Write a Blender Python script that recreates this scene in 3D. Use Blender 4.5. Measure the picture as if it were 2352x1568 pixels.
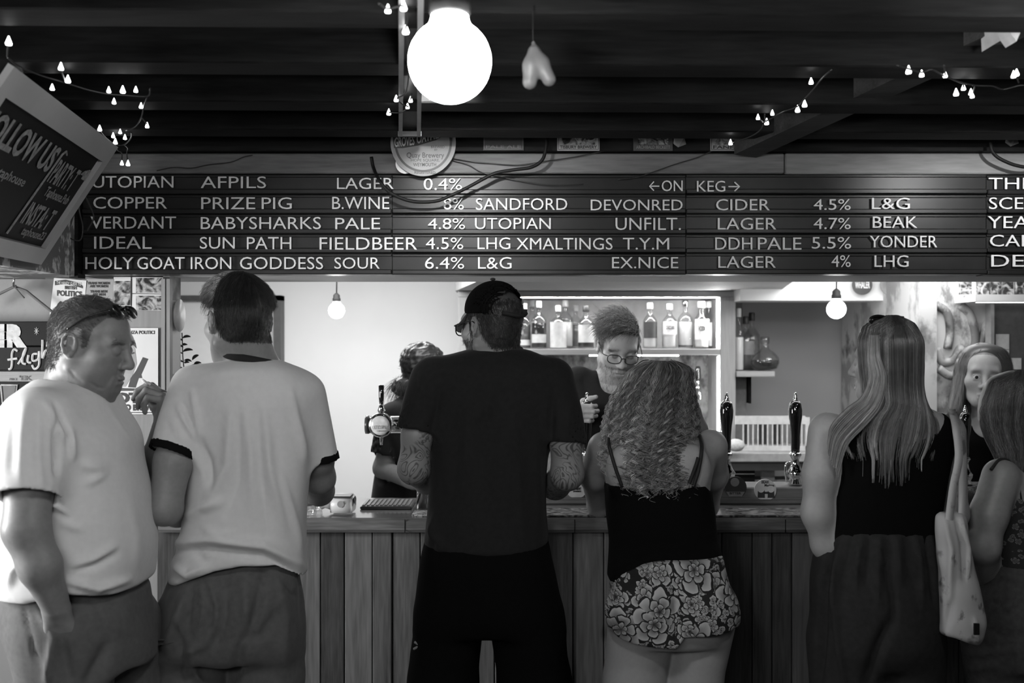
import bpy, math, random
import numpy as np
from mathutils import Vector, Matrix

random.seed(7)
RNG = np.random.default_rng(11)
for o in list(bpy.data.objects): bpy.data.objects.remove(o, do_unlink=True)
SC = bpy.context.scene
COL = SC.collection
PI = math.pi

# ------------------------------------------------------------------ camera, exposure, world, large lights
CAMZ = 1.68
FPX = 2352 * 35.0 / 36.0
cam = bpy.data.cameras.new('camera'); cam.lens = 35; cam.sensor_width = 36
cam.clip_start = .05; cam.clip_end = 60
cam.dof.use_dof = True; cam.dof.focus_distance = 3.25; cam.dof.aperture_fstop = 3.2
camo = bpy.data.objects.new('camera', cam); COL.objects.link(camo)
camo.location = (0, 0, CAMZ); camo.rotation_euler = (PI / 2, 0, 0)
SC.camera = camo
SC.view_settings.view_transform = 'Standard'
SC.view_settings.look = 'None'
SC.view_settings.exposure = 0.0
SC.view_settings.gamma = 1.0
SC.view_settings.use_curve_mapping = False
W = bpy.data.worlds.new('world'); SC.world = W; W.use_nodes = True
W.node_tree.nodes['Background'].inputs[0].default_value = (1, 1, 1, 1)
W.node_tree.nodes['Background'].inputs[1].default_value = 0.012
try:
    SC.cycles.max_bounces = 6; SC.cycles.diffuse_bounces = 3; SC.cycles.glossy_bounces = 3
    SC.cycles.transmission_bounces = 6; SC.cycles.transparent_max_bounces = 8
    SC.cycles.caustics_reflective = False; SC.cycles.caustics_refractive = False
    SC.cycles.sample_clamp_indirect = 4.0
except Exception: pass

def area(name, loc, target, sx, sy, power, spread=180):
    l = bpy.data.lights.new(name, 'AREA'); l.shape = 'RECTANGLE'; l.size = sx; l.size_y = sy
    l.energy = power; l.spread = math.radians(spread)
    o = bpy.data.objects.new(name, l); COL.objects.link(o); o.location = loc
    o.rotation_euler = (Vector(target) - Vector(loc)).to_track_quat('-Z', 'Y').to_euler()
    return o
# daylight through the window in the left wall of the front room
area('window_daylight', (-2.88, 2.15, 1.60), (-.2, 2.75, 1.15), .8, 1.0, 64, 150)
# added fill light over the front room, behind the camera
area('front_fill', (-1.0, -.7, 2.30), (-.5, 3.2, 1.45), 2.2, .5, 27, 160)
# added unseen ceiling fill that brightens the walls behind the bar
area('service_fill', (-1.0, 5.1, 2.19), (-1.0, 5.5, 0), 1.3, .9, 52)
area('service_fill', (1.95, 5.0, 2.19), (1.95, 5.6, 0), .9, .5, 14)

# added fill hidden behind the header, brightening the bar staff and back shelf
area('bar_fill', (.7, 4.06, 2.12), (.7, 4.75, 1.2), 2.6, .12, 15, 160)

# ------------------------------------------------------------------ helpers
def P(px, py, D): return np.array([(px - 1176) / FPX * D, D, CAMZ - (py - 784) / FPX * D])
def X(px, D): return (px - 1176) / FPX * D
def Z(py, D): return CAMZ - (py - 784) / FPX * D
def V3(*a): return np.array(a, float)
def nrm(v): v = np.asarray(v, float); return v / (np.linalg.norm(v) + 1e-12)

def tag(o, label=None, cat=None, group=None, kind=None):
    if label: o['label'] = label
    if cat: o['category'] = cat
    if group: o['group'] = group
    if kind: o['kind'] = kind
    return o
ROOT = {}
def link(o, parent=None):
    COL.objects.link(o)
    if parent is not None: o.parent = parent; ROOT[o.name] = ROOT[parent.name]
    return o
def thing(name, label, cat, loc=(0, 0, 0), group=None):
    o = bpy.data.objects.new(name, None); o.empty_display_size = .05
    link(o); o.location = loc; ROOT[o.name] = np.array(loc, float)
    return tag(o, label, cat, group)
def mesh_obj(name, V, Fs, mat, parent=None, smooth=True, tint=None, top=None):
    """links one mesh; V is in world space, brought into the parent thing's space"""
    V = np.asarray(V, np.float32)
    if parent is not None: V = V - ROOT[parent.name].astype(np.float32)
    elif top is not None: V = V - np.asarray(top, np.float32)
    me = bpy.data.meshes.new(name)
    if isinstance(Fs, np.ndarray):
        n, k = Fs.shape
        me.vertices.add(len(V)); me.vertices.foreach_set('co', V.ravel())
        me.loops.add(n * k); me.loops.foreach_set('vertex_index', Fs.astype(np.int32).ravel())
        me.polygons.add(n); me.polygons.foreach_set('loop_start', np.arange(0, n * k, k, dtype=np.int32))
        try: me.polygons.foreach_set('loop_total', np.full(n, k, np.int32))
        except Exception: pass
        me.update(calc_edges=True)
    else:
        me.from_pydata([tuple(map(float, v)) for v in V], [], Fs)
    me.validate()
    me.polygons.foreach_set('use_smooth', np.full(len(me.polygons), bool(smooth)))
    if tint is not None:
        a = me.attributes.new('tint', 'FLOAT', 'POINT'); a.data.foreach_set('value', np.asarray(tint, np.float32))
    for m in (mat if isinstance(mat, (list, tuple)) else [mat]): me.materials.append(m)
    o = bpy.data.objects.new(name, me); link(o, parent)
    if parent is None:
        ROOT[o.name] = np.zeros(3) if top is None else np.asarray(top, float)
        if top is not None: o.location = tuple(top)
    return o
def copy_tree(o, parent=None):
    c = o.copy(); COL.objects.link(c); c.parent = parent
    ROOT[c.name] = ROOT[parent.name] if parent is not None else ROOT[o.name]
    for ch in list(o.children): copy_tree(ch, c)
    return c

class MB:
    def __init__(s): s.v = []; s.f = []
    def add(s, vs, fs):
        n = len(s.v); s.v += [tuple(map(float, v)) for v in vs]; s.f += [tuple(i + n for i in f) for f in fs]; return s
    def box(s, a, b, bev=0):
        x0, y0, z0 = np.minimum(a, b); x1, y1, z1 = np.maximum(a, b)
        if bev <= 0:
            return s.add([(x0,y0,z0),(x1,y0,z0),(x1,y1,z0),(x0,y1,z0),(x0,y0,z1),(x1,y0,z1),(x1,y1,z1),(x0,y1,z1)],
                  [(0,3,2,1),(4,5,6,7),(0,1,5,4),(1,2,6,5),(2,3,7,6),(3,0,4,7)])
        b_ = min(bev, (x1-x0)*.49, (y1-y0)*.49, (z1-z0)*.49)
        vs = []; rings = [(z0, b_), (z0 + b_, 0), (z1 - b_, 0), (z1, b_)]
        for z, i in rings:
            X0, X1, Y0, Y1 = x0 + i, x1 - i, y0 + i, y1 - i
            vs += [(X0+b_,Y0,z),(X1-b_,Y0,z),(X1,Y0+b_,z),(X1,Y1-b_,z),(X1-b_,Y1,z),(X0+b_,Y1,z),(X0,Y1-b_,z),(X0,Y0+b_,z)]
        fs = [tuple(range(7, -1, -1)), tuple(range(24, 32))]
        for r in range(3):
            for k in range(8): a_, c_ = r*8+k, r*8+(k+1) % 8; fs.append((a_, c_, c_+8, a_+8))
        return s.add(vs, fs)
    def lathe(s, prof, c=(0,0,0), n=24, axis=(0,0,1)):
        """prof: (radius, height) pairs"""
        ax = nrm(axis); u = nrm(np.cross(ax, (0,1,0) if abs(ax[1]) < .9 else (1,0,0))); w = np.cross(ax, u); c = np.array(c, float)
        vs = []; fs = []
        for r, h in prof:
            for k in range(n):
                t = 2*PI*k/n; vs.append(c + ax*h + (u*math.cos(t) + w*math.sin(t))*max(r, 1e-5))
        for i in range(len(prof)-1):
            for k in range(n): fs.append((i*n+k, i*n+(k+1) % n, (i+1)*n+(k+1) % n, (i+1)*n+k))
        fs.append(tuple(range(n-1, -1, -1))); fs.append(tuple((len(prof)-1)*n+k for k in range(n)))
        return s.add(vs, fs)
    def tube(s, pts, r, n=8, closed=False):
        pts = np.array(pts, float); N = len(pts)
        rr = np.full(N, r) if np.isscalar(r) else np.array(r, float)
        t = np.gradient(pts, axis=0)
        if closed: t[0] = pts[1]-pts[-1]; t[-1] = pts[0]-pts[-2]
        vs = []; u = None
        for i in range(N):
            ti = nrm(t[i])
            if u is None: u = nrm(np.cross(ti, (0,0,1) if abs(ti[2]) < .9 else (1,0,0)))
            u = nrm(u - ti*np.dot(u, ti)); w = np.cross(ti, u)
            for k in range(n): a = 2*PI*k/n; vs.append(pts[i] + (u*math.cos(a)+w*math.sin(a))*rr[i])
        fs = [(i*n+k, i*n+(k+1) % n, (i+1)*n+(k+1) % n, (i+1)*n+k) for i in range(N-1) for k in range(n)]
        if closed: fs += [((N-1)*n+k, (N-1)*n+(k+1) % n, (k+1) % n, k) for k in range(n)]
        else: fs += [tuple(range(n-1, -1, -1)), tuple((N-1)*n+k for k in range(n))]
        return s.add(vs, fs)
    def prism(s, poly, dvec):
        """flat polygon (3-D points) pushed along dvec"""
        poly = [np.array(p, float) for p in poly]; n = len(poly); d = np.array(dvec, float)
        return s.add(poly + [p+d for p in poly], [tuple(range(n-1, -1, -1)), tuple(range(n, 2*n))] + [(k, (k+1) % n, n+(k+1) % n, n+k) for k in range(n)])
    def pbox(s, x0, y0, x1, y1, D0, D1, bev=0):
        """front face fills a photograph rectangle at depth D0, straight back to D1"""
        return s.box((X(x0, D0), D0, Z(y0, D0)), (X(x1, D0), D1, Z(y1, D0)), bev)
    def blob(s, c, r, n=10, m=6):
        rr = np.array([r]*3 if np.isscalar(r) else r); c = np.array(c, float); vs = []; fs = []
        for i in range(m+1):
            a = PI*i/m
            for k in range(n): t = 2*PI*k/n; vs.append(c + rr*np.array([math.sin(a)*math.cos(t), math.sin(a)*math.sin(t), math.cos(a)]))
        for i in range(m):
            for k in range(n): fs.append((i*n+k, (i+1)*n+k, (i+1)*n+(k+1) % n, i*n+(k+1) % n))
        return s.add(vs, fs)
    def build(s, name, mat, parent=None, smooth=False, top=None):
        return mesh_obj(name, s.v, s.f, mat, parent, smooth, top=top)
def spline(pts, n=8):
    """Catmull-Rom through the points"""
    p = np.array(pts, float); p = np.vstack([2*p[0]-p[1], p, 2*p[-1]-p[-2]]); out = []
    for i in range(1, len(p)-2):
        for t in np.linspace(0, 1, n, endpoint=False):
            out.append(.5*((2*p[i]) + (-p[i-1]+p[i+1])*t + (2*p[i-1]-5*p[i]+4*p[i+1]-p[i+2])*t*t + (-p[i-1]+3*p[i]-3*p[i+1]+p[i+2])*t**3))
    out.append(p[-2]); return np.array(out)

_TXT = {}
def text_mesh(s, bold=0.0, ext=0.0, res=3):
    """unit text mesh: verts in x,y with the bounding box scaled to 0..1 x 0..1; z 0..1 is the thickness"""
    key = (s, bold, ext)
    if key not in _TXT:
        cu = bpy.data.curves.new('lettering', 'FONT'); cu.body = s; cu.resolution_u = res; cu.offset = bold; cu.extrude = ext
        cu.align_x = 'CENTER'
        ob = bpy.data.objects.new('lettering', cu); COL.objects.link(ob)
        dg = bpy.context.evaluated_depsgraph_get(); me = ob.evaluated_get(dg).to_mesh()
        vs = np.array([v.co[:] for v in me.vertices], float); fs = [tuple(p.vertices) for p in me.polygons]
        ob.evaluated_get(dg).to_mesh_clear(); bpy.data.objects.remove(ob); bpy.data.curves.remove(cu)
        lo, hi = vs.min(0), vs.max(0); vs[:, :2] = (vs[:, :2]-lo[:2])/np.maximum(hi[:2]-lo[:2], 1e-6)
        if ext > 0: vs[:, 2] = (vs[:, 2]-lo[2])/(hi[2]-lo[2])
        _TXT[key] = (vs, fs)
    return _TXT[key]
def text_on(mb, s, o, u, v, n, bold=0.0, thick=0.0):
    """text filling the parallelogram o + a*u + b*v, standing off along n by thick"""
    vs, fs = text_mesh(s, bold, .02 if thick > 0 else 0)
    o, u, v, n = (np.array(q, float) for q in (o, u, v, n))
    mb.add([o + p[0]*u + p[1]*v + n*(p[2]*thick if thick > 0 else 0) for p in vs], fs)
def ptext(mb, s, x0, y0, x1, y1, D, bold=0.0, thick=0.0, slant=0):
    """text filling the photograph rectangle on a plane at depth D"""
    o = P(x0, y1, D); u = P(x1, y1 + slant, D) - o; v = P(x0, y0, D) - o
    text_on(mb, s, o, u, v, (0, -1, 0), bold, thick)

# ------------------------------------------------------------------ materials
_M = {}
def nt(name):
    m = bpy.data.materials.new(name); m.use_nodes = True
    b = m.node_tree.nodes['Principled BSDF']; return m, m.node_tree.nodes, m.node_tree.links, b
def g4(v): return (v, v, v, 1)
def plain(name, v, rough=.6, metal=0, spec=.5, var=.15, scale=30, bump=0.0, coat=0):
    if name in _M: return _M[name]
    m, N, L, b = nt(name); b.inputs['Roughness'].default_value = rough; b.inputs['Metallic'].default_value = metal
    b.inputs['Specular IOR Level'].default_value = spec; b.inputs['Coat Weight'].default_value = coat
    tc = N.new('ShaderNodeTexCoord'); no = N.new('ShaderNodeTexNoise'); no.inputs['Scale'].default_value = scale; no.inputs['Detail'].default_value = 5
    mr = N.new('ShaderNodeMapRange'); mr.inputs[1].default_value = .25; mr.inputs[2].default_value = .75
    mr.inputs[3].default_value = v*(1-var); mr.inputs[4].default_value = v*(1+var)
    L.new(tc.outputs['Object'], no.inputs['Vector']); L.new(no.outputs['Fac'], mr.inputs[0]); L.new(mr.outputs[0], b.inputs['Base Color'])
    if bump:
        bp = N.new('ShaderNodeBump'); bp.inputs['Strength'].default_value = bump; bp.inputs['Distance'].default_value = .004
        L.new(no.outputs['Fac'], bp.inputs['Height']); L.new(bp.outputs[0], b.inputs['Normal'])
    _M[name] = m; return m
def emit(name, v):
    if name in _M: return _M[name]
    m, N, L, b = nt(name); e = N.new('ShaderNodeEmission'); e.inputs[0].default_value = g4(1); e.inputs[1].default_value = v
    L.new(e.outputs[0], N['Material Output'].inputs[0]); _M[name] = m; return m
def glass(name, v=.95, rough=.03, ior=1.45):
    """thin clear glass: mostly see-through, mirror-like at grazing angles"""
    if name in _M: return _M[name]
    m, N, L, b = nt(name); N.remove(b)
    tr = N.new('ShaderNodeBsdfTransparent'); tr.inputs[0].default_value = g4(v*.97); gl = N.new('ShaderNodeBsdfGlossy'); gl.inputs['Roughness'].default_value = rough
    fr = N.new('ShaderNodeLayerWeight'); fr.inputs['Blend'].default_value = .25; mr = N.new('ShaderNodeMapRange'); mr.inputs[3].default_value = .05; mr.inputs[4].default_value = .55
    L.new(fr.outputs['Facing'], mr.inputs[0]); mx = N.new('ShaderNodeMixShader'); L.new(mr.outputs[0], mx.inputs[0]); L.new(tr.outputs[0], mx.inputs[1]); L.new(gl.outputs[0], mx.inputs[2])
    L.new(mx.outputs[0], N['Material Output'].inputs[0]); _M[name] = m; return m
def wood(name, v0, v1, axis=2, scale=1.0, rough=.5, knots=True, coat=0, stretch=14, bump=.12, spec=.5):
    """grain running along the axis, knots, and a different tone from board to board (attribute-free: by position)"""
    if name in _M: return _M[name]
    m, N, L, b = nt(name); b.inputs['Roughness'].default_value = rough; b.inputs['Coat Weight'].default_value = coat; b.inputs['Coat Roughness'].default_value = .12; b.inputs['Specular IOR Level'].default_value = spec
    tc = N.new('ShaderNodeTexCoord'); mp = N.new('ShaderNodeMapping'); sc = [stretch*scale]*3; sc[axis] = 1.0*scale
    mp.inputs['Scale'].default_value = sc; L.new(tc.outputs['Object'], mp.inputs['Vector'])
    no = N.new('ShaderNodeTexNoise'); no.inputs['Scale'].default_value = 1.6; no.inputs['Detail'].default_value = 6; no.inputs['Distortion'].default_value = .6
    L.new(mp.outputs[0], no.inputs['Vector'])
    wv = N.new('ShaderNodeTexNoise'); wv.inputs['Scale'].default_value = 9; wv.inputs['Detail'].default_value = 2; L.new(mp.outputs[0], wv.inputs['Vector'])
    mx = N.new('ShaderNodeMath'); mx.operation = 'MULTIPLY_ADD'; mx.inputs[1].default_value = .45; L.new(wv.outputs['Fac'], mx.inputs[0])
    m2 = N.new('ShaderNodeMath'); m2.operation = 'MULTIPLY'; m2.inputs[1].default_value = .55; L.new(no.outputs['Fac'], m2.inputs[0]); L.new(m2.outputs[0], mx.inputs[2])
    mr = N.new('ShaderNodeMapRange'); mr.inputs[1].default_value = .33; mr.inputs[2].default_value = .67; mr.inputs[3].default_value = v0; mr.inputs[4].default_value = v1
    L.new(mx.outputs[0], mr.inputs[0]); out = mr.outputs[0]
    if knots:
        mk = N.new('ShaderNodeMapping'); ks = [9.0]*3; ks[axis] = 3.2; mk.inputs['Scale'].default_value = ks; L.new(tc.outputs['Object'], mk.inputs['Vector'])
        vo = N.new('ShaderNodeTexVoronoi'); vo.inputs['Scale'].default_value = 1; vo.inputs['Randomness'].default_value = 1; L.new(mk.outputs[0], vo.inputs['Vector'])
        kr = N.new('ShaderNodeMapRange'); kr.inputs[1].default_value = .05; kr.inputs[2].default_value = .13; kr.inputs[3].default_value = .25; kr.inputs[4].default_value = 1
        L.new(vo.outputs['Distance'], kr.inputs[0]); mm = N.new('ShaderNodeMath'); mm.operation = 'MULTIPLY'; L.new(out, mm.inputs[0]); L.new(kr.outputs[0], mm.inputs[1]); out = mm.outputs[0]
    L.new(out, b.inputs['Base Color'])
    bp = N.new('ShaderNodeBump'); bp.inputs['Strength'].default_value = bump; bp.inputs['Distance'].default_value = .003
    L.new(mx.outputs[0], bp.inputs['Height']); L.new(bp.outputs[0], b.inputs['Normal']); _M[name] = m; return m
def peeling(name, lo, mid, hi, scale=6, thr=.5, sharp=.03, dirt=.5):
    """old paint flaking off in patches over a darker coat"""
    if name in _M: return _M[name]
    m, N, L, b = nt(name); b.inputs['Roughness'].default_value = .75
    tc = N.new('ShaderNodeTexCoord')
    mp = N.new('ShaderNodeMapping'); mp.inputs['Scale'].default_value = (1, 1, .6); L.new(tc.outputs['Object'], mp.inputs['Vector'])
    a = N.new('ShaderNodeTexNoise'); a.inputs['Scale'].default_value = scale; a.inputs['Detail'].default_value = 8; a.inputs['Roughness'].default_value = .62; L.new(mp.outputs[0], a.inputs['Vector'])
    c = N.new('ShaderNodeTexNoise'); c.inputs['Scale'].default_value = scale*.6; c.inputs['Detail'].default_value = 7; L.new(tc.outputs['Object'], c.inputs['Vector'])
    r1 = N.new('ShaderNodeMapRange'); r1.inputs[1].default_value = thr-sharp; r1.inputs[2].default_value = thr+sharp; r1.inputs[3].default_value = mid; r1.inputs[4].default_value = hi; L.new(a.outputs['Fac'], r1.inputs[0])
    r2 = N.new('ShaderNodeMapRange'); r2.inputs[1].default_value = .6; r2.inputs[2].default_value = .66; r2.inputs[3].default_value = 1; r2.inputs[4].default_value = lo/max(mid, 1e-3); L.new(c.outputs['Fac'], r2.inputs[0])
    mm = N.new('ShaderNodeMath'); mm.operation = 'MULTIPLY'; L.new(r1.outputs[0], mm.inputs[0]); L.new(r2.outputs[0], mm.inputs[1]); L.new(mm.outputs[0], b.inputs['Base Color'])
    bp = N.new('ShaderNodeBump'); bp.inputs['Strength'].default_value = .5; bp.inputs['Distance'].default_value = .006; L.new(r1.outputs[0], bp.inputs['Height']); L.new(bp.outputs[0], b.inputs['Normal'])
    _M[name] = m; return m
def photo_print(name, seed, lo=.02, hi=.6, scale=26):
    """a black and white snapshot: soft dark and light shapes"""
    if name in _M: return _M[name]
    m, N, L, b = nt(name); b.inputs['Roughness'].default_value = .3
    tc = N.new('ShaderNodeTexCoord'); mp = N.new('ShaderNodeMapping'); mp.inputs['Location'].default_value = (seed*3.1, 0, seed); L.new(tc.outputs['Object'], mp.inputs['Vector'])
    a = N.new('ShaderNodeTexNoise'); a.inputs['Scale'].default_value = scale; a.inputs['Detail'].default_value = 4; a.inputs['Distortion'].default_value = 1.2; L.new(mp.outputs[0], a.inputs['Vector'])
    r = N.new('ShaderNodeMapRange'); r.inputs[1].default_value = .42; r.inputs[2].default_value = .62; r.inputs[3].default_value = lo; r.inputs[4].default_value = hi; L.new(a.outputs['Fac'], r.inputs[0])
    L.new(r.outputs[0], b.inputs['Base Color']); _M[name] = m; return m
def tinted(name, v, rough=.55, spec=.4, sss=0, noise=.1, nscale=60, bump=.05, sheen=0, weave=0):
    """base grey times the 'tint' stored on the vertices (lips, brows, stubble, hair streaks, trims)"""
    if name in _M: return _M[name]
    m, N, L, b = nt(name); b.inputs['Roughness'].default_value = rough; b.inputs['Specular IOR Level'].default_value = spec
    b.inputs['Sheen Weight'].default_value = sheen
    if sss: b.inputs['Subsurface Weight'].default_value = sss; b.inputs['Subsurface Radius'].default_value = (.006, .006, .006); b.inputs['Subsurface Scale'].default_value = 1
    at = N.new('ShaderNodeAttribute'); at.attribute_name = 'tint'
    tc = N.new('ShaderNodeTexCoord'); no = N.new('ShaderNodeTexNoise'); no.inputs['Scale'].default_value = nscale; no.inputs['Detail'].default_value = 6; L.new(tc.outputs['Object'], no.inputs['Vector'])
    mr = N.new('ShaderNodeMapRange'); mr.inputs[1].default_value = .3; mr.inputs[2].default_value = .7; mr.inputs[3].default_value = v*(1-noise); mr.inputs[4].default_value = v*(1+noise); L.new(no.outputs['Fac'], mr.inputs[0])
    mm = N.new('ShaderNodeMath'); mm.operation = 'MULTIPLY'; L.new(at.outputs['Fac'], mm.inputs[0]); L.new(mr.outputs[0], mm.inputs[1]); L.new(mm.outputs[0], b.inputs['Base Color'])
    hsrc = no.outputs['Fac']
    if weave:
        n2 = N.new('ShaderNodeTexNoise'); n2.inputs['Scale'].default_value = weave; n2.inputs['Detail'].default_value = 1; L.new(tc.outputs['Object'], n2.inputs['Vector']); hsrc = n2.outputs['Fac']
    bp = N.new('ShaderNodeBump'); bp.inputs['Strength'].default_value = bump; bp.inputs['Distance'].default_value = .002
    L.new(hsrc, bp.inputs['Height']); L.new(bp.outputs[0], b.inputs['Normal']); _M[name] = m; return m
# ------------------------------------------------------------------ the setting
def struct(name, mb, m, smooth=False, top=None):
    return tag(mb.build(name, m, None, smooth, top), kind='structure')
BLACKWOOD = wood('black_stained_timber', .004, .018, 0, 1.0, .6, False, stretch=10, spec=.12)
BEIGE = wood('bare_timber', .10, .20, 0, 1.2, .65, True, stretch=10)
PLANK = wood('pine_boarding', .042, .125, 2, 1.0, .45, True)
PLANKB = wood('darker_pine_boarding', .024, .075, 2, 1.3, .45, True)
PLANKC = wood('pale_pine_boarding', .075, .18, 2, .8, .45, True)
COUNTERW = wood('varnished_counter_wood', .10, .24, 0, 1.0, .16, True, coat=.6, stretch=12, bump=.04)
PALEWOOD = wood('pale_plywood', .30, .40, 2, .7, .55, False, bump=.05)
WHITE = plain('white_painted_plaster', .82, .7, var=.03, scale=3)
GREYWALL = plain('grey_painted_wall', .34, .7, var=.04, scale=2)
PAPERW = plain('white_paper', .72, .6, var=.04, scale=12)
PAPERG = plain('grey_paper', .34, .6, var=.05, scale=12)
INK = plain('black_ink', .018, .5, var=.2)
BLACK = plain('matt_black_paint', .007, .5, var=.25, scale=9, spec=.12)
CHALK = plain('chalk_white', .55, .8, var=.25, scale=60)
CHALKG = plain('chalk_grey', .26, .8, var=.4, scale=80)
STEEL = plain('polished_steel', .72, .12, 1.0, var=.03)
CHROME = plain('chrome', .85, .05, 1.0, var=.01)
BLKPLASTIC = plain('black_plastic', .02, .3, var=.1)
GLOSSBLK = plain('gloss_black_lacquer', .008, .06, spec=.8, var=.1, coat=1)
WHITEPL = plain('white_plastic', .7, .35, var=.02)

JB = 2.35                                        # underside of the joists
struct('floor', MB().box((-3, -3, -.1), (4.2, 7.2, 0)), wood('dark_floorboards', .05, .10, 1, 1, .5, False))
struct('ceiling', MB().box((-3, -3, 2.56), (4.2, 3.6, 2.62)), BLACKWOOD)
struct('ceiling_service', MB().box((-3, 3.98, 2.22), (4.2, 7.2, 2.3)), WHITE)
w = MB(); w.box((-3.1, -3, 0), (-3, 1.5, 2.6)).box((-3.1, 2.8, 0), (-3, 7.2, 2.6)).box((-3.1, 1.5, 0), (-3, 2.8, .95)).box((-3.1, 1.5, 2.3), (-3, 2.8, 2.6))
struct('wall_left', w, GREYWALL)
struct('wall_right', MB().box((4.2, -3, 0), (4.3, 7.2, 2.6)), GREYWALL)
w = MB(); w.box((-3, -3.1, 0), (-2.4, -3, 2.6)).box((.8, -3.1, 0), (4.2, -3, 2.6)).box((-2.4, -3.1, 2.45), (.8, -3, 2.6)).box((-2.4, -3.1, 0), (.8, -3, .75))
struct('wall_front', w, GREYWALL)
w1 = MB(); w1.box((-3.08, 1.5, .95), (-3.02, 1.58, 2.3)).box((-3.08, 2.72, .95), (-3.02, 2.8, 2.3)).box((-3.08, 1.5, .95), (-3.02, 2.8, 1.03)).box((-3.08, 1.5, 2.22), (-3.02, 2.8, 2.3)).box((-3.08, 2.12, .95), (-3.02, 2.18, 2.3))
struct('window_1', w1, WHITE)
w2 = MB(); w2.box((-2.4, -3.08, .75), (.8, -3.02, .83)).box((-2.4, -3.08, 2.37), (.8, -3.02, 2.45))
for x in (-2.4, -1.35, -.3, .72): w2.box((x, -3.08, .75), (x+.08, -3.02, 2.45))
struct('window_2', w2, WHITE)
struct('wall_back', MB().box((-3, 6.4, 0), (4.2, 6.5, 2.3)), WHITE)
struct('wall_back_grey', MB().box((1.2, 6.34, 0), (4.2, 6.398, 1.99)), GREYWALL)

# ceiling joists across the room, turned a little to the picture
for y in (-1.2, -.4, .38, 1.2, 1.61, 2.03, 2.41, 2.80, 3.17):
    h = .055
    o = MB(); a = 0.018
    o.box((-2.98, y, JB), (4.18, y+2*h, JB+.21), .004)
    j = struct('ceiling_beam', o, BLACKWOOD, top=(0, y+h, JB)); j.rotation_euler = (0, 0, .022)
struct('ceiling_beam', MB().box((-2.98, 3.44, Z(346, 3.44)), (4.18, 3.58, 2.56)), BLACKWOOD)
# diagonal timber running from the right up to the letter board, tucked up between the joists
a, b = P(2420, 35, 2.25), P(1712, 368, 3.44); a[2] = 2.46; b[2] = 2.36
db = MB(); wv = V3(.045, .03, 0); hv = V3(0, 0, .04)
db.add([a-wv-hv, a+wv-hv, b+wv-hv, b-wv-hv, a-wv+hv, a+wv+hv, b+wv+hv, b-wv+hv], [(0,1,2,3),(7,6,5,4),(0,4,5,1),(1,5,6,2),(2,6,7,3),(3,7,4,0)])
struct('ceiling_brace', db, wood('dark_brace_timber', .02, .06, 0, 1, .6, False))
# header over the bar opening
HZ = Z(630, 3.52)
struct('wall_header', MB().box((-1.56, 3.56, HZ), (4.18, 3.96, 2.56)), plain('header_paint', .75, .7, var=.05, scale=4))
struct('trim_1', MB().box((-1.56, 3.47, Z(398, 3.47)), (.95, 3.56, Z(352, 3.47)), .004), BEIGE)
struct('trim_2', MB().box((.953, 3.475, Z(399, 3.47)), (4.18, 3.56, Z(351, 3.47)), .004), wood('bare_timber_grey', .16, .25, 0, 1.5, .65, True, stretch=8))
# old paint bulkhead at the left, and the panelled wall below it
FLAKE = peeling('flaking_paint', .05, .16, .62, 9, .52, .02)
struct('wall_bulkhead', MB().box((-2.98, 2.3, 1.905), (-1.512, 3.52, 2.56)), FLAKE)
struct('wall_panel', MB().box((-2.98, 3.6, 0), (-1.262, 3.72, 1.905)), peeling('scuffed_panel_paint', .08, .24, .30, 3.2, .5, .05))
wp = MB().box((X(188, 3.585), 3.585, 0), (X(386, 3.585), 3.6, Z(640, 3.585)))
struct('wall_plywood', wp, wood('plywood_panel', .20, .27, 2, .8, .5, False, bump=.04))
struct('trim_3', MB().pbox(370, 640, 379, 1200, 3.57, 3.6).pbox(382, 640, 390, 1200, 3.57, 3.6), wood('edge_trim', .22, .32, 2, 1, .5, False))
jm = MB().box((-1.262, 3.6, 1.0), (-1.238, 3.72, HZ)); struct('trim_4', jm, peeling('worn_jamb_paint', .2, .42, .72, 7, .47, .05))
struct('trim_5', MB().box((-1.53, 3.44, 1.90), (-1.5, 3.5, 2.28)), BLACKWOOD)
# rear left: doorway frame in the white wall
struct('door_1', MB().pbox(628, 678, 645, 1300, 6.3, 6.4).pbox(380, 678, 645, 690, 6.3, 6.4), plain('dark_door_frame', .09, .5))
struct('wall_recess', MB().pbox(380, 690, 628, 1300, 6.36, 6.395), plain('white_tiles', .85, .4, var=.02))
# rear right: white bulkhead, old peeling wall coming forward
struct('trim_6', MB().box((X(1700, 5.6), 5.6, Z(690, 5.6)), (X(2112, 5.6), 5.9, 2.22)), WHITE)
struct('wall_right_return', MB().box((X(2112, 5.1), 5.1, 0), (X(2152, 5.1), 6.3, 2.22)), peeling('flaking_pillar', .08, .26, .48, 6, .47, .05))
struct('wall_old_plaster', MB().box((X(2152, 5.1), 5.14, 0), (4.18, 5.3, 2.22)), peeling('old_plaster', .06, .20, .62, 3.2, .51, .03))
# dropped soffit over the back shelf
SZ = 1.974
struct('ceiling_soffit', MB().add([(-.175, 4.9, SZ), (1.38, 4.9, SZ), (1.56, 5.8, SZ), (1.56, 6.4, SZ), (-.33, 6.4, SZ), (-.33, 5.8, SZ), (-.175, 4.9, 2.25), (1.38, 4.9, 2.25), (1.56, 5.8, 2.25), (1.56, 6.4, 2.25), (-.33, 6.4, 2.25), (-.33, 5.8, 2.25)],
   [(5,4,3,2,1,0), (6,7,8,9,10,11), (0,1,7,6), (1,2,8,7), (2,3,9,8), (3,4,10,9), (4,5,11,10), (5,0,6,11)]), plain('soffit_paint', .5, .7, var=.03))

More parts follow.
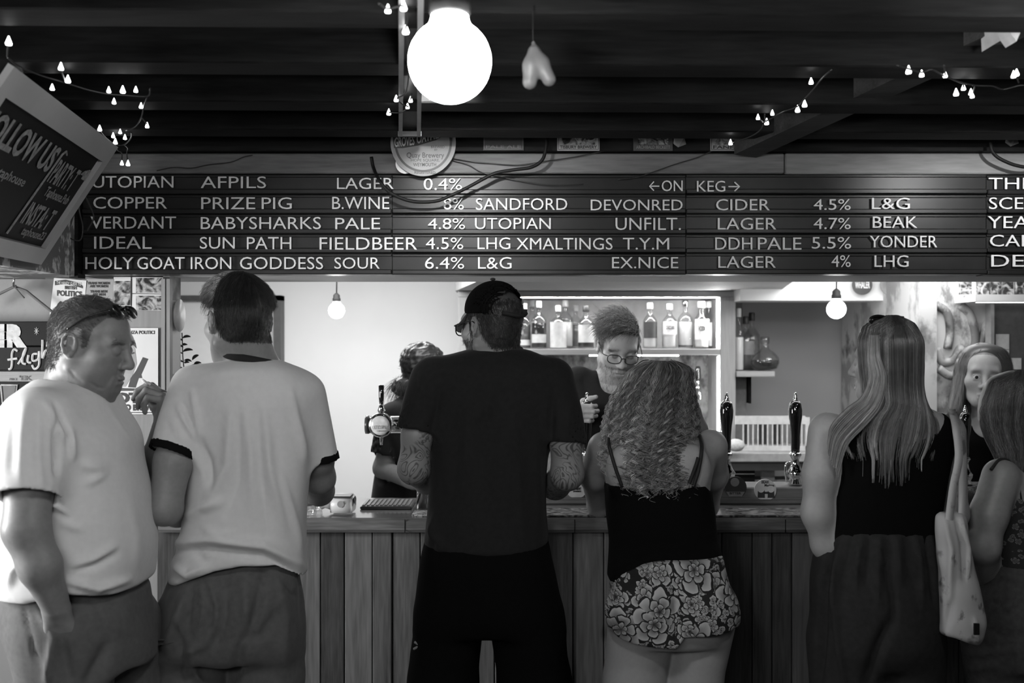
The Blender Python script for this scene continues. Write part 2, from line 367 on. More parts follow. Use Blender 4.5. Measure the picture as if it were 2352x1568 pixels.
# ------------------------------------------------------------------ the bar counter
CT = Z(1190, 3.5)                                 # counter top height
ct = thing('counter', 'long varnished wooden bar counter fronted with upright pine boards', 'bar counter', (0, 3.5, 0))
CX0 = X(345, 3.5)
m = MB(); m.box((CX0, 3.5, CT-.052), (4.15, 3.97, CT), .012); m.build('worktop', COUNTERW, ct)
m = MB(); m.box((X(345, 3.5), 3.515, CT-.056), (-1.22, 3.53, CT-.05)); 
x = CX0+.005; k = 0
rr = random.Random(3)
while x < 4.1:
    wd = rr.choice([.095, .10, .11, .085, .12, .07])
    m = MB().box((x+.0015, 3.548 + rr.uniform(-.004, .004), 0), (min(x+wd, 4.12)-.0015, 3.575, CT-.052), .003)
    m.build('board', [PLANK, PLANKB, PLANK, PLANKC][rr.randrange(4)], ct); x += wd; k += 1
MB().box((CX0+.03, 3.576, 0), (4.12, 3.6, CT-.053)).build('backing', BLACK, ct)
MB().box((CX0+.03, 3.90, 0), (4.12, 3.93, CT-.053)).build('rear_panel', PALEWOOD, ct)
for px in (930, 1320, 1804):
    MB().box((X(px, 3.5)-.0012, 3.4985, CT-.05), (X(px, 3.5)+.0012, 3.502, CT-.004)).build('joint', BLACK, ct)
# raised wooden plinth behind the right part of the counter
pl = thing('pump_plinth', 'raised varnished wooden plinth along the back of the counter carrying the hand pumps', 'bar plinth', (X(1230, 3.85), 3.85, CT))
PZ = Z(1116, 3.82)
pw = wood('plinth_wood', .16, .26, 0, 1, .35, True, coat=.3, stretch=9)
MB().box((X(1230, 3.8), 3.80, CT+.001), (4.1, 3.96, PZ-.002), .004).build('body', pw, pl)
MB().box((X(1230, 3.8), 3.792, Z(1146, 3.8)), (4.1, 3.80, Z(1143, 3.8))).build('groove_bead', pw, pl)
# ------------------------------------------------------------------ letter board
lb = thing('menu_board', 'long black slatted letter board listing the beers in white capitals above the bar', 'menu board', (0, 3.47, Z(630, 3.47)))
RAILY = 3.475
RB = [400, 446, 491, 537, 581, 630]
RAILM = plain('satin_black_rail', .017, .36, var=.25, scale=14, spec=.3)
cuts = [190, 901, 1575, 2265, 2760]
for r in range(5):
    for c in range(4):
        x0, x1 = X(cuts[c], RAILY)+.001, X(cuts[c+1], RAILY)-.001
        zt, zb = Z(RB[r], RAILY), Z(RB[r+1], RAILY)
        dz = [0, .002, -.001, .003][c]*(1 if r % 2 else -1)*.6
        m = MB(); m.box((x0, RAILY, zb+dz), (x1, 3.555, zt+dz-.002))
        m.box((x0, RAILY-.012, zb+dz), (x1, RAILY+.01, zb+dz+.017), .003)
        m.box((x0, RAILY-.005, zt+dz-.012), (x1, RAILY+.01, zt+dz-.003), .002)
        m.build('rail', RAILM, lb)
words_ = [  # text, x0, x1, row top, row bottom
 ('UTOPIAN',213,398,404,431),('AFPILS',461,611,405,432),('LAGER',774,904,408,434),('0.4%',973,1061,409,436),('\u2190ON',1491,1568,414,439),('KEG\u2192',1601,1700,415,440),('THE',2271,2372,408,434),
 ('COPPER',214,383,452,479),('PRIZE',462,586,453,480),('PIG',601,670,453,480),('B.WINE',763,894,452,480),('8%',1019,1065,455,481),('SANDFORD',1093,1303,455,482),('DEVONRED',1357,1568,458,483),('CIDER',1645,1768,457,483),('4.5%',1869,1954,457,482),('L&G',2003,2090,454,480),('SCENT',2272,2420,453,480),
 ('VERDANT',208,404,497,525),('BABYSHARKS',461,737,498,526),('PALE',770,873,500,526),('4.8%',983,1068,501,526),('UTOPIAN',1091,1265,500,526),('UNFILT.',1414,1564,500,528),('LAGER',1649,1783,500,527),('4.7%',1869,1954,500,526),('BEAK',2005,2107,497,523),('YEAST',2269,2420,496,524),
 ('IDEAL',216,348,543,571),('SUN',459,539,544,571),('PATH',567,669,544,572),('FIELDBEER',734,958,545,573),('4.5%',978,1064,545,572),('LHG',1097,1172,545,572),('XMALTINGS',1186,1407,546,573),('T.Y.M',1431,1537,546,573),('DDH',1643,1728,545,573),('PALE',1741,1841,545,573),('5.5%',1865,1955,544,571),('YONDER',1998,2153,541,568),('CARL',2274,2400,539,566),
 ('HOLY',196,306,590,618),('GOAT',315,424,590,618),('IRON',438,531,590,618),('GODDESS',551,742,590,618),('SOUR',768,872,591,617),('6.4%',976,1066,590,617),('L&G',1098,1175,590,617),('EX.NICE',1406,1558,590,616),('LAGER',1650,1782,588,615),('4%',1910,1954,586,613),('LHG',2009,2087,586,613),('DEEP',2277,2420,585,612)]
LETTERW = plain('white_letter_plastic', .82, .4, var=.02)
for t, x0, x1, y0, y1 in words_:
    D = RAILY-.013
    m = MB(); o = P(x0, y1, D); text_on(m, t, o, P(x1, y1, D)-o, P(x0, y0, D)-o, (0, 1, 0), -.004, .0035)
    for v_ in range(len(m.v)): pass
    m.build('lettering', LETTERW, lb)

# ------------------------------------------------------------------ lamps
def globe(name, px, py, D, dia, label, strength, cord_top, clear=False, group=None, wire=.0035, sock=True):
    c = P(px, py, D); R = dia/2
    t = thing(name, label, 'lamp', c, group)
    prof = [(.001, -R)] + [(R*math.sin(a), -R*math.cos(a)) for a in np.linspace(.12, 2.42, 22)] + [(R*.52, R*.86), (R*.46, R*1.0), (R*.44, R*1.12), (.001, R*1.12)]
    MB().lathe(prof, c, 32).build('globe', emit('lit_globe_%g' % strength, strength), t, True)
    MB().lathe([(R*.44, R*1.1), (R*.5, R*1.16), (R*.5, R*1.5), (R*.42, R*1.6), (R*.42, R*1.9), (R*.3, R*2.05), (.006, R*2.2), (.001, R*2.25)], c, 20).build('lamp_holder', plain('dark_lampholder', .012, .5, spec=.2), t, True)
    MB().tube([c+V3(0, 0, R*2.2), V3(c[0]+.002, c[1], (c[2]+cord_top)/2), V3(c[0], c[1], cord_top)], wire, 8).build('cord', BLKPLASTIC, t, True)
    return t
globe('pendant_bulb', 1033, 141, 1.56, .128, 'large glowing white globe bulb hanging closest to the viewer, above the letter board', 105, 2.56)
globe('pendant_bulb', 773, 713, 5.3, .085, 'glowing bare bulb hanging before the bright white wall at the back left', 60, 2.22)
globe('pendant_bulb', 1921, 710, 5.2, .098, 'glowing bare bulb hanging before the grey wall at the back right', 34, 2.22)
globe('pendant_bulb', 2700, 100, 1.75, .128, 'large globe bulb hanging near the right end of the letter board', 70, 2.56)

def fairy(label, bulbs, wires, name='fairy_lights', zc=2.325, s=1.0):
    """a string of tiny cone lamps pinned up under the joists; depth comes from the ceiling height"""
    def Q(px, py, dz=0):
        D = min((zc+dz-CAMZ)*FPX/max(784-py, 60), 3.40); return P(px, py, D)
    first = Q(*bulbs[0])
    t = thing(name, label, 'fairy lights', first, 'fairy light strings under the ceiling')
    wm = MB()
    for wv in wires: wm.tube(spline([Q(*q) for q in wv], 5), .0022, 5)
    wm.build('wire', plain('dark_cable', .03, .4), t, True)
    for q in bulbs:
        c = Q(q[0], q[1]); k = s*(.62+.28*rr.random())
        b = MB().lathe([(.001, -.0075*k), (.0075*k, -.006*k), (.0085*k, -.002*k), (.004*k, .010*k), (.001, .017*k)], c, 10)
        b.build('bulb', emit('fairy_glow', 9), t, True)
    return t
fairy('fairy light string draped from the chalkboard frame along the joists at the left',
      [(20,98),(46,188),(140,156),(156,185),(120,203),(250,209),(282,209),(262,235),(324,245),(338,290),(229,297),(276,304),(260,313),(287,317),(265,327),(280,376),(294,377),(312,208)],
      [[(17,130),(18,112),(20,100)],[(18,132),(40,150),(90,172),(150,190),(205,207),(250,216),(290,219),(338,221),(345,203)],[(338,221),(330,245),(325,268),(312,290),(290,300)],[(229,300),(245,318),(265,332),(285,332),(300,318),(302,305),(295,304)],[(265,332),(270,345),(280,352),(280,372)],[(285,332),(293,340),(291,350),(293,374)],[(325,268),(337,284)],[(150,190),(140,160)],[(52,160),(47,182)]])
fairy('fairy light string wound along the pale cable tray at the top centre', [(891,24),(927,18),(932,72),(910,229),(943,231),(936,246),(893,260)],
      [[(870,8),(891,20),(927,14),(935,40),(932,72),(940,120),(938,180),(930,215),(912,226),(925,240),(938,246),(920,258),(893,258)],[(946,215),(943,230)]])
fairy('fairy light string crossing the joists toward the bottle labels at right of centre', [(1863,189),(1848,241),(1832,253),(1774,261),(1741,271),(1761,282),(1678,329)],
      [[(1910,160),(1890,178),(1870,203),(1850,225),(1830,245),(1800,256),(1775,270),(1758,280),(1745,300),(1720,315),(1680,328)],[(1756,262),(1758,280)],[(1741,271),(1752,280)]])
fairy('fairy light string sagging under the joists at the far right', [(2087,164),(2117,172),(2171,174),(2213,203),(2196,215),(2233,221),(2230,214),(2335,170),(2328,174)],
      [[(2060,150),(2087,158),(2117,166),(2140,160),(2165,172),(2200,187),(2240,196),(2280,198),(2305,205),(2345,196),(2380,200)],[(2213,190),(2213,200)],[(2240,196),(2233,218)],[(2340,190),(2335,175)],[(2168,150),(2171,172)]])
# small spot lamps hung between the joists and aimed at the letter board
def spot(x, label, power):
    c = V3(x, 2.60, 2.355); t = thing('spot_lamp', label, 'spot lamp', c, 'spot lamps over the letter board')
    ax = nrm(V3(0, .87, -.13)); MB().lathe([(.020, .0), (.023, -.002), (.023, -.055), (.016, -.068), (.001, -.068)], c, 20, ax).build('can', BLKPLASTIC, t, True)
    MB().tube([c-ax*.03+V3(0, 0, .02), V3(c[0], c[1]-.03, 2.56)], .005, 8).build('bracket', BLKPLASTIC, t, True)
    MB().lathe([(.001, .0005), (.018, .0005), (.018, .002), (.001, .002)], c, 20, ax).build('lens', emit('spot_lens', 2), t)
    l = bpy.data.lights.new('spot_beam', 'SPOT'); l.energy = power; l.spot_size = math.radians(80); l.spot_blend = 1.0; l.shadow_soft_size = .018
    o = bpy.data.objects.new('spot_beam', l); COL.objects.link(o); o.location = tuple(c+ax*.006); o.rotation_euler = Vector(ax).to_track_quat('-Z', 'Y').to_euler()
spot(X(984, 2.6), 'small black spot lamp behind the big globe bulb', 34)
spot(1.66, 'small black spot lamp above the right end of the letter board', 30)
# ------------------------------------------------------------------ ceiling pieces
tr = thing('cable_tray', 'pale boxed cable tray running along the ceiling from the bulb to the letter board', 'cable tray', P(935, 310, 3.2))
def traypt(px, py, z=2.335): return P(px, py, (z-CAMZ)*FPX/(784-py))
e = [traypt(924, -120), traypt(968, -120), traypt(962, 312), traypt(920, 312)]
def strip(a, b, w, h, mb):
    a, b = np.array(a), np.array(b); mb.box((0,0,0),(0,0,0)) if False else None
    u = V3(w/2, 0, 0); mb.add([a-u, a+u, b+u, b-u, a-u+V3(0,0,h), a+u+V3(0,0,h), b+u+V3(0,0,h), b-u+V3(0,0,h)], [(0,1,2,3),(7,6,5,4),(0,4,5,1),(1,5,6,2),(2,6,7,3),(3,7,4,0)])
tw = plain('pale_tray_plastic', .30, .4, var=.1)
m = MB(); strip(e[0], e[3], .012, .03, m); strip(e[1], e[2], .012, .03, m); strip((e[2]+e[3])/2, (e[2]+e[3])/2+V3(0,.012,0), .075, .03, m); m.build('side_rail', tw, tr)
m = MB(); strip((e[0]+e[1])/2+V3(0,0,.024), (e[2]+e[3])/2+V3(0,0,.024), .05, .006, m); m.build('base', plain('dark_tray_base', .05, .4), tr)
# pale bent gourd shaped ornament
def pear():
    D = 2.05; t = []
    return D
# corner speaker / junction box
bx = thing('ceiling_box', 'white box fixed to the ceiling at the top right corner', 'box', P(2345, 60, 2.25))
m = MB(); o_ = P(2330, 95, 2.25); m.prism([P(2319, 20, 2.25), P(2322, 78, 2.25), P(2420, 20, 2.25), P(2420, -60, 2.25)], (0, .14, .0)); m.build('case', plain('off_white_case', .6, .5), bx)
m = MB(); m.prism([P(2316, 62, 2.24), P(2335, 58, 2.24), P(2345, 72, 2.24), P(2335, 95, 2.24), P(2324, 80, 2.24)], (0, .05, 0)); m.build('bracket', plain('off_white_case', .6, .5), bx)
# black cable looped in front of the letter board
cb = [(853,360),(858,385),(872,415),(895,441),(930,458),(965,464),(1005,461),(1035,449),(1075,430),(1110,411),(1140,397),(1180,390),(1220,384),(1243,370),(1252,350),(1256,318)]
o = MB().tube(spline([P(x, y, 3.40 if i > 1 else 3.44) for i, (x, y) in enumerate(cb)], 6), .0058, 10).build('cable', plain('black_rubber_cable', .008, .55, spec=.25), None, True)
tag(o, 'thick black cable looped across the top rows of the letter board below the globe bulb', 'cable')
cb = [(2275,325),(2278,345),(2290,360),(2312,372),(2335,380),(2362,384),(2400,380)]
o = MB().tube(spline([P(x, y, 3.40) for x, y in cb], 6), .0058, 10).build('cable', plain('black_rubber_cable', .008, .55, spec=.25), None, True)
tag(o, 'thick black cable curling down at the right end of the beam above the letter board', 'cable')
for lab, pts in (('thin twin wire sagging from the round brewery sign along the pale beam to the right', [(1035,363),(1060,367),(1090,372),(1130,375),(1180,379),(1215,376),(1260,369),(1310,362),(1353,354),(1420,340)]),
                 ('thin wire running from the brewery sign down onto the top row of the letter board', [(1038,368),(1075,378),(1105,395),(1140,404),(1180,412),(1240,422),(1290,424),(1340,422)]),
                 ('thin wire climbing from the keg heading up to the fanfare label', [(1420,412),(1460,408),(1500,395),(1560,374),(1600,362),(1640,345),(1676,332)]),
                 ('thin wire running along the pale beam beside the left chalkboard', [(360,392),(400,384),(440,386),(480,378),(530,372),(560,360),(580,356)])):
    o = MB().tube(spline([P(x, y, 3.455) for x, y in pts], 5), .0018, 6).build('wire', plain('dark_cable', .03, .4), None, True); tag(o, lab, 'wire')
o = MB().tube(spline([P(x, y, 3.41) for x, y in [(178,470),(165,505),(158,540),(170,551),(186,549),(190,520),(182,480),(186,440),(205,470),(215,500),(200,530)]], 6), .0028, 6).build('wire', plain('dark_cable', .03, .4), None, True)
tag(o, 'dark wire looping down beside the left end of the letter board', 'wire')

# ------------------------------------------------------------------ round brewery sign and bottle labels above the letter board
sg = thing('brewery_sign', 'round cream brewery sign reading Quay Brewery, Hope Square, Weymouth, above the letter board', 'sign', P(972, 330, 3.43))
DS = 3.425; cx_, cy_, r_ = 972, 328, 75
circ = lambda r, n=48, a0=0, a1=2*PI: [P(cx_+r*math.sin(a), cy_-r*math.cos(a)*1.02, DS) for a in np.linspace(a0, a1, n, endpoint=(a1-a0 < 6.2))]
MB().prism(circ(r_), (0, .012, 0)).build('board', plain('cream_sign_card', .30, .55, var=.06), sg)
m = MB(); rg = [P(cx_+q*math.sin(a), cy_-q*math.cos(a)*1.02, DS-.0015) for a in np.linspace(0, 2*PI, 61) for q in (66, 61)]
m.add(rg, [(2*i, 2*i+1, 2*i+3, 2*i+2) for i in range(60)]); m.build('ring', plain('grey_print', .06, .5), sg)
m = MB(); ban = [P(x, y, DS-.002) for x, y in [(902,312),(905,340),(925,340),(960,334),(1000,322),(1030,306),(1036,296),(905,300)]]; m.prism(ban, (0, .0015, 0)); m.build('banner', plain('dark_print', .04, .5), sg)
m = MB()
ptext(m, 'GROVES', 906, 316, 952, 338, DS-.003, .02, .001, -5); ptext(m, 'OATMEAL', 957, 308, 1024, 331, DS-.003, .02, .001, -18); m.build('banner_lettering', CHALK, sg)
m = MB(); ptext(m, 'Quay Brewery', 934, 350, 1020, 366, DS-.002, .005, .001); ptext(m, 'HOPE SQUARE,', 944, 365, 1010, 372, DS-.002, 0, .001); ptext(m, 'WEYMOUTH', 949, 374, 1002, 382, DS-.002, .01, .001)
ptext(m, 'BREWED', 990, 335, 1021, 340, DS-.002, .0, .001); ptext(m, 'BY', 998, 342, 1005, 346, DS-.002, 0, .001)
ptext(m, 'REGISTERED', 952, 393, 1000, 399, DS-.002, .01, .001); m.build('lettering', plain('grey_print', .06, .5), sg)
o = MB().lathe([(.001, 0), (.034, 0), (.034, .006), (.001, .006)], P(931, 376, 3.44), 28, (0, 1, 0)).build('disc', plain('white_card', .8, .5), None)
tag(o, 'small white disc tucked behind the lower left edge of the brewery sign', 'disc')
def printlabel(x0, y0, x1, y1, label, base, txt=None, ink=None, pic=0, border=True):
    D = 3.428; t = thing('bottle_label', label, 'beer label', P((x0+x1)/2, y1, D), 'framed beer labels above the letter board')
    MB().pbox(x0, y0, x1, y1, D, D+.006).build('card', base, t)
    ink = ink or INK
    if border:
        m = MB()
        for a in ((x0+2, y0+2, x1-2, y0+3), (x0+2, y1-3.5, x1-2, y1-2.5), (x0+2, y0+2, x0+3, y1-2.5), (x1-3, y0+2, x1-2, y1-2.5)): m.pbox(*a, D-.001, D)
        m.build('border', ink, t)
    if pic: MB().pbox(x0+10, y0-6, x1-10, y1-14, D-.0012, D-.0002).build('picture', photo_print('label_print_%d' % pic, pic, .02, .4, 40), t)
    if txt:
        m = MB(); ptext(m, txt, x0+6, y1-12, x1-6, y1-4.5, D-.0015, .02, .001); m.build('lettering', ink, t)
printlabel(1110, 306, 1203, 345, 'dim beer label with a thin pale frame, nearest the brewery sign', plain('dark_label', .04, .5), 'PALE ALE', plain('dim_print', .14, .6), 0)
printlabel(1280, 300, 1377, 346, 'pale beer label with a line of small lettering, above SANDFORD', plain('pale_label', .34, .5), 'TISBURY BREWERY', None, 1)
printlabel(1455, 306, 1545, 346, 'dark beer label with a patterned picture, second from the right', plain('dark_label2', .06, .5), 'ARCHIBALD BECKETT', plain('dim_print2', .22, .6), 2, False)
printlabel(1632, 300, 1727, 346, 'beer label reading FANFARE in a double frame', plain('fanfare_label', .26, .5), 'FANFARE', None, 3)
for px, py, lb_ in ((1562, 325, 'crumpled clear tape tag stuck beside the patterned beer label'), (2326, 323, 'crumpled tape tag stuck on the beam at the far right')):
    m = MB(); m.prism([P(px-14, py-8, 3.43), P(px+10, py-10, 3.425), P(px+14, py+6, 3.43), P(px-4, py+13, 3.42), P(px-16, py+4, 3.43)], (0, .004, 0)); o = m.build('tape_tag', plain('crumpled_tape', .25, .3, var=.4), None); tag(o, lb_, 'tape')

# ------------------------------------------------------------------ chalkboard at the upper left
A, B = P(262, 332, 3.151), P(85, 602, 3.12)
C = A - nrm(V3(-.166, 1, .0175))*1.0
nb = nrm(np.cross(C-A, B-A)); nb = nb if np.dot(nb, np.array([0, 0, CAMZ])-A) > 0 else -nb
ch = thing('chalkboard', 'large tilted chalkboard with a pale wooden frame and chalk writing, hung at the upper left', 'chalkboard', A)
uu, vv = C-A, B-A
q = lambda a, b, h=0: A + uu*a + vv*b + nb*h
CHB = plain('slate_board', .009, .6, var=.3, scale=7, spec=.15)
MB().prism([q(.0,.0), q(.99,.0), q(.99,1), q(0,1)], -nb*.02).build('slate', CHB, ch)
fr = plain('pale_frame_paint', .40, .55, var=.08, scale=6)
def bar(p0, p1, p2, p3, h=.015): return MB().prism([p0, p1, p2, p3], nb*h)
ft, fs = .15, .055
for nm, pts in (('frame', [q(0,0),q(1,0),q(1,ft),q(0,ft)]), ('frame', [q(0,1),q(1,1),q(1,1-.12),q(0,1-.12)]), ('frame', [q(0,ft),q(fs,ft),q(fs,.88),q(0,.88)]), ('frame', [q(1,ft),q(1-fs,ft),q(1-fs,.88),q(1,.88)])):
    bar(*pts).build(nm, fr, ch)
def chalk(mb, s, a0, b0, a1, b1, bold=.0):
    """a runs from the far edge toward the viewer, so text is laid from a1 (left) to a0 (right)"""
    o = q(a1, b1, .003); text_on(mb, s, o, q(a0, b1, .003)-o, q(a1, b0, .003)-o, nb, bold, .0006)
for a_ in (('FOLLOW US', .40, .22, .93, .40, .03), ('PARTY: T', .14, .28, .36, .45, .02), ('Taphouse.Pub', .09, .47, .32, .56, .01), ('INSTA: T', .12, .60, .36, .76, .02), ('taphouse23', .09, .77, .30, .85, .01), ('taphouse', .50, .48, .70, .56, .01)):
    m = MB(); chalk(m, *a_); m.build('lettering', CHALKG, ch)
m = MB(); m.tube([q(.34, .24, .003), q(.36, .22, .003), q(.375, .25, .003), q(.40, .85, .003)], .003, 5); m.build('chalk_line', CHALKG, ch)
for k in range(3):
    m = MB(); m.tube(spline([q(.125-.014*k, .30+.0*k, .003), q(.10-.013*k, .27-.01*k, .003), q(.095-.012*k, .33, .003)], 4), .0035, 5); m.build('chalk_swirl', CHALKG, ch)

# ------------------------------------------------------------------ left wall: signs, posters, photographs
WD = 3.575
def card(name, label, cat, quad, mat, D=WD, th=.003, group=None):
    t = thing(name, label, cat, P(quad[3][0], quad[3][1], D), group)
    MB().prism([P(x, y, D) for x, y in quad], (0, th, 0)).build('sheet', mat, t); return t
po = card('poster', 'white poster reading THE HANDY GUIDE TO BRITISH POLITICS with cartoon piles', 'poster', [(124,638),(201,644),(188,745),(112,739)], PAPERW)
def inkt(t, parts, D=WD, mat=INK, nm='lettering'):
    for s, x0, y0, x1, y1, b_, sl in parts:
        m = MB(); ptext(m, s, x0, y0, x1, y1, D-.001, b_, .0006, sl); m.build(nm, mat, t)
m = MB(); m.prism([P(x, y, WD-.001) for x, y in [(126,645),(150,642),(175,648),(190,656),(190,662),(170,656),(150,652),(126,655)]], (0, .0006, 0)); m.build('banner', INK, po)
inkt(po, [('THE HANDY GUIDE TO', 130, 645, 186, 652, .01, 4)], WD-.001, PAPERW)
inkt(po, [('BRITISH', 149, 656, 176, 664, .02, 1), ('POLITICS', 131, 666, 188, 679, .04, 3), ('PLEASE', 120, 731, 146, 738, .02, 0)])
m = MB()
for cx, cy in ((139, 700), (171, 704), (136, 716)):
    for k, (w_, h_) in enumerate(((11, 3), (9, 3), (6, 3), (3, 3))): m.lathe([(.001, 0), (X(1176+w_, WD)*.92, 0), (X(1176+w_, WD)*.92, .0006), (.001, .0006)], P(cx, cy+6-k*4, WD-.0012-.0001*k), 14, (0, 1, 0))
m.build('cartoon', INK, po)
po = card('poster', 'grey poster with lines of bold capitals about trans women and trans men', 'poster', [(199,640),(262,641),(258,715),(193,712)], PAPERG)
inkt(po, [('TRANS WOMEN', 201, 647, 252, 653, .03, 0), ('ARE WOMEN', 206, 654, 248, 660, .03, 0), ('TRANS MEN', 207, 666, 246, 672, .03, 0), ('ARE MEN', 212, 673, 242, 679, .03, 0), ('TRANS RIGHTS', 206, 685, 252, 691, .03, 0), ('ARE HUMAN', 208, 692, 250, 697, .03, 0)])
for i, (qd, im, lb_) in enumerate((([(261,636),(300,636),(300,703),(261,702)], (262,645,299,701), 'tall snapshot of the pub interior beside the grey poster'),
        ([(304,636),(374,637),(374,674),(304,673)], (312,638,372,672), 'upper snapshot of the pair pinned by the wall edge'), ([(304,675),(374,676),(374,713),(303,712)], (312,679,373,712), 'lower snapshot of the pair pinned by the wall edge'))):
    t = card('photograph', lb_, 'photograph', qd, PAPERW, group='snapshots on the panel wall')
    MB().pbox(*im, WD-.0012, WD).build('picture', photo_print('snapshot_print_%d' % i, i+4, .015, .5, 30), t)
po = card('poster', 'pale election style poster with a man holding a pistol, reading VOT in heavy capitals', 'poster', [(236,753),(363,753),(363,951),(232,951)], PAPERW)
inkt(po, [('ENZA POLITICI', 292, 759, 355, 767, .02, 0), ('VOTA', 236, 901, 352, 926, .06, 0), ('ITANO BREW', 248, 928, 352, 943, .05, 0)])
m = MB(); m.prism([P(x, y, WD-.001) for x, y in [(240,892),(262,888),(285,891),(345,893),(345,897),(240,898)]], (0, .0006, 0)); m.prism([P(x, y, WD-.0012) for x, y in [(294,889),(300,868),(313,850),(328,820),(340,824),(324,860),(326,868),(318,868),(311,890)]], (0, .0006, 0)); m.pbox(245, 946, 350, 948, WD-.001, WD); m.build('pistol_print', plain('dark_print', .04, .5), po)
m = MB(); m.prism([P(x, y, WD-.0009) for x, y in [(250,780),(275,772),(296,778),(310,800),(314,835),(304,862),(288,888),(250,888)]], (0, .0006, 0)); m.build('face_print', plain('mid_print', .36, .6), po)
m = MB(); m.prism([P(x, y, WD-.0014) for x, y in [(302,778),(310,786),(313,800),(306,792)]], (0, .0006, 0)); m.prism([P(x, y, WD-.0014) for x, y in [(297,812),(308,808),(310,811),(299,815)]], (0, .0006, 0)); m.build('hair_print', plain('dark_print', .04, .5), po)
t = card('paper_sheet', 'small blank pale card on the wall below the pistol poster', 'card', [(262,958),(283,958),(283,998),(262,998)], PAPERW)
# hanging sign boards
sb = thing('hanging_sign', 'black hanging sign hand lettered BEER flights on a rope', 'sign', P(60, 852, 3.52))
MB().pbox(-120, 738, 152, 794, 3.51, 3.53, .002).build('board', BLACK, sb)
MB().pbox(-120, 796, 152, 850, 3.51, 3.53, .002).build('board', BLACK, sb)
m = MB(); ptext(m, 'BEER', -88, 744, 62, 798, 3.508, .10, .001); m.build('lettering', CHALK, sb)
m = MB()
for st in ([(41,806),(33,802),(28,812),(28,832),(26,845),(20,848)],[(18,826),(40,823)],[(42,836),(55,815),(60,800),(54,812),(52,832),(60,836)],[(66,815),(64,830),(72,833)],[(86,812),(76,814),(76,828),(88,824),(90,806),(90,838),(80,847),(74,838)],[(98,780),(98,822),(104,806),(110,806),(112,818)],[(118,764),(118,806),(124,810)],[(112,786),(126,784)],[(134,782),(128,786),(134,794),(140,798),(132,806)],[(108,796),(114,770)]):
    m.tube(spline([P(x, y, 3.508) for x, y in st], 5), .0042, 6)
for cx, cy, r in ((84, 760, 9), (117, 806, 7)):
    for k in range(4): a = k*PI/4; m.tube([P(cx-r*math.cos(a)*.6, cy-r*math.sin(a), 3.508), P(cx+r*math.cos(a)*.6, cy+r*math.sin(a), 3.508)], .001, 5)
m.build('script_lettering', CHALK, sb)
m = MB(); m.tube([P(-40, 700, 3.53), P(0, 674, 3.53), P(33, 658, 3.53), P(60, 668, 3.53), P(100, 700, 3.53), P(148, 738, 3.53)], .005, 8); m.tube([P(33, 658, 3.53), P(48, 676, 3.53), P(56, 684, 3.53)], .0025, 6); m.build('rope', plain('grey_rope', .14, .8), sb, True)
o = MB().tube([P(33, 634, 3.5), P(32, 645, 3.5), P(31, 655, 3.51), P(34, 660, 3.52), P(36, 654, 3.52)], .004, 8).build('hook', STEEL, None, True); tag(o, 'metal hook under the bulkhead holding the rope of the BEER flights sign', 'hook')
t = thing('wooden_plank', 'pale wooden plank with traces of lettering below the BEER flights sign', 'plank', P(50, 876, 3.54)); MB().pbox(-120, 853, 130, 876, 3.54, 3.56).build('board', wood('pale_plank', .2, .3, 0, 1.5, .6, False), t)
m = MB(); ptext(m, "'EK", 44, 862, 74, 873, 3.539, .03, .0006); ptext(m, 'PRICE', 22, 868, 40, 873, 3.539, .0, .0006); m.build('lettering', plain('dark_print', .04, .5), t)
t = thing('glass_price_sign', 'black sign painted with outlined beer glasses', 'sign', P(40, 929, 3.53)); MB().pbox(-120, 877, 110, 929, 3.53, 3.55).build('board', BLACK, t)
for gx in (2, 60):
    m = MB(); m.prism([P(gx+3, 886, 3.529), P(gx+34, 886, 3.529), P(gx+29, 922, 3.529), P(gx+6, 922, 3.529)], (0, .0005, 0)); m.build('glass_drawing', plain('grey_paint_glass', .13, .7), t)
    m = MB(); m.tube([P(gx, 884, 3.527), P(gx+38, 884, 3.527), P(gx+31, 925, 3.527), P(gx+4, 925, 3.527), P(gx, 884, 3.527)], .003, 5); m.build('outline', CHALK, t)
t = thing('wooden_plank', 'pale blank plank between the two lower black signs', 'plank', P(20, 949, 3.54)); MB().pbox(-120, 931, 90, 949, 3.54, 3.56).build('board', wood('pale_plank', .2, .3, 0, 1.5, .6, False), t)
t = thing('price_sign', 'lowest black sign on the left wall, with a chalked letter P', 'sign', P(10, 1000, 3.53)); MB().pbox(-120, 951, 60, 1003, 3.53, 3.55).build('board', BLACK, t)
m = MB(); ptext(m, 'P', 1, 962, 17, 992, 3.528, .06, .001); m.build('lettering', CHALK, t)
# decorative plate and notice on the jamb, sprig of eucalyptus
o = MB().lathe([(.001, 0), (.055, 0), (.06, .006), (.06, .01), (.001, .012)], V3(-1.23, 3.66, Z(724, 3.66)), 28, (1, 0, .0)).build('plate', plain('pale_plate', .55, .4), None, True); tag(o, 'round pale plate hung on the side of the bar opening', 'plate')
pa = thing('notice', 'sheet of closely written paper pinned on the side of the bar opening', 'notice', (-1.236, 3.64, Z(860, 3.64)))
MB().box((-1.2375, 3.605, Z(858, 3.65)), (-1.2355, 3.70, Z(690, 3.65))).build('sheet', PAPERW, pa)
eu = thing('eucalyptus_sprig', 'upright sprig of dark round eucalyptus leaves beside the white wall', 'plant', P(428, 960, 3.8))
DE = 3.78
stem = [(430,965),(426,905),(424,860),(420,820),(419,785),(418,764)]
MB().tube(spline([P(x, y, DE) for x, y in stem], 5), .0022, 6).build('stem', plain('grey_stem', .15, .6), eu, True)
MB().tube(spline([P(x, y, DE) for x, y in [(428,880),(440,850),(448,832)]], 5), .0016, 6).build('stem', plain('grey_stem', .15, .6), eu, True)
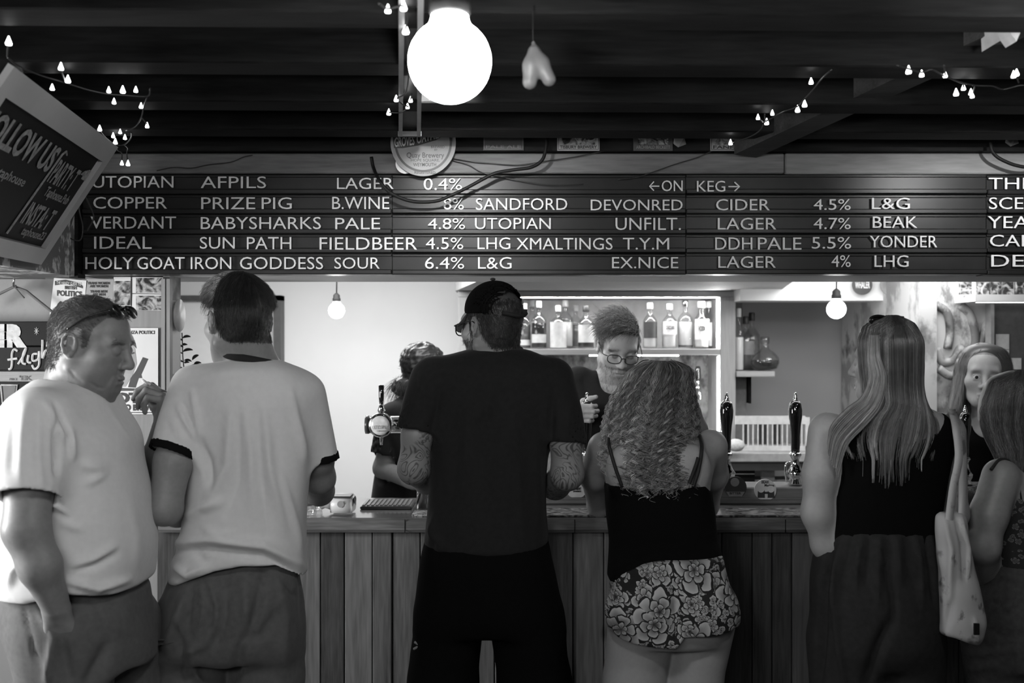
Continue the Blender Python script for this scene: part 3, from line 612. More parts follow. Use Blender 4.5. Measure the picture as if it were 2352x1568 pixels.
def leaf(mb, c, dirv, ln, wd, drop=.15):
    c = np.array(c); d = nrm(dirv); s = nrm(np.cross(d, (0, .35, 1))); n = np.cross(s, d); vs = []; fs = []
    for i in range(9):
        t_ = i/8; w_ = wd*math.sin(PI*min(t_*.94+.03, 1))**.6; b_ = c + d*ln*t_ + V3(0, 0, -drop*ln*(t_-.5)**2)
        vs += [b_ - s*w_ + n*w_*.35, b_, b_ + s*w_ + n*w_*.35]
    for i in range(8): fs += [(i*3, i*3+1, i*3+4, i*3+3), (i*3+1, i*3+2, i*3+5, i*3+4)]
    nv = len(vs); mb.add(vs + [v + np.array([0, .0, .0012]) for v in vs], fs + [tuple(nv+k for k in reversed(f)) for f in fs])
lm = plain('eucalyptus_leaf', .035, .5, var=.3)
for (x, y, sd, L_) in [(420,782,-1,14),(420,776,1,13),(421,797,-1,16),(421,793,1,9),(420,812,-1,17),(421,807,1,16),(423,832,-1,18),(424,834,1,9),(427,850,-1,23),(429,848,1,32),(440,830,-1,12),(442,826,.2,13),(446,836,1,12),(426,872,-1,18),(428,880,1,22),(427,900,-1,20),(428,915,1,20),(430,940,-1,18)]:
    m = MB(); leaf(m, P(x, y, DE), (sd, rr.uniform(-.4, .2), .16), 1.35*L_*DE/FPX, 1.3*(L_*.26*DE/FPX+.004)); m.build('leaf', lm, eu, True)
# ------------------------------------------------------------------ back bar unit
US = 5.75
UW = wood('pale_unit_wood', .30, .42, 2, .8, .5, False, bump=.05); UWH = wood('pale_unit_wood_rail', .30, .42, 0, .8, .5, False, bump=.05)
un = thing('back_bar_shelves', 'pale wooden back bar shelf unit with a lit bottle shelf above a stone panel', 'shelf unit', P(1400, 1100, US))
zt, zs0, zs1 = Z(668, US), Z(801, US), Z(815, US)
xl, xr = X(1052, US), X(1690, US)
m = MB(); m.box((xl, US, Z(682, US)), (xr, 6.3, zt), .004); m.build('top_rail', UWH, un)
MB().box((xr-.09, US, 0), (xr, 6.3, Z(682, US)), .004).build('post', UW, un)
MB().box((xl, US, 0), (xl+.06, 6.3, Z(682, US)), .004).build('post', UW, un)
MB().box((xl+.06, US, zs1), (xr-.09, 6.3, zs0), .003).build('shelf', UWH, un)
MB().box((xl+.06, 6.2, zs0), (xr-.09, 6.3, Z(682, US))).build('back_panel', plain('grey_marbled_panel', .62, .5, var=.3, scale=7), un)
MB().box((xl+.06, 6.1, 0), (xr-.09, 6.3, zs1)).build('stone_panel', peeling('mottled_stone', .02, .05, .20, 17, .5, .10), un)
led = emit('led_strip', 75)
MB().box((X(1190, US), US+.03, Z(683, US)), (xr-.10, US+.045, Z(680.5, US))).build('light_strip', led, un)
MB().box((xr-.103, US+.03, zs0+.01), (xr-.091, US+.04, Z(683, US))).build('light_strip', led, un)
MB().box((X(1355, US), US+.02, zs1-.006), (X(1560, US), US+.035, zs1-.0005)).build('light_strip', led, un)
MB().box((xr-.10, US+.02, 1.0), (xr-.091, US+.035, zs1-.01)).build('light_strip', led, un)
# side shelves to the right of the unit
sd = thing('side_shelf', 'small open wooden side shelf with bottles at the right end of the back bar', 'shelf', P(1735, 852, US))
MB().box((xr+.002, US-.02, Z(684, US)), (X(1778, US), 6.2, Z(666, US)), .003).build('board', UWH, sd)
MB().box((xr+.002, US-.02, Z(865, US)), (X(1778, US), 6.2, Z(852, US)), .003).build('board', UWH, sd)
MB().box((xr+.002, 6.0, Z(852, US)), (X(1728, US), 6.2, Z(684, US))).build('back_board', plain('dark_shelf_board', .10, .6), sd)  # back board in one even dark tone
MB().box((xr+.002, 5.95, 1.066), (X(1733, US), 6.2, Z(865, US))).build('lower_panel', plain('dull_metal_panel', .2, .45), sd)
MB().box((X(1735, US), 5.9, Z(930, US)), (X(1740, US), 5.98, Z(866, US))).build('edge_strip', BLACK, sd)
# bottles
def bottle(kind, label, px, py, D, h, R, neck, glassm, liquid=None, cap='pale', paper=None, shoulder=.62, square=False, txt=None, group='bottles on the lit shelf'):
    c = P(px, py, D); t = thing('bottle', label, 'bottle', c, group)
    sh = h*shoulder
    prof = [(R*.9, 0), (R, .006), (R, sh*.93), (R*.93, sh), (R*.62, sh+h*.07), (neck*1.15, sh+h*.12), (neck, sh+h*.16), (neck, h*.9), (neck*1.15, h*.905), (neck*1.15, h*.93), (neck, h*.935)]
    n = 20
    if square: prof = [(r*1.12, z) for r, z in prof[:4]] + prof[4:]
    MB().lathe(prof, c, 4 if False else n).build('glass', glassm, t, True)
    if liquid: MB().lathe([(R*.86, .008), (R*.9, .012), (R*.9, sh*.86), (R*.86, sh*.87)], c, n).build('liquid', liquid, t, True)
    cm = {'pale': plain('pale_cap', .75, .4), 'dark': plain('dark_cap', .05, .4), 'steel': STEEL}[cap]
    MB().lathe([(neck*1.25, h*.86), (neck*1.3, h*.865), (neck*1.3, h*.985), (neck*1.1, h), (.001, h)], c, 16).build('cap', cm, t, True)
    if paper:
        z0, z1, pm = paper
        vs = []; k = 14
        for i in range(k+1):
            a = -PI/2 + (i/k-.5)*2.3; vs += [c+V3(math.cos(a)*R*1.02, math.sin(a)*R*1.02, h*z0), c+V3(math.cos(a)*R*1.02, math.sin(a)*R*1.02, h*z1)]
        n0 = len(vs); vs += [v*1.0 + np.array([0, .002, 0]) for v in vs]
        fs = [(2*i, 2*i+2, 2*i+3, 2*i+1) for i in range(k)] + [(n0+2*i+1, n0+2*i+3, n0+2*i+2, n0+2*i) for i in range(k)]
        mesh_obj('label', vs, fs, pm, t, True)
        if txt:
            m = MB(); o = c+V3(-R*.6, -R*1.04, h*(z0*.6+z1*.4)); text_on(m, txt, o, (R*1.2, 0, 0), (0, 0, h*(z1-z0)*.26), (0, -1, 0), .02, .001); m.build('lettering', INK, t)
    return t
BG = plain('bottle_glass', .62, .08, spec=.8, var=.05)
CL = glass('clear_bottle_glass', .96, .04)
LQ = plain('clear_spirit', .8, .2, var=.05); LD = plain('dark_spirit', .03, .15); LM = plain('amber_spirit', .16, .15)
WL = plain('white_bottle_label', .8, .5); DL = plain('dark_bottle_label', .05, .5); ML = plain('grey_bottle_label', .3, .5)
DBT = 5.88
bottle(0, 'bottle with a round dark pattern half hidden by the black cap', 1205, 801, DBT, .27, .038, .012, CL, LM, 'pale', (.08, .2, WL))
bottle(0, 'tall dark bottle with a pale band label, standing right of the black cap', 1238, 800, DBT-.03, .278, .046, .013, CL, LD, 'pale', (.12, .30, WL))
bottle(0, 'slim pale bottle behind the dark one on the lit shelf', 1222, 798, DBT+.2, .29, .034, .013, CL, LQ, 'pale')
bottle(0, 'white bottle with a spiral print left of the barman', 1282, 801, DBT-.03, .255, .052, .013, CL, LQ, 'pale', (.03, .62, WL))
bottle(0, 'round shouldered clear bottle behind the spiral print bottle', 1298, 798, DBT+.12, .285, .05, .015, CL, LQ, 'pale')
bottle(0, 'clear bottle with dark contents behind, left of the black capped one', 1322, 798, DBT+.235, .26, .046, .013, CL, LM, 'pale')
bottle(0, 'black capped bottle with a white arched label beside the barman', 1346, 800, DBT-.03, .252, .05, .016, CL, LD, 'dark', (.14, .55, WL))
bottle(0, 'bottle with a dark hexagonal label right of the barman', 1493, 799, DBT, .268, .042, .015, CL, LQ, 'pale', (.22, .58, DL), txt=None)
bottle(0, 'bottle with a pale hexagonal label, second right of the barman', 1538, 799, DBT, .262, .045, .015, CL, LQ, 'pale', (.30, .60, WL), txt='CAZCABEL')
bottle(0, 'wide bottle with a decorated stopper and dark base', 1574, 799, DBT, .285, .046, .013, CL, LQ, 'steel', (.02, .06, DL))
bottle(0, 'pale bottle printed VODKA near the right end of the lit shelf', 1611, 799, DBT-.02, .275, .045, .018, CL, LQ, 'pale', (.18, .62, WL), txt='VODKA')
bottle(0, 'clear bottle tucked behind the VODKA bottle', 1628, 798, DBT+.14, .28, .042, .016, CL, LQ, 'pale')
g2 = 'bottles on the side shelf'
bottle(0, 'dark capped bottle at the back of the side shelf', 1727, 852, DBT+.24, .36, .05, .014, CL, LM, 'dark', None, group=g2)
bottle(0, 'dark capped bottle with a crest label on the side shelf', 1713, 852, DBT+.11, .33, .05, .014, CL, LM, 'dark', (.3, .55, ML), group=g2)
bottle(0, 'slim pale bottle against the post on the side shelf', 1697, 852, DBT-.02, .37, .03, .011, CL, LQ, 'pale', None, group=g2)
c = P(1757, 851, DBT-.05); t = thing('decanter', 'round bellied decanter half full of dark spirit on the side shelf', 'decanter', c)
MB().lathe([(.04, 0), (.07, .012), (.083, .045), (.08, .075), (.05, .11), (.025, .125), (.02, .15), (.024, .19), (.001, .19)], c, 28).build('glass', CL, t, True)
MB().lathe([(.036, .006), (.066, .016), (.078, .045), (.077, .062), (.001, .062)], c, 28).build('liquid', LD, t, True)
MB().lathe([(.02, .155), (.026, .16), (.026, .195), (.02, .2), (.001, .2)], c, 16).build('stopper', glass('stopper_glass', .9, .1), t, True)
# taps on the stone panel
def wall_tap(px, py, label):
    D = 5.98; c = P(px, py, D); t = thing('beer_tap', label, 'beer tap', c, 'taps on the stone panel')
    MB().lathe([(.016, .035), (.018, .05), (.016, .10), (.012, .115), (.001, .117)], c, 16).build('handle', GLOSSBLK, t, True)
    m = MB(); m.lathe([(.012, 0), (.012, .035)], c, 14); m.tube([c+V3(0, .1, -.02), c+V3(0, 0, -.02), c+V3(0, -.05, -.03), c+V3(0, -.06, -.08)], .011, 10); m.lathe([(.017, -.03), (.019, -.01), (.012, .0)], c, 14); m.build('spout', CHROME, t, True)
    return t
wall_tap(1603, 885, 'black handled chrome tap on the stone panel behind the curly hair')
wall_tap(1301, 892, 'black handled tap on the stone panel beside the barman')
# back counter, rack and fridge
bc = thing('back_counter', 'dark topped back counter with open shelving below, behind the hand pumps', 'back counter', P(1780, 1140, 5.5))
z0 = Z(1040, 5.5)
MB().box((X(1600, 5.5), 5.5, z0-.05), (X(1870, 5.5), 5.742, z0), .004).box((xr+.004, 5.742, z0-.05), (X(1870, 5.5), 6.3, z0)).build('top', plain('pale_counter_edge', .35, .4), bc)
MB().box((X(1600, 5.5), 5.52, z0-.10), (X(1870, 5.5), 5.74, z0-.051)).build('fascia', plain('dark_fascia', .04, .4), bc)
MB().box((X(1600, 5.5), 5.6, 0), (X(1870, 5.5), 5.74, z0-.16)).build('body', plain('grey_unit', .22, .6), bc)
MB().box((X(1625, 5.5), 5.58, Z(1118, 5.5)), (X(1742, 5.5), 5.6, Z(1066, 5.5))).build('opening_shade', BLACK, bc)  # solid black panel, its colour stands for the shade inside the shelving
MB().box((X(1690, 5.5), 5.57, Z(1093, 5.5)), (X(1740, 5.5), 5.582, Z(1091, 5.5))).build('rail', STEEL, bc)
MB().box((X(1757, 5.5), 5.58, Z(1118, 5.5)), (X(1788, 5.5), 5.6, Z(1066, 5.5))).build('opening_shade', plain('grey_shadow_panel', .14, .5), bc)  # second solid panel, shade of the opening put in as grey
rk = thing('drying_rack', 'white wire and wood drying rack on the back counter', 'rack', P(1775, 1038, 5.6))
DR = 5.6; rw = plain('white_rack', .62, .5)
m = MB(); m.pbox(1690, 955, 1850, 974, DR, DR+.015).pbox(1850, 958, 1860, 1034, DR, DR+.02).pbox(1690, 1024, 1856, 1035, DR, DR+.135); m.build('frame', rw, rk)
for k in range(13):
    MB().pbox(1706+k*11.2, 974, 1709+k*11.2, 1024, DR+.002, DR+.012).build('bar', rw, rk)
m = MB(); m.pbox(1708, 972, 1720, 1020, 5.68, 5.72).pbox(1741, 975, 1762, 1020, 5.68, 5.72).pbox(1776, 972, 1792, 1020, 5.68, 5.72); o = m.build('cloth_bundle', plain('dark_crockery', .05, .4), None)
tag(o, 'dark crockery standing behind the bars of the drying rack', 'crockery')
o = MB().blob(P(1690, 1022, 5.45), (.05, .04, .035), 14, 8).build('cloth', plain('white_cloth', .6, .8, var=.2, scale=60, bump=.8), None, True); tag(o, 'crumpled white cloth on the back counter beside the left hand pump', 'cloth')
for i, px in enumerate((1646, 1656)):
    o = MB().lathe([(.001, 0), (.024, 0), (.03, .12), (.027, .12), (.022, .006), (.001, .006)], P(px, 1040, 5.5), 18).build('tumbler', STEEL, None, True); tag(o, 'steel tumbler beside the stone panel, %s of the two' % ('left' if i == 0 else 'right'), 'tumbler', 'steel tumblers')
# discs on the white bulkhead
for px, mt, lb_ in ((1981, plain('dark_disc', .06, .4), 'dark round pump badge hung on the white bulkhead'), (2045, plain('pale_disc', .30, .5), 'pale round pump badge hung on the white bulkhead')):
    t = thing('pump_badge', lb_, 'badge', P(px, 654, 5.55)); R = 23*5.55/FPX
    MB().lathe([(.001, 0), (R, 0), (R, .008), (.001, .008)], P(px, 654, 5.55), 32, (0, 1, 0)).build('disc', mt, t)
    m = MB(); ptext(m, 'WHALER' if px < 2000 else 'NORTH', px-17, 646, px+17, 662, 5.547, .02, .001); m.build('lettering', WL if px < 2000 else ML, t)
# old plaster wall: painted baroque swags, shelf of cards, dark mirror and notes
m = MB()
DO = 5.12
for pts in ([(2150,700),(2175,718),(2182,760),(2176,800)],[(2206,700),(2228,722),(2240,770),(2236,810)],[(2290,700),(2268,740),(2252,790),(2236,812)],[(2150,800),(2165,830),(2190,825),(2205,800),(2215,810)],[(2155,845),(2185,862),(2215,842)]):
    m.tube(spline([P(x, y, DO+.012) for x, y in pts], 6), .022, 8)
o = m.build('plaster_swag', peeling('swag_paint', .05, .16, .4, 12, .5, .05), None, True); tag(o, 'worn plaster scrollwork on the old wall behind the women at the right', 'plaster ornament')
ms = thing('wall_shelf', 'white wall shelf lined with small prints at the top right of the back wall', 'shelf', P(2300, 690, 4.95))
MB().pbox(2240, 676, 2460, 692, 4.9, 5.13).build('board', WHITE, ms); MB().pbox(2245, 692, 2460, 695, 4.98, 5.0).build('light_strip', emit('shelf_strip', 3), ms)
for k, x in enumerate((2208, 2248, 2276, 2304, 2336)):
    o = MB().pbox(x, 640, x+24, 676, 5.0+.01*(k % 2), 5.03+.01*(k % 2)).build('print_card', photo_print('card_print_%d' % k, k+20, .03, .45, 30), None); tag(o, 'small printed card on the wall shelf, %s from its left end' % ('first', 'second', 'third', 'fourth', 'fifth')[k], 'card', 'printed cards on the wall shelf')
mi = thing('dark_board', 'dark framed board hung on the old wall behind the women at the right', 'board', P(2330, 850, 5.06))
MB().pbox(2283, 697, 2480, 900, 5.06, 5.1).build('panel', plain('dark_board_face', .09, .25), mi); MB().pbox(2276, 697, 2284, 900, 5.04, 5.1).build('frame', plain('grey_frame', .3, .5), mi)
for k, (x0, y0, x1, y1, lb_) in enumerate(((2288,767,2318,802,'upper pale note stuck on the dark board'), (2290,803,2318,822,'middle pale note stuck on the dark board'), (2310,822,2346,848,'lowest pale note stuck on the dark board'))):
    o = MB().pbox(x0, y0, x1, y1, 5.055-.002*k, 5.059).build('note', plain('pale_note', .5, .6), None); tag(o, lb_, 'note', 'notes on the dark board')

# ------------------------------------------------------------------ things on the counter
def hand_pump(px, D, base_y, label, k=1.0):
    c = P(px, base_y, D); c[2] = PZ; t = thing('hand_pump', label, 'hand pump', c, 'hand pumps on the plinth'); s = D/FPX*k
    top = (base_y-905)*s
    H = lambda y: (base_y-y)*s
    MB().lathe([(17*s, 0), (19*s, H(1112)), (14*s, H(1104)), (18*s, H(1096)), (20*s, H(1088)), (14*s, H(1080)), (10*s, H(1070)), (8*s, H(1058)), (11*s, H(1052)), (14*s, H(1047)), (11*s, H(1042)), (.001, H(1042))], c, 24).build('base', CHROME, t, True)
    MB().lathe([(9*s, H(1045)), (10*s, H(1030)), (10*s, H(1005)), (12*s, H(980)), (15*s, H(960)), (15.5*s, H(945)), (13*s, H(930)), (9*s, H(924)), (.001, H(924))], c, 24).build('handle', GLOSSBLK, t, True)
    MB().lathe([(8*s, H(926)), (5*s, H(921)), (6*s, H(918)), (3.5*s, H(915)), (4.5*s, H(912)), (2.5*s, H(909)), (3*s, H(906)), (.001, H(904))], c, 16).build('finial', CHROME, t, True)
    m = MB(); m.tube(spline([c+V3(-20*s, .0, H(1110)), c+V3(-23*s, 0, H(1085)), c+V3(-21*s, 0, H(1068)), c+V3(-12*s, 0, H(1066))], 5), 2.5*s, 8); m.build('spout', CHROME, t, True)
    return t
hand_pump(1669, 3.86, 1116, 'black handled hand pump beside the curly haired woman')
hand_pump(1827, 3.86, 1116, 'black handled hand pump beside the woman in the black tank top')
hand_pump(2217, 3.86, 1116, 'black handled hand pump partly hidden between the two women at the right', .86)
def clip(px, py, D, R, label, mat, words, dark=False, art=None):
    t = thing('pump_clip', label, 'pump clip', P(px, py, D), 'round pump clips on the plinth'); r = R*D/FPX
    poly = [P(px+R*math.sin(a), min(py-R*math.cos(a), py+R*.86), D) for a in np.linspace(0, 2*PI, 40, endpoint=False)]
    MB().prism(poly, (0, .006, 0)).build('disc', mat, t)
    m = MB()
    for s_, x0, y0, x1, y1 in words: ptext(m, s_, px+x0, py+y0, px+x1, py+y1, D-.001, .02, .0008)
    if words: m.build('lettering', WL if dark else INK, t)
    if art: art(t, px, py, D-.0012)
    return t
def beak_art(t, px, py, D):
    m = MB()
    for x0, x1 in ((-17, -2), (6, 20)): m.prism([P(px+x0, py+0, D), P(px+x1, py+0, D), P(px+x1+1, py+18, D), P(px+x0-1, py+18, D)], (0, .0008, 0))
    m.pbox(px-3, py+4, px+7, py+9, D, D+.0008); m.build('print', DL, t)
    m = MB()
    for xc in (-10, 13): m.lathe([(.001, 0), (8*D/FPX, 0), (8*D/FPX, .0006), (.001, .0006)], P(px+xc, py-2, D-.001), 18, (0, 1, 0))
    m.build('print', WL, t)
def sail_art(t, px, py, D):
    m = MB(); m.prism([P(px-22, py+10, D), P(px+21, py+10, D), P(px+14, py+21, D), P(px-15, py+21, D)], (0, .0008, 0)); m.lathe([(.001, 0), (10*D/FPX, 0), (10*D/FPX, .0008), (.001, .0008)], P(px-2, py-12, D), 20, (0, 1, 0)); m.build('print', ML, t)
clip(1690, 1119, 3.79, 25, 'dark round pump clip on the plinth beside the curly haired woman', DL, [('BITTER', -14, 11, 12, 16)], False, sail_art)
clip(1758, 1125, 3.785, 25, 'pale round pump clip reading BEAK with two beer mugs', WL, [('BEAK', -9, -22, 9, -15), ('Mariana', -2, -14, 20, -8)], False, beak_art)
clip(1256, 1117, 3.785, 22, 'patterned round pump clip half hidden by the man in the black T-shirt', ML, [('UTOPIAN', -16, -4, 18, 6)], True)
clip(1324, 1121, 3.785, 24, 'white round pump clip with small BABY lettering beside the curly haired woman', WL, [('BABY', -8, -2, 10, 4), ('SHARKS', -8, 5, 10, 9)])
clip(1337, 1072, 3.80, 24, 'patterned round pump clip half hidden behind the bare arm of the curly haired woman', ML, [])
# tap tower with the round lit lens
D = 3.72
tt = thing('tap_tower', 'horizontal chrome tap tower with a round lit UTOPIAN lens and black lever', 'tap tower', P(975, 1160, D))
MB().lathe([(20*D/FPX, 0), (20*D/FPX, 175*D/FPX)], P(842, 975, D), 28, (1, 0, 0)).build('crossbar', STEEL, tt, True)
MB().lathe([(21*D/FPX, 0), (21*D/FPX, 8*D/FPX)], P(840, 975, D), 28, (1, 0, 0)).build('end_cap', plain('dark_end_cap', .08, .2), tt, True)
c = P(973, 975, D); MB().lathe([(16*D/FPX, CT-c[2]), (16*D/FPX, 0)], c, 24).build('column', STEEL, tt, True)
for px, ck in ((876, 1), (946, 0)):
    c = P(px, 975, D-.05)
    MB().lathe([(6*D/FPX, 27*D/FPX), (9*D/FPX, 32*D/FPX), (6*D/FPX, 40*D/FPX), (5*D/FPX, 46*D/FPX)], c, 16).build('valve', CHROME, tt, True)
    MB().lathe([(4*D/FPX, 44*D/FPX), (6*D/FPX, 60*D/FPX), (6.5*D/FPX, 88*D/FPX), (5*D/FPX, 90*D/FPX), (.001, 90*D/FPX)], c, 16).build('lever', GLOSSBLK, tt, True)
    MB().lathe([(3*D/FPX, -46*D/FPX), (4*D/FPX, -30*D/FPX), (4*D/FPX, 0)], c, 12).build('spout', CHROME, tt, True)
    R = 27*D/FPX
    MB().lathe([(R*.9, -.004), (R, 0), (R*1.04, .012), (R*1.0, .04), (.001, .04)], c+V3(0, -.03, 0), 36, (0, 1, 0)).build('bezel', STEEL, tt, True)
    MB().lathe([(.001, -.008), (R*.5, -.007), (R*.9, -.003), (R*.9, .0)], c+V3(0, -.03, 0), 36, (0, 1, 0)).build('lens', plain('pale_lens', .75, .2, var=.15, scale=60), tt, True)
    m = MB(); ptext(m, 'UTOPIAN', px-20, 977, px+20, 985, c[1]-.04, .0, .0008); ptext(m, 'BREWING', px-10, 988, px+10, 991, c[1]-.04, .0, .0008); m.build('lettering', ML, tt)
# card reader
D = 3.62; cr = thing('card_reader', 'white card payment terminal lying on the counter beside the drinks glass', 'card reader', V3(X(790, D), D, CT))
k = D/FPX; x0, x1 = X(764, D), X(814, D)
prof = [(-.055, .004), (.04, .004), (.05, .02), (.052, .05), (.02, .064), (-.05, .058), (-.06, .03)]
m = MB(); n = len(prof)
rings = []
for j, xx in enumerate((x0, x0+.008, x1-.008, x1)):
    s_ = .86 if j in (0, 3) else 1
    rings += [(xx, D + y*s_, CT + .004 + z*s_) for y, z in prof]
m.add(rings, [(j*n+i, j*n+(i+1) % n, (j+1)*n+(i+1) % n, (j+1)*n+i) for j in range(3) for i in range(n)] + [tuple(range(n)), tuple(range(4*n-1, 3*n-1, -1))]); m.build('body', WHITEPL, cr, True)
MB().box((x0+.004, D-.062, CT+.062), (x1-.004, D-.0, CT+.068), .002).build('top_edge', plain('dark_grey_plastic', .06, .4), cr)
m = MB(); m.lathe([(.001, 0), (.012, 0), (.012, .001), (.001, .001)], V3((x0+x1)/2, D-.062, CT+.04), 20, (0, 1, 0)); m.build('contactless_mark', plain('mid_grey_mark', .35, .4), cr)
m = MB(); m.tube([V3(x0+.004, D, CT+.03), V3(x0-.02, D-.0, CT+.034), V3(x0-.035, D, CT+.03), V3(x0-.045, D, CT+.02)], [.024, .02, .016, .012], 12); m.build('roll_housing', WHITEPL, cr, True)
# glass tumbler, cans of drinks, drip tray and beer mats
def tumbler(px, D, label, h=.085, r=.033):
    c = V3(X(px, D), D, CT+.001); o = MB().lathe([(.001, 0), (r*.85, 0), (r*.9, .004), (r, h), (r*.93, h), (r*.82, .016), (.001, .014)], c, 20).build('glass_tumbler', glass('drink_glass', .97, .01), None, True); tag(o, label, 'glass', 'empty glasses by the white shirted man')
tumbler(708, 3.56, 'cut glass tumbler on the counter closest to the man in the ringer shirt'); tumbler(722, 3.66, 'cut glass tumbler behind the other, beside the card reader')
D = 3.78; dt = thing('drip_tray', 'black slotted drip tray on the counter under the tap tower', 'drip tray', V3(X(900, D), D, CT))
m = MB(); m.box((X(836, D), D-.10, CT), (X(951, D), D+.07, CT+.012), .003); m.build('tray', plain('tray_black', .03, .35), dt)
for k in range(11): MB().box((X(840, D)+k*.0165, D-.088, CT+.012), (X(840, D)+k*.0165+.009, D+.05, CT+.016)).build('slat', plain('tray_slat', .2, .3), dt)
c = V3(X(985, 3.72), 3.72, CT); cn = thing('bottle', 'dark bottle with a printed pale label behind the tattooed arm', 'bottle', c)
MB().lathe([(.03, .0), (.033, .006), (.033, .15), (.02, .18), (.012, .20), (.012, .26), (.001, .26)], c+V3(.052, -.02, 0), 22).build('glass', plain('dark_bottle_glass', .03, .1), cn, True)
MB().lathe([(.0335, .05), (.0337, .13)], c+V3(.052, -.02, 0), 22).build('label', WL, cn, True)
o = MB().box((X(948, 3.56), 3.53, CT), (X(1010, 3.56), 3.61, CT+.01), .002).build('beer_mat_holder', photo_print('mat_print', 31, .05, .6, 60), None); tag(o, 'printed metal tray on the counter edge left of the man in the black T-shirt', 'tray')
BM = photo_print('bar_runner_print', 33, .03, .30, 30)
for x0, x1, lb_ in ((1255, 1400, 'patterned bar runner on the counter between the black T-shirt and the curly haired woman'), (1640, 1900, 'patterned bar runner on the counter in front of the hand pumps'), (1930, 2330, 'patterned bar runner on the counter behind the women at the right')):
    o = MB().box((X(x0, 3.53), 3.52, CT+.0005), (X(x1, 3.53), 3.68, CT+.007), .002).build('bar_runner', BM, None); tag(o, lb_, 'bar runner')
# ------------------------------------------------------------------ sculpting volume: smooth unions of round cones, ellipsoids and lofts, turned into one mesh
def _axis(lo, hi, h, fine, hf):
    out = [lo]; x = lo
    while x < hi:
        x += hf if any(a - h <= x <= b for a, b in fine) else h
        out.append(x)
    return np.array(out, np.float64)
class Vox:
    def __init__(s, lo, hi, h, fine=(), hf=.003):
        s.ax = [_axis(lo[i], hi[i], h, [(f[0][i], f[1][i]) for f in fine], hf) for i in range(3)]
        s.h = h; s.d = np.full([len(a) for a in s.ax], 1.0, np.float32)
    def win(s, lo, hi):
        sl = []
        for i in range(3):
            a = max(np.searchsorted(s.ax[i], lo[i])-1, 0); b = min(np.searchsorted(s.ax[i], hi[i])+1, len(s.ax[i])); sl.append(slice(a, max(b, a)))
        x = s.ax[0][sl[0]][:, None, None]; y = s.ax[1][sl[1]][None, :, None]; z = s.ax[2][sl[2]][None, None, :]
        return tuple(sl), x, y, z
    def put(s, sl, p, k, op='u'):
        a = s.d[sl]; p = p.astype(np.float32)
        if p.size == 0: return s
        if op == 'u':
            h = np.maximum(k-np.abs(a-p), 0)/k; s.d[sl] = np.minimum(a, p)-h*h*k*.25
        else:
            p = -p; h = np.maximum(k-np.abs(a-p), 0)/k; s.d[sl] = np.maximum(a, p)+h*h*k*.25
        return s
    def cone(s, a, b, ra, rb, k=.02, op='u', sq=None, cut=None):
        """round cone; sq=(direction, factor) flattens it along a direction; cut=[(point, normal)] trims it flat"""
        a, b = np.array(a, float), np.array(b, float); m = max(ra, rb)*(max(sq[1], 1) if sq else 1)+k+.015
        sl, x, y, z = s.win(np.minimum(a, b)-m, np.maximum(a, b)+m)
        px, py, pz = x-a[0], y-a[1], z-a[2]; ba = b-a; L = max(ba@ba, 1e-9)
        t = np.clip((px*ba[0]+py*ba[1]+pz*ba[2])/L, 0, 1)
        qx, qy, qz = px-t*ba[0], py-t*ba[1], pz-t*ba[2]
        q2 = qx*qx+qy*qy+qz*qz
        if sq:
            u = nrm(sq[0]); c = qx*u[0]+qy*u[1]+qz*u[2]; q2 = q2-c*c+(c/sq[1])**2
        d = np.sqrt(q2)-(ra+(rb-ra)*t)
        for p, n in (cut or []):
            n = nrm(n); d = np.maximum(d, (x-p[0])*n[0]+(y-p[1])*n[1]+(z-p[2])*n[2])
        return s.put(sl, d, k, op)
    def limb(s, pts, rad, k=.02, op='u', **kw):
        for i in range(len(pts)-1): s.cone(pts[i], pts[i+1], rad[i], rad[i+1], k, op, **kw)
        return s
    def ell(s, c, r, R=None, k=.02, op='u'):
        c = np.array(c, float); r = np.array(r, float); m = r.max()+k+.015
        sl, x, y, z = s.win(c-m, c+m); x, y, z = x-c[0], y-c[1], z-c[2]
        if R is not None: x, y, z = (R[0][0]*x+R[0][1]*y+R[0][2]*z, R[1][0]*x+R[1][1]*y+R[1][2]*z, R[2][0]*x+R[2][1]*y+R[2][2]*z)
        k0 = np.sqrt((x/r[0])**2+(y/r[1])**2+(z/r[2])**2); k1 = np.sqrt((x/r[0]**2)**2+(y/r[1]**2)**2+(z/r[2]**2)**2)+1e-9
        return s.put(sl, k0*(k0-1)/k1, k, op)
    def loft(s, rows, k=.02, n=2.3, op='u', hem=None, cap=.02, yaw=0.0):
        """rows (z, cx, cy, rx, ry) top to bottom or bottom to top; hem(x, y) gives a lower trim height"""
        R = np.array(sorted(rows), float); zs = R[:, 0]; m = .05
        lo = [min(R[:, 1]-R[:, 3].max())-m, min(R[:, 2]-R[:, 4].max()*1.4)-m, zs[0]-m]; hi = [max(R[:, 1]+R[:, 3].max())+m, max(R[:, 2]+R[:, 4].max()*1.4)+m, zs[-1]+m]
        sl, x, y, z = s.win(lo, hi); zz = z.ravel()
        v = [smooth_interp(zz, zs, R[:, i])[None, None, :] for i in range(1, 5)]
        dx, dy = x-v[0], y-v[1]
        if yaw: c_, s_ = math.cos(yaw), math.sin(yaw); dx, dy = dx*c_+dy*s_, -dx*s_+dy*c_
        k0 = (np.abs(dx/v[2])**n+np.abs(dy/v[3])**n)**(1/n)+1e-6; r = np.sqrt(dx*dx+dy*dy)+1e-6
        d = r*(1-1/k0); d = np.maximum(d, -np.minimum(v[2], v[3]))
        top = z-zs[-1]; bot = zs[0]-z
        if hem is not None: bot = np.maximum(bot, hem(x, y)-z)
        for e in (top, bot):
            h = np.maximum(cap-np.abs(d-e), 0)/cap; d = np.maximum(d, e)+h*h*cap*.25
        return s.put(sl, d, k, op)
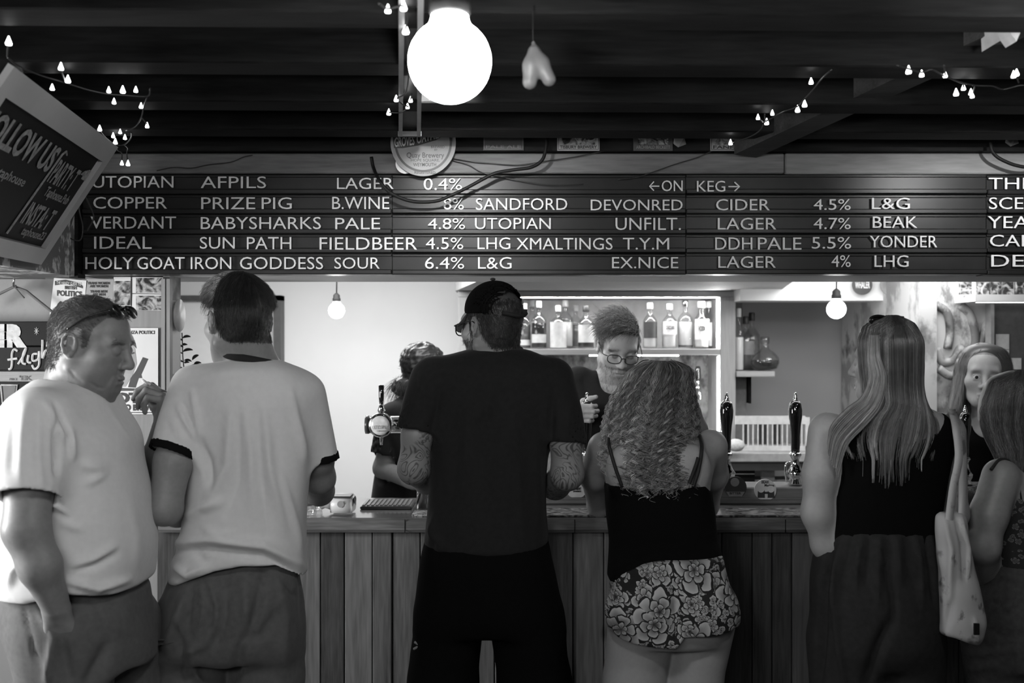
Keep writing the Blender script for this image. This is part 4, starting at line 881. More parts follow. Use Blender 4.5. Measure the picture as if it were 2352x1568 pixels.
    def mesh(s, smooth=2):
        d = s.d.copy()
        for ax in range(3):
            for e in (0, -1):
                i = [slice(None)]*3; i[ax] = e; d[tuple(i)] = np.maximum(d[tuple(i)], .001)
        ins = d < 0; nx, ny, nz = d.shape
        c8 = [(i, j, k) for i in (0, 1) for j in (0, 1) for k in (0, 1)]
        V = lambda a, i, j, k: a[i:nx-1+i, j:ny-1+j, k:nz-1+k]
        cnt = sum(V(ins, *c).astype(np.int8) for c in c8); act = (cnt > 0) & (cnt < 8)
        idx = np.full(act.shape, -1, np.int64); I = np.nonzero(act); n = len(I[0]); idx[I] = np.arange(n)
        dv = {c: d[I[0]+c[0], I[1]+c[1], I[2]+c[2]] for c in c8}
        acc = np.zeros((n, 3)); num = np.zeros(n)
        for a in c8:
            for ax in range(3):
                if a[ax]: continue
                b = list(a); b[ax] = 1; b = tuple(b); da, db = dv[a], dv[b]; m = (da < 0) != (db < 0)
                t = np.where(m, da/np.where(m, da-db, 1), 0)
                for q in range(3):
                    pa = s.ax[q][I[q]+a[q]]; pb = s.ax[q][I[q]+b[q]]; acc[:, q] += np.where(m, pa+(pb-pa)*t, 0)
                num += m
        vs = acc/num[:, None]; F = []
        for ax in range(3):
            o1, o2 = [(1, 2), (2, 0), (0, 1)][ax]
            sa = [slice(None)]*3; sb = [slice(None)]*3; sa[ax] = slice(0, -1); sb[ax] = slice(1, None)
            for o in (o1, o2): sa[o] = slice(1, -1); sb[o] = slice(1, -1)
            A, B = ins[tuple(sa)], ins[tuple(sb)]; ch = np.nonzero(A != B); g = [c.copy() for c in ch]; g[o1] += 1; g[o2] += 1
            def cell(d1, d2):
                q = [c.copy() for c in g]; q[o1] += d1; q[o2] += d2; return idx[q[0], q[1], q[2]]
            f = np.stack([cell(-1, -1), cell(0, -1), cell(0, 0), cell(-1, 0)], 1); fl = ~A[ch]; f[fl] = f[fl][:, ::-1]; F.append(f)
        F = np.concatenate(F); F = F[(F >= 0).all(1)]
        for it in range(smooth):                                       # Taubin smoothing
            for lam in (.5, -.52):
                sm = np.zeros_like(vs); c = np.zeros(n)
                for i in range(4):
                    for q in (1, 3): np.add.at(sm, F[:, i], vs[F[:, (i+q) % 4]]) if False else None
                a_ = np.concatenate([F[:, i] for i in range(4)]); b_ = np.concatenate([F[:, (i+1) % 4] for i in range(4)])
                for q in range(3): sm[:, q] = np.bincount(a_, vs[b_, q], n)+np.bincount(b_, vs[a_, q], n)
                c = np.bincount(a_, minlength=n)+np.bincount(b_, minlength=n); vs = vs+lam*(sm/np.maximum(c, 1)[:, None]-vs)
        return vs, F
def smooth_interp(z, zs, v):
    """monotone-ish cubic through the rows"""
    m = np.gradient(v, zs) if len(zs) > 2 else np.full(len(zs), (v[-1]-v[0])/(zs[-1]-zs[0]))
    z = np.clip(z, zs[0], zs[-1]); i = np.clip(np.searchsorted(zs, z)-1, 0, len(zs)-2); h = zs[i+1]-zs[i]; t = (z-zs[i])/h
    return (2*t**3-3*t**2+1)*v[i]+(t**3-2*t**2+t)*h*m[i]+(-2*t**3+3*t**2)*v[i+1]+(t**3-t**2)*h*m[i+1]
def normals(V, F):
    a, b, c, d = (V[F[:, i]] for i in range(4)); n = np.cross(c-a, d-b); N = np.zeros_like(V)
    for i in range(4):
        for q in range(3): N[:, q] += np.bincount(F[:, i], n[:, q], len(V))
    return N/(np.linalg.norm(N, axis=1, keepdims=True)+1e-12)
def prows(rows, D, cy=None):
    """(y, x left, x right, half depth[, depth]) read off the photograph -> loft rows at depth D"""
    out = []
    for r in rows:
        d = r[4] if len(r) > 4 else D; out.append((Z(r[0], d), (X(r[1], d)+X(r[2], d))/2, d, (X(r[2], d)-X(r[1], d))/2, r[3]))
    return out
def phem(pts, D):
    xs = [X(p[0], D) for p in pts]; zs = [Z(p[1], D) for p in pts]
    return lambda x, y: np.interp(x, xs, zs)
def fold(V, N, strokes, front=True):
    """cloth folds: each stroke is (photo polyline, width px, height m), raised or sunk along the normal on the side it lies on"""
    V = V.copy(); px = 1176+V[:, 0]/V[:, 1]*FPX; py = 784-(V[:, 2]-CAMZ)/V[:, 1]*FPX
    face = np.clip(-N[:, 1]*2.2+.25, 0, 1) if front else np.ones(len(V)); off = np.zeros(len(V))
    for pts, w, h in strokes:
        p = np.array(pts, float); best = np.full(len(V), 1e9); tb = np.zeros(len(V)); n = len(p)-1
        for i in range(n):
            a, b = p[i], p[i+1]; ba = b-a; t = np.clip(((px-a[0])*ba[0]+(py-a[1])*ba[1])/(ba@ba), 0, 1)
            q = np.hypot(px-a[0]-t*ba[0], py-a[1]-t*ba[1]); m = q < best; best[m] = q[m]; tb[m] = (i+t[m])/n
        off += h*np.exp(-(best/w)**2)*np.sqrt(np.clip(np.sin(PI*np.clip(tb*.94+.03, 0, 1)), 0, 1))
    return V+N*np.array([1, 1, .2])*(1.45*off*face)[:, None]
def wob(V, amp, freq, seed=0, stretch=(1, 1, 1)):
    """gentle sum-of-sines swell, for cloth that does not hang perfectly smooth"""
    g = np.random.default_rng(seed); o = np.zeros(len(V)); W_ = V*np.array(stretch)
    for _ in range(6): k = g.normal(size=3); o += np.sin(W_@(k*freq)+g.uniform(0, 6.3)+.8*np.sin(W_@(g.normal(size=3)*freq*.5)))
    return o*amp/2.5
def frame(yaw, pitch=0, roll=0):
    """rows: right, forward, up of a head that faces +Y at yaw 0, right at 90, the viewer at 180"""
    y, p, r = math.radians(yaw), math.radians(pitch), math.radians(roll)
    f = V3(math.sin(y)*math.cos(p), math.cos(y)*math.cos(p), -math.sin(p)); rt = V3(math.cos(y), -math.sin(y), 0); u = np.cross(rt, f)
    return np.array([rt*math.cos(r)+u*math.sin(r), f, u*math.cos(r)-rt*math.sin(r)])
class Head:
    def __init__(s, c, yaw, pitch=0, roll=0, k=1.0): s.c = np.array(c, float); s.R = frame(yaw, pitch, roll); s.k = k
    def w(s, x, y, z): return s.c+s.k*(np.array([x, y, z])@s.R)
    def loc(s, V): return (np.asarray(V)-s.c)@s.R.T/s.k
    def build(s, vx, female=False, eyes='closed', jaw=1.0, nose=1.0, ears=True, heavy=0.0):
        w, k, R = s.w, s.k, s.R
        E = lambda c, r, kk=.02, op='u': vx.ell(w(*c), np.array(r)*k, R, kk, op)
        C = lambda a, b, ra, rb, kk=.012, op='u': vx.cone(w(*a), w(*b), ra*k, rb*k, kk, op)
        E((0, -.018, .035), (.074, .094, .086)); E((0, .03, .03), (.064, .062, .07))
        E((0, .028, -.045), (.060*jaw, .066, .072), .03)
        E((0, .066, -.098), (.026*jaw, .022, .018), .03)
        for sx in (-1, 1):
            C((sx*.058*jaw, -.005, -.06), (sx*.024, .066, -.10), .018, .015, .03); E((sx*.044, .056, -.022), (.024, .024, .02), .03)
            if heavy: E((sx*.045, .035, -.07), (.03, .035, .035), .03)
        if heavy: E((0, .02, -.105), (.05, .05, .035), .04)
        C((-.044, .076, .024), (.044, .076, .024), .012, .012, .022) if not female else C((-.04, .078, .024), (.04, .078, .024), .009, .009, .025)
        for sx in (-1, 1): E((sx*.033, .097, .002), (.017, .013, .0125), .014, 's')
        C((0, .088, .014), (0, .108*nose+.002, -.028), .0085, .0115, .012); E((0, .110*nose, -.034), (.0125, .0125, .0105), .008)
        for sx in (-1, 1): E((sx*.013, .099, -.038), (.0085, .011, .0085), .007); E((sx*.008, .106, -.0475), (.0042, .005, .004), .004, 's')
        for sx in (-1, 1):
            E((sx*.032, .079, 0), (.0135, .0135, .0135), .004)
            if eyes == 'closed': E((sx*.032, .0815, .001), (.0155, .0135, .0120), .006)
            else: C((sx*.032-.012,   .0872, .0074), (sx*.032+.012, .0872, .0070), .0032, .0030, .004); C((sx*.032-.011, .0865, -.0100), (sx*.032+.011, .0865, -.0100), .0026, .0026, .004)
        C((-.019, .088, -.071), (.019, .088, -.071), .0055, .0055, .008); C((-.008, .096, -.069), (.008, .096, -.069), .006, .006, .008); C((-.014, .091, -.081), (.014, .091, -.081), .0075, .0075, .008)
        C((-.023, .096, -.0755), (.023, .096, -.0755), .0022, .0022, .004, 's')
        if ears:
            for sx in (-1, 1):
                e = .88; ctr = (sx*.078, -.010, -.004); E(ctr, (.006, .015, .024), .007)
                arc = [(.004, -.020), (.010, .004), (.010, .020), (.0, .031), (-.014, .029), (-.022, .014), (-.021, -.004), (-.012, -.022), (-.003, -.029)]
                pts = [(sx*(.082+.006*(1 if -.03 < a < -.005 else 0)), -.010+a*e, -.004+b*e) for a, b in arc]
                for i in range(1, len(pts)-1): C(pts[i], pts[i+1], .0036, .0036, .003)
                E((sx*.081, -.008, -.027), (.0045, .0065, .0075), .004); E((sx*.088, -.007, .004), (.008, .0075, .011), .003, 's'); E((sx*.087, -.009, -.013), (.006, .006, .006), .003, 's'); E((sx*.080, .002, -.008), (.004, .004, .007), .003)
                C((sx*.0835, -.020, .012), (sx*.0835, -.016, -.010), .0028, .0028, .003)
        return s
    def tint(s, V, beard=1.0, lips=.72, brows=.45, cheeks=1.0, brow_w=.008):
        L = s.loc(V); x, y, z = L.T; t = np.ones(len(V)); ax = np.abs(x)
        t *= 1-(1-lips)*np.exp(-((x/.022)**4+((z+.0755)/.011)**2))*(y > .07)
        if beard != 1.0:
            m = 1/(1+np.exp((z+.052+.25*np.maximum(ax-.03, 0)-.0*y)*180)); m *= (y > -.005); m = np.maximum(m, np.exp(-((x/.028)**4+((z+.058)/.008)**2))*(y > .06)); m *= 1-np.exp(-((x/.022)**4+((z+.0755)/.009)**2))
            m *= np.linalg.norm(L, axis=1) < .165; t *= 1-(1-beard)*m
        t *= 1-(1-brows)*np.exp(-(((ax-.034)/.020)**4+((z-.024+((ax-.03)*.12))/brow_w)**2))*(y > .05)
        return t
def hand(vx, w, d, n, k=1.0, curl=(25, 30, 20), spread=0.0, flip=1, thumb=(.55, .7, .4), tk=(.2, .3)):
    """wrist, finger direction, palm normal; curl is one triple or four triples of degrees"""
    d = nrm(d); n = nrm(np.array(n)-d*np.dot(n, d)); sd = np.cross(d, n)*flip; w = np.array(w, float)
    cs = curl if np.ndim(curl) == 2 else [curl]*4
    offs = (.030, .0105, -.0095, -.028); kl = (.086, .091, .087, .078); ln = [(.044, .027, .022), (.049, .031, .023), (.045, .029, .022), (.035, .022, .019)]
    vx.cone(w-d*.03*k, w+d*.02*k, .026*k, .027*k, .015, sq=(n, .72))
    for i in range(4):
        kn = w+d*kl[i]*k+sd*offs[i]*k; vx.cone(w+sd*offs[i]*.55*k+d*.012*k, kn, .0145*k, .0112*k, .012)
        th = 0; p = kn
        for j in range(3):
            th += math.radians(cs[i][j]); dr = nrm(d*math.cos(th)+n*math.sin(th)+sd*spread*(1.5-i)*.3); q = p+dr*ln[i][j]*k
            vx.cone(p, q, (.0098, .0088, .0078)[j]*k, (.0088, .0078, .0066)[j]*k, .004); p = q
    b = w+d*.022*k+sd*.024*k; t1 = nrm(d*thumb[0]+sd*thumb[1]+n*thumb[2]); p = b+t1*.046*k
    vx.cone(w+d*.03*k+n*.004, p, .018*k, .0125*k, .012)
    t2 = nrm(t1+d*tk[1]+n*tk[0]); q = p+t2*.034*k; vx.cone(p, q, .0122*k, .0105*k, .006); t3 = nrm(t2+n*tk[0]*.6+d*tk[1]*.6); vx.cone(q, q+t3*.026*k, .0105*k, .0082*k, .005)
def strand_mesh(pts, r0, r1, tint, sides=3):
    """pts (S, N, 3): S strands as thin tapering tubes in one mesh"""
    S, N, _ = pts.shape; t = np.gradient(pts, axis=1); t /= np.linalg.norm(t, axis=2, keepdims=True)+1e-12
    ch = pts[:, -1]-pts[:, 0]; ch /= np.linalg.norm(ch, axis=1, keepdims=True)+1e-12; ref = np.cross(ch, np.where(np.abs(ch[:, 1:2]) < .8, np.array([0, 1., 0]), np.array([1., 0, 0])))[:, None, :]; u = np.cross(t, ref+0*t); u /= np.linalg.norm(u, axis=2, keepdims=True)+1e-12; v = np.cross(t, u)
    rad = np.linspace(0, 1, N)[None, :, None]; rad = np.asarray(r0).reshape(-1, 1, 1)*(1-rad)+np.asarray(r1).reshape(-1, 1, 1)*rad
    V = np.stack([pts+(u*math.cos(a)+v*math.sin(a))*rad for a in np.arange(sides)*2*PI/sides], 2).reshape(-1, 3)
    b = (np.arange(S)[:, None, None]*N+np.arange(N-1)[None, :, None])*sides; k = np.arange(sides)[None, None, :]; k2 = (k+1) % sides
    F = np.stack([b+k, b+k2, b+sides+k2, b+sides+k], -1).reshape(-1, 4)
    return V, F, np.repeat(np.asarray(tint), sides if len(tint) == S*N else N*sides)
def fur(V, N, n, length, flow, lift=.25, r=.0011, steps=6, seed=1, jit=.25, tvar=(.6, 1.5), droop=0.0, mask=None):
    g = np.random.default_rng(seed); ok = np.arange(len(V)) if mask is None else np.nonzero(mask)[0]; i = g.choice(ok, n); p = V[i]+g.normal(size=(n, 3))*.0015; nm = N[i]
    f = flow(p)+g.normal(size=(n, 3))*jit; f -= nm*(f*nm).sum(1, keepdims=True)*.85; f /= np.linalg.norm(f, axis=1, keepdims=True)+1e-9
    L = (length(p) if callable(length) else length)*g.uniform(.6, 1.2, n); t = np.linspace(0, 1, steps)
    pts = p[:, None]+(f[:, None]*t[None, :, None]+nm[:, None]*(lift*(t-.55*t*t))[None, :, None])*L[:, None, None]; pts[..., 2] -= (droop*t*t)[None, :]*L[:, None]
    pts -= nm[:, None]*.002
    return strand_mesh(pts, r, r*.35, g.uniform(*tvar, n))
def join(parts):
    V = []; F = []; T = []; n = 0
    for v, f, t in parts: V.append(v); F.append(f+n); T.append(np.ones(len(v))*t if np.ndim(t) == 0 else t); n += len(v)
    return np.concatenate(V), np.concatenate(F), np.concatenate(T)
SKINW = tinted('pale_skin', .33, .45, .35, .06, .04, 90, .05)
SKIN = tinted('skin', .23, .45, .35, .06, .06, 90, .08)
SKINF = tinted('fair_skin', .38, .45, .35, .06, .04, 90, .05)
HAIRD = tinted('dark_hair', .022, .36, .6, noise=.2)
HAIRG = tinted('greying_hair', .085, .45, .5, noise=.2)
HAIRM = tinted('mid_hair', .075, .38, .6, noise=.2)
HAIRB = tinted('sandy_hair', .085, .42, .5, noise=.2)
HAIRC = tinted('light_brown_curls', .15, .36, .6, noise=.15)
HAIRL = tinted('streaked_hair', .11, .36, .6, noise=.15)
TEEW = tinted('white_cotton', .68, .85, .2, noise=.03, weave=900, bump=.12, sheen=.1)
TEED = tinted('black_cotton', .019, .85, .1, noise=.12, weave=900, bump=.12, sheen=.06)
TROU = tinted('grey_cotton_twill', .10, .8, .2, noise=.12, weave=700, bump=.18, sheen=.1)
JEAN = tinted('dark_denim', .05, .8, .2, noise=.2, weave=800, bump=.2)
DARKT = tinted('black_jersey', .0045, .9, .06, noise=.1, weave=800, bump=.1)
SHOE = plain('dark_shoe_leather', .03, .5)
FRAME = plain('black_spectacle_frame', .012, .2)
def shoe_pair(parent, pts, yaw, L=.28):
    R = frame(yaw)
    for p in pts:
        vx = Vox((p[0]-.2, p[1]-.2, 0), (p[0]+.2, p[1]+.2, .16), .008); f = R[1]; p = np.array([p[0], p[1], 0.0])
        vx.limb([p-f*.06+V3(0, 0, .042), p+f*.06+V3(0, 0, .04), p+f*.15+V3(0, 0, .034)], [.042, .042, .034], .03); vx.cone(p-f*.045+V3(0, 0, .05), p-f*.05+V3(0, 0, .10), .045, .045, .03)
        sl, x, y, z = vx.win((-99,)*3, (99,)*3); vx.d = np.maximum(vx.d, (.003-z).astype(np.float32)); v, F = vx.mesh(1); mesh_obj('shoe', v, F, SHOE, parent)
# ------------------------------------------------------------------ people
HAIRLINE = [(-.13, -.078), (-.05, -.075), (-.03, -.03), (-.012, .036), (.006, .036), (.012, -.012), (.024, -.008), (.032, .045), (.05, .072), (.075, .086), (.12, .10)]
def hmask(L, line=HAIRLINE, dz=0.0):
    a = np.array(line); return (L[:, 2]-dz > np.interp(L[:, 1], a[:, 0], a[:, 1])) & (L[:, 2] > -.09) & (np.linalg.norm(L, axis=1) < .165) & ~((np.abs(L[:, 0]) > .0755) & (np.abs(L[:, 1]+.010) < .030) & (np.abs(L[:, 2]+.004) < .034))
def person(label, V, F, mat, tint):
    o = mesh_obj('person', V, F, mat, None, True, tint); return tag(o, label, 'person')
def fineb(h, r=.135): return (h.c-r*h.k, h.c+r*h.k)
def tee(name, lo, hi, h, loftrows, D, body, mat, hem=None, sleeves=(), neck=None, folds=(), n=2.4, yaw=0, wa=.0015, tintf=None, k=.05, extra=None, hollow=True, sm=2):
    vx = Vox(lo, hi, h); vx.loft(loftrows, .02, n, hem=hem, cap=.012, yaw=yaw)
    if extra: extra(vx)
    for s in sleeves: 
        a, b = np.array(s[0]), np.array(s[1]); vx.cone(a, b+nrm(b-a)*.06, s[2], s[3], k, cut=[(b, s[4] if len(s) > 4 else b-a)])
    if hollow:
        for s in sleeves:
            a, b = np.array(s[0]), np.array(s[1]); m = a+(b-a)*.62; vx.cone(m, b+nrm(b-a)*.08, s[3]*.86, s[3]-.009, .006, 's')
    if neck is not None:
        for q in neck: vx.cone(q[0], q[1], q[2], q[2], .012, 's')
    V, F = vx.mesh(sm); N = normals(V, F); V = V+N*np.array([1, 1, .2])*wob(V, wa, 28, 5, (1, 1, .45))[:, None]
    if folds: V = fold(V, normals(V, F), folds)
    return mesh_obj(name, V, F, mat, body, True, np.ones(len(V)) if tintf is None else tintf(V))
def legs(vx, hips, knees, ankles, r=(.072, .052, .038), k=.03):
    for a, b, c in zip(hips, knees, ankles):
        c = np.array(c, float); vx.limb([a, (np.array(a)*.45+np.array(b)*.55), b, (np.array(b)*.6+c*.4)+V3(0, -.015, 0), c], [r[0], (r[0]+r[1])*.5, r[1], r[1]*1.02, r[2]], k)

def man_white():
    D = 2.62; H = Head(P(209, 790, D), 94, 12, 0, 1.03)
    w1 = P(374, 985, 2.90); hb = P(357, 880, 2.88); wr = P(128, 1392, 2.41)
    vx = Vox((-1.5, 2.22, 0), (-.82, 3.02, 1.84), .010, [fineb(H), (w1-V3(.10, .08, .05), w1+V3(.09, .06, .20)), (wr-V3(.05, .05, .10), wr+V3(.05, .05, .03))], .003)
    H.build(vx, jaw=1.12, heavy=1)
    vx.limb([H.w(0, -.03, -.03), P(168, 905, 2.64)], [.066*1.03, .078], .03); vx.cone(H.w(0, .01, -.09), P(205, 905, 2.63), .045, .05, .03)
    vx.loft(prows([(890, 90, 240, .12), (960, 45, 262, .17), (1080, 20, 300, .16), (1250, 30, 325, .16), (1400, 30, 310, .17), (1480, 50, 300, .16)], 2.63), .03)
    vx.limb([P(80, 965, 2.46), P(60, 1215, 2.37), P(92, 1300, 2.37), wr], [.066, .051, .047, .031], .02)
    hand(vx, wr, nrm(V3(.03, .30, -1)), V3(-.2, 1, 0), 1.02, (5, 8, 8), flip=1, thumb=(.98, .12, .2), tk=(.1, .6))
    el = P(333, 1130, 2.86); vx.limb([P(150, 960, 2.82), el, (el+w1)/2+V3(.012, 0, 0), w1], [.066, .05, .047, .032], .02)
    hand(vx, w1, nrm(V3(.02, .0, 1)), V3(-1, -.18, .0), 1.10, [(52, 55, 30), (60, 62, 35), (70, 70, 40), (80, 72, 40)], flip=-1, thumb=(.75, .25, .6), tk=(.35, .5))
    legs(vx, [P(140, 1400, 2.53), P(240, 1400, 2.74)], [V3(-1.13, 2.52, .48), V3(-1.05, 2.76, .48)], [V3(-1.15, 2.5, .09), V3(-1.08, 2.78, .09)])
    V, F = vx.mesh(); t = H.tint(V, .8, .8, .75)
    V = fold(V, normals(V, F), [([(283, 826), (275, 842), (268, 862)], 3, -.0026), ([(268, 800), (278, 806), (290, 804)], 2.5, -.0022), ([(268, 790), (280, 794), (292, 793)], 2.2, -.0018), ([(262, 772), (280, 768), (296, 770)], 2.5, -.0014), ([(258, 760), (280, 757), (298, 760)], 2.5, -.0014), ([(205, 878), (225, 890), (240, 892)], 4, -.003), ([(160, 850), (172, 866), (190, 878)], 4, -.002), ([(262, 862), (256, 880), (250, 892)], 5, .002)]); L = H.loc(V); hm = hmask(L, dz=.004)
    L2 = L.copy(); t = np.where(hm, .40, t); N = normals(V, F)
    # arm hair and sun-darkened forearms stay with the skin
    b = person('man in a plain white T-shirt with sunglasses on his head, seen in profile, hand raised', V, F, SKIN, t)
    R = H.R; hm2 = hm & (L[:, 2] > -.07)
    fl = lambda p: -R[1]*.55+np.array([0, 0, -1])*np.clip(((p-H.c)@-R[1])[:, None]*9, -.6, 1)+R[1]*np.where(((p-H.c)@R[2] > .09)[:, None], 1.3, 0)
    top = lambda p: .016+.012*np.clip(((p-H.c)@R[2]-.07)/.05, 0, 1)
    v, f, tt = fur(V, N, 13000, top, fl, .28, .00065, 5, 3, .28, (.5, 2.0), .1, hm2)
    mesh_obj('hair', v, f, HAIRG, b, True, tt)
    ey = fur(V, N, 220, .009, lambda p: R[1]*0+R[0]*np.sign((p-H.c)@R[0])[:, None]-R[2]*.3,   .3, .00055, 4, 4, .3, (.6, 1.2), 0, (np.abs(np.abs(L[:, 0])-.034) < .02) & (np.abs(L[:, 2]-.024) < .006) & (L[:, 1] > .06))
    mesh_obj('eyebrows', *ey[:2], HAIRG, b, True, ey[2])
    # sunglasses pushed up on the head
    m = MB(); g = lambda x, y, z: H.w(x, y, z)
    for sx in (-1, 1):
        m.tube(spline([g(sx*.078, -.03, .030), g(sx*.083, .0, .058), g(sx*.082, .03, .080), g(sx*.066, .066, .100)], 6), .0026, 8)
        ln = [g(sx*.034+.026*math.cos(a), .070+.012*math.sin(a), .098-.013*math.sin(a)+.005*abs(math.cos(a))) for a in np.linspace(0, 2*PI, 22, endpoint=False)]
        m.tube(ln, .0022, 6, True); m.prism(ln, (R[1]*.002+R[2]*.001))
    m.tube(spline([g(-.010, .070, .108), g(0, .072, .111), g(.010, .070, .108)], 4), .0028, 6)
    m.build('sunglasses', FRAME, b, True)
    hem = phem([(-20, 1384), (60, 1386), (110, 1374), (150, 1362), (190, 1370), (240, 1380), (300, 1376), (345, 1368)], 2.43)
    rows = prows([(866, 98, 178, .075), (878, 84, 215, .115), (900, 62, 246, .165), (940, 32, 266, .20), (1000, 6, 303, .212), (1060, 6, 315, .205), (1120, 4, 327, .205), (1190, 6, 339, .21), (1250, 16, 344, .212), (1310, 12, 340, .212), (1350, 7, 335, .212), (1400, 6, 333, .212)], D)
    tee('t_shirt', (-1.52, 2.2, .92), (-.78, 3.0, 1.62), .0065, rows, D, b, TEEW, hem, [(P(88, 965, 2.45), P(64, 1142, 2.37), .082, .074), (P(170, 965, 2.82), P(255, 1060, 2.86), .082, .076)],
        [(P(150, 850, 2.62), P(192, 905, 2.62), .074)],
        [([(108, 925), (128, 975), (150, 1012)], 9, .010), ([(125, 925), (150, 980), (160, 1040)], 6, -.008), ([(161, 985), (168, 1055)], 8, .009), ([(128, 960), (131, 1090)], 7, -.016), ([(60, 920), (52, 1000), (48, 1100)], 12, .007), ([(90, 950), (86, 1050), (95, 1120)], 10, .006), ([(28, 960), (24, 1080)], 10, -.005),
         ([(166, 1299), (215, 1282), (262, 1256)], 9, .010), ([(170, 1312), (220, 1298), (268, 1270)], 9, -.007), ([(156, 1334), (225, 1352), (298, 1330)], 9, .012), ([(100, 1140), (128, 1160), (160, 1182)], 5, .007), ([(186, 1066), (236, 1076)], 12, .008), ([(200, 1110), (240, 1090)], 9, .006), ([(140, 1200), (190, 1215)], 11, .006), ([(250, 935), (282, 985), (302, 1012)], 6, .007), ([(60, 1280), (30, 1310), (20, 1345)], 9, .008), ([(300, 1150), (318, 1230), (316, 1300)], 12, .005), ([(112, 1150), (108, 1172)], 5, .007)], wa=.002)
    rows = prows([(1340, 22, 325, .175), (1385, 18, 332, .185), (1430, 26, 340, .19), (1480, 45, 345, .19), (1520, 60, 345, .18)], 2.63)
    vx = Vox((-1.5, 2.25, .05), (-.82, 3.0, 1.08), .0085); vx.loft(rows, .03, 2.3)
    for a, kn, an in ((P(150, 1450, 2.53), V3(-1.13, 2.52, .48), V3(-1.15, 2.5, .06)), (P(268, 1450, 2.75), V3(-1.05, 2.76, .48), V3(-1.08, 2.78, .06))): vx.limb([a, kn, an], [.125, .098, .085], .03)
    v, f = vx.mesh(); nn = normals(v, f); v = v+nn*wob(v, .004, 24, 8, (1, 1, .6))[:, None]
    v = fold(v, normals(v, f), [([(55, 1390), (62, 1430), (66, 1440)], 5, -.005), ([(80, 1385), (105, 1430), (125, 1462)], 7, .007), ([(66, 1440), (78, 1500), (90, 1515)], 5, -.005), ([(125, 1462), (115, 1520), (108, 1568)], 9, .012), ([(140, 1470), (160, 1568)], 14, -.010), ([(250, 1480), (200, 1568)], 14, -.012), ([(165, 1390), (175, 1450)], 12, .006), ([(230, 1400), (280, 1460)], 12, .006)])
    mesh_obj('trousers', v, f, TROU, b, True, np.ones(len(v))*1.1)
    shoe_pair(b, [(-1.15, 2.48), (-1.08, 2.78)], 90)
    o = MB().tube([P(345, 884, 2.865), P(326, 872, 2.855)], .004, 8).build('rolled_cigarette', PAPERW, None, True); tag(o, 'small pale rolled cigarette between the raised fingers of the man in the plain white T-shirt', 'cigarette')

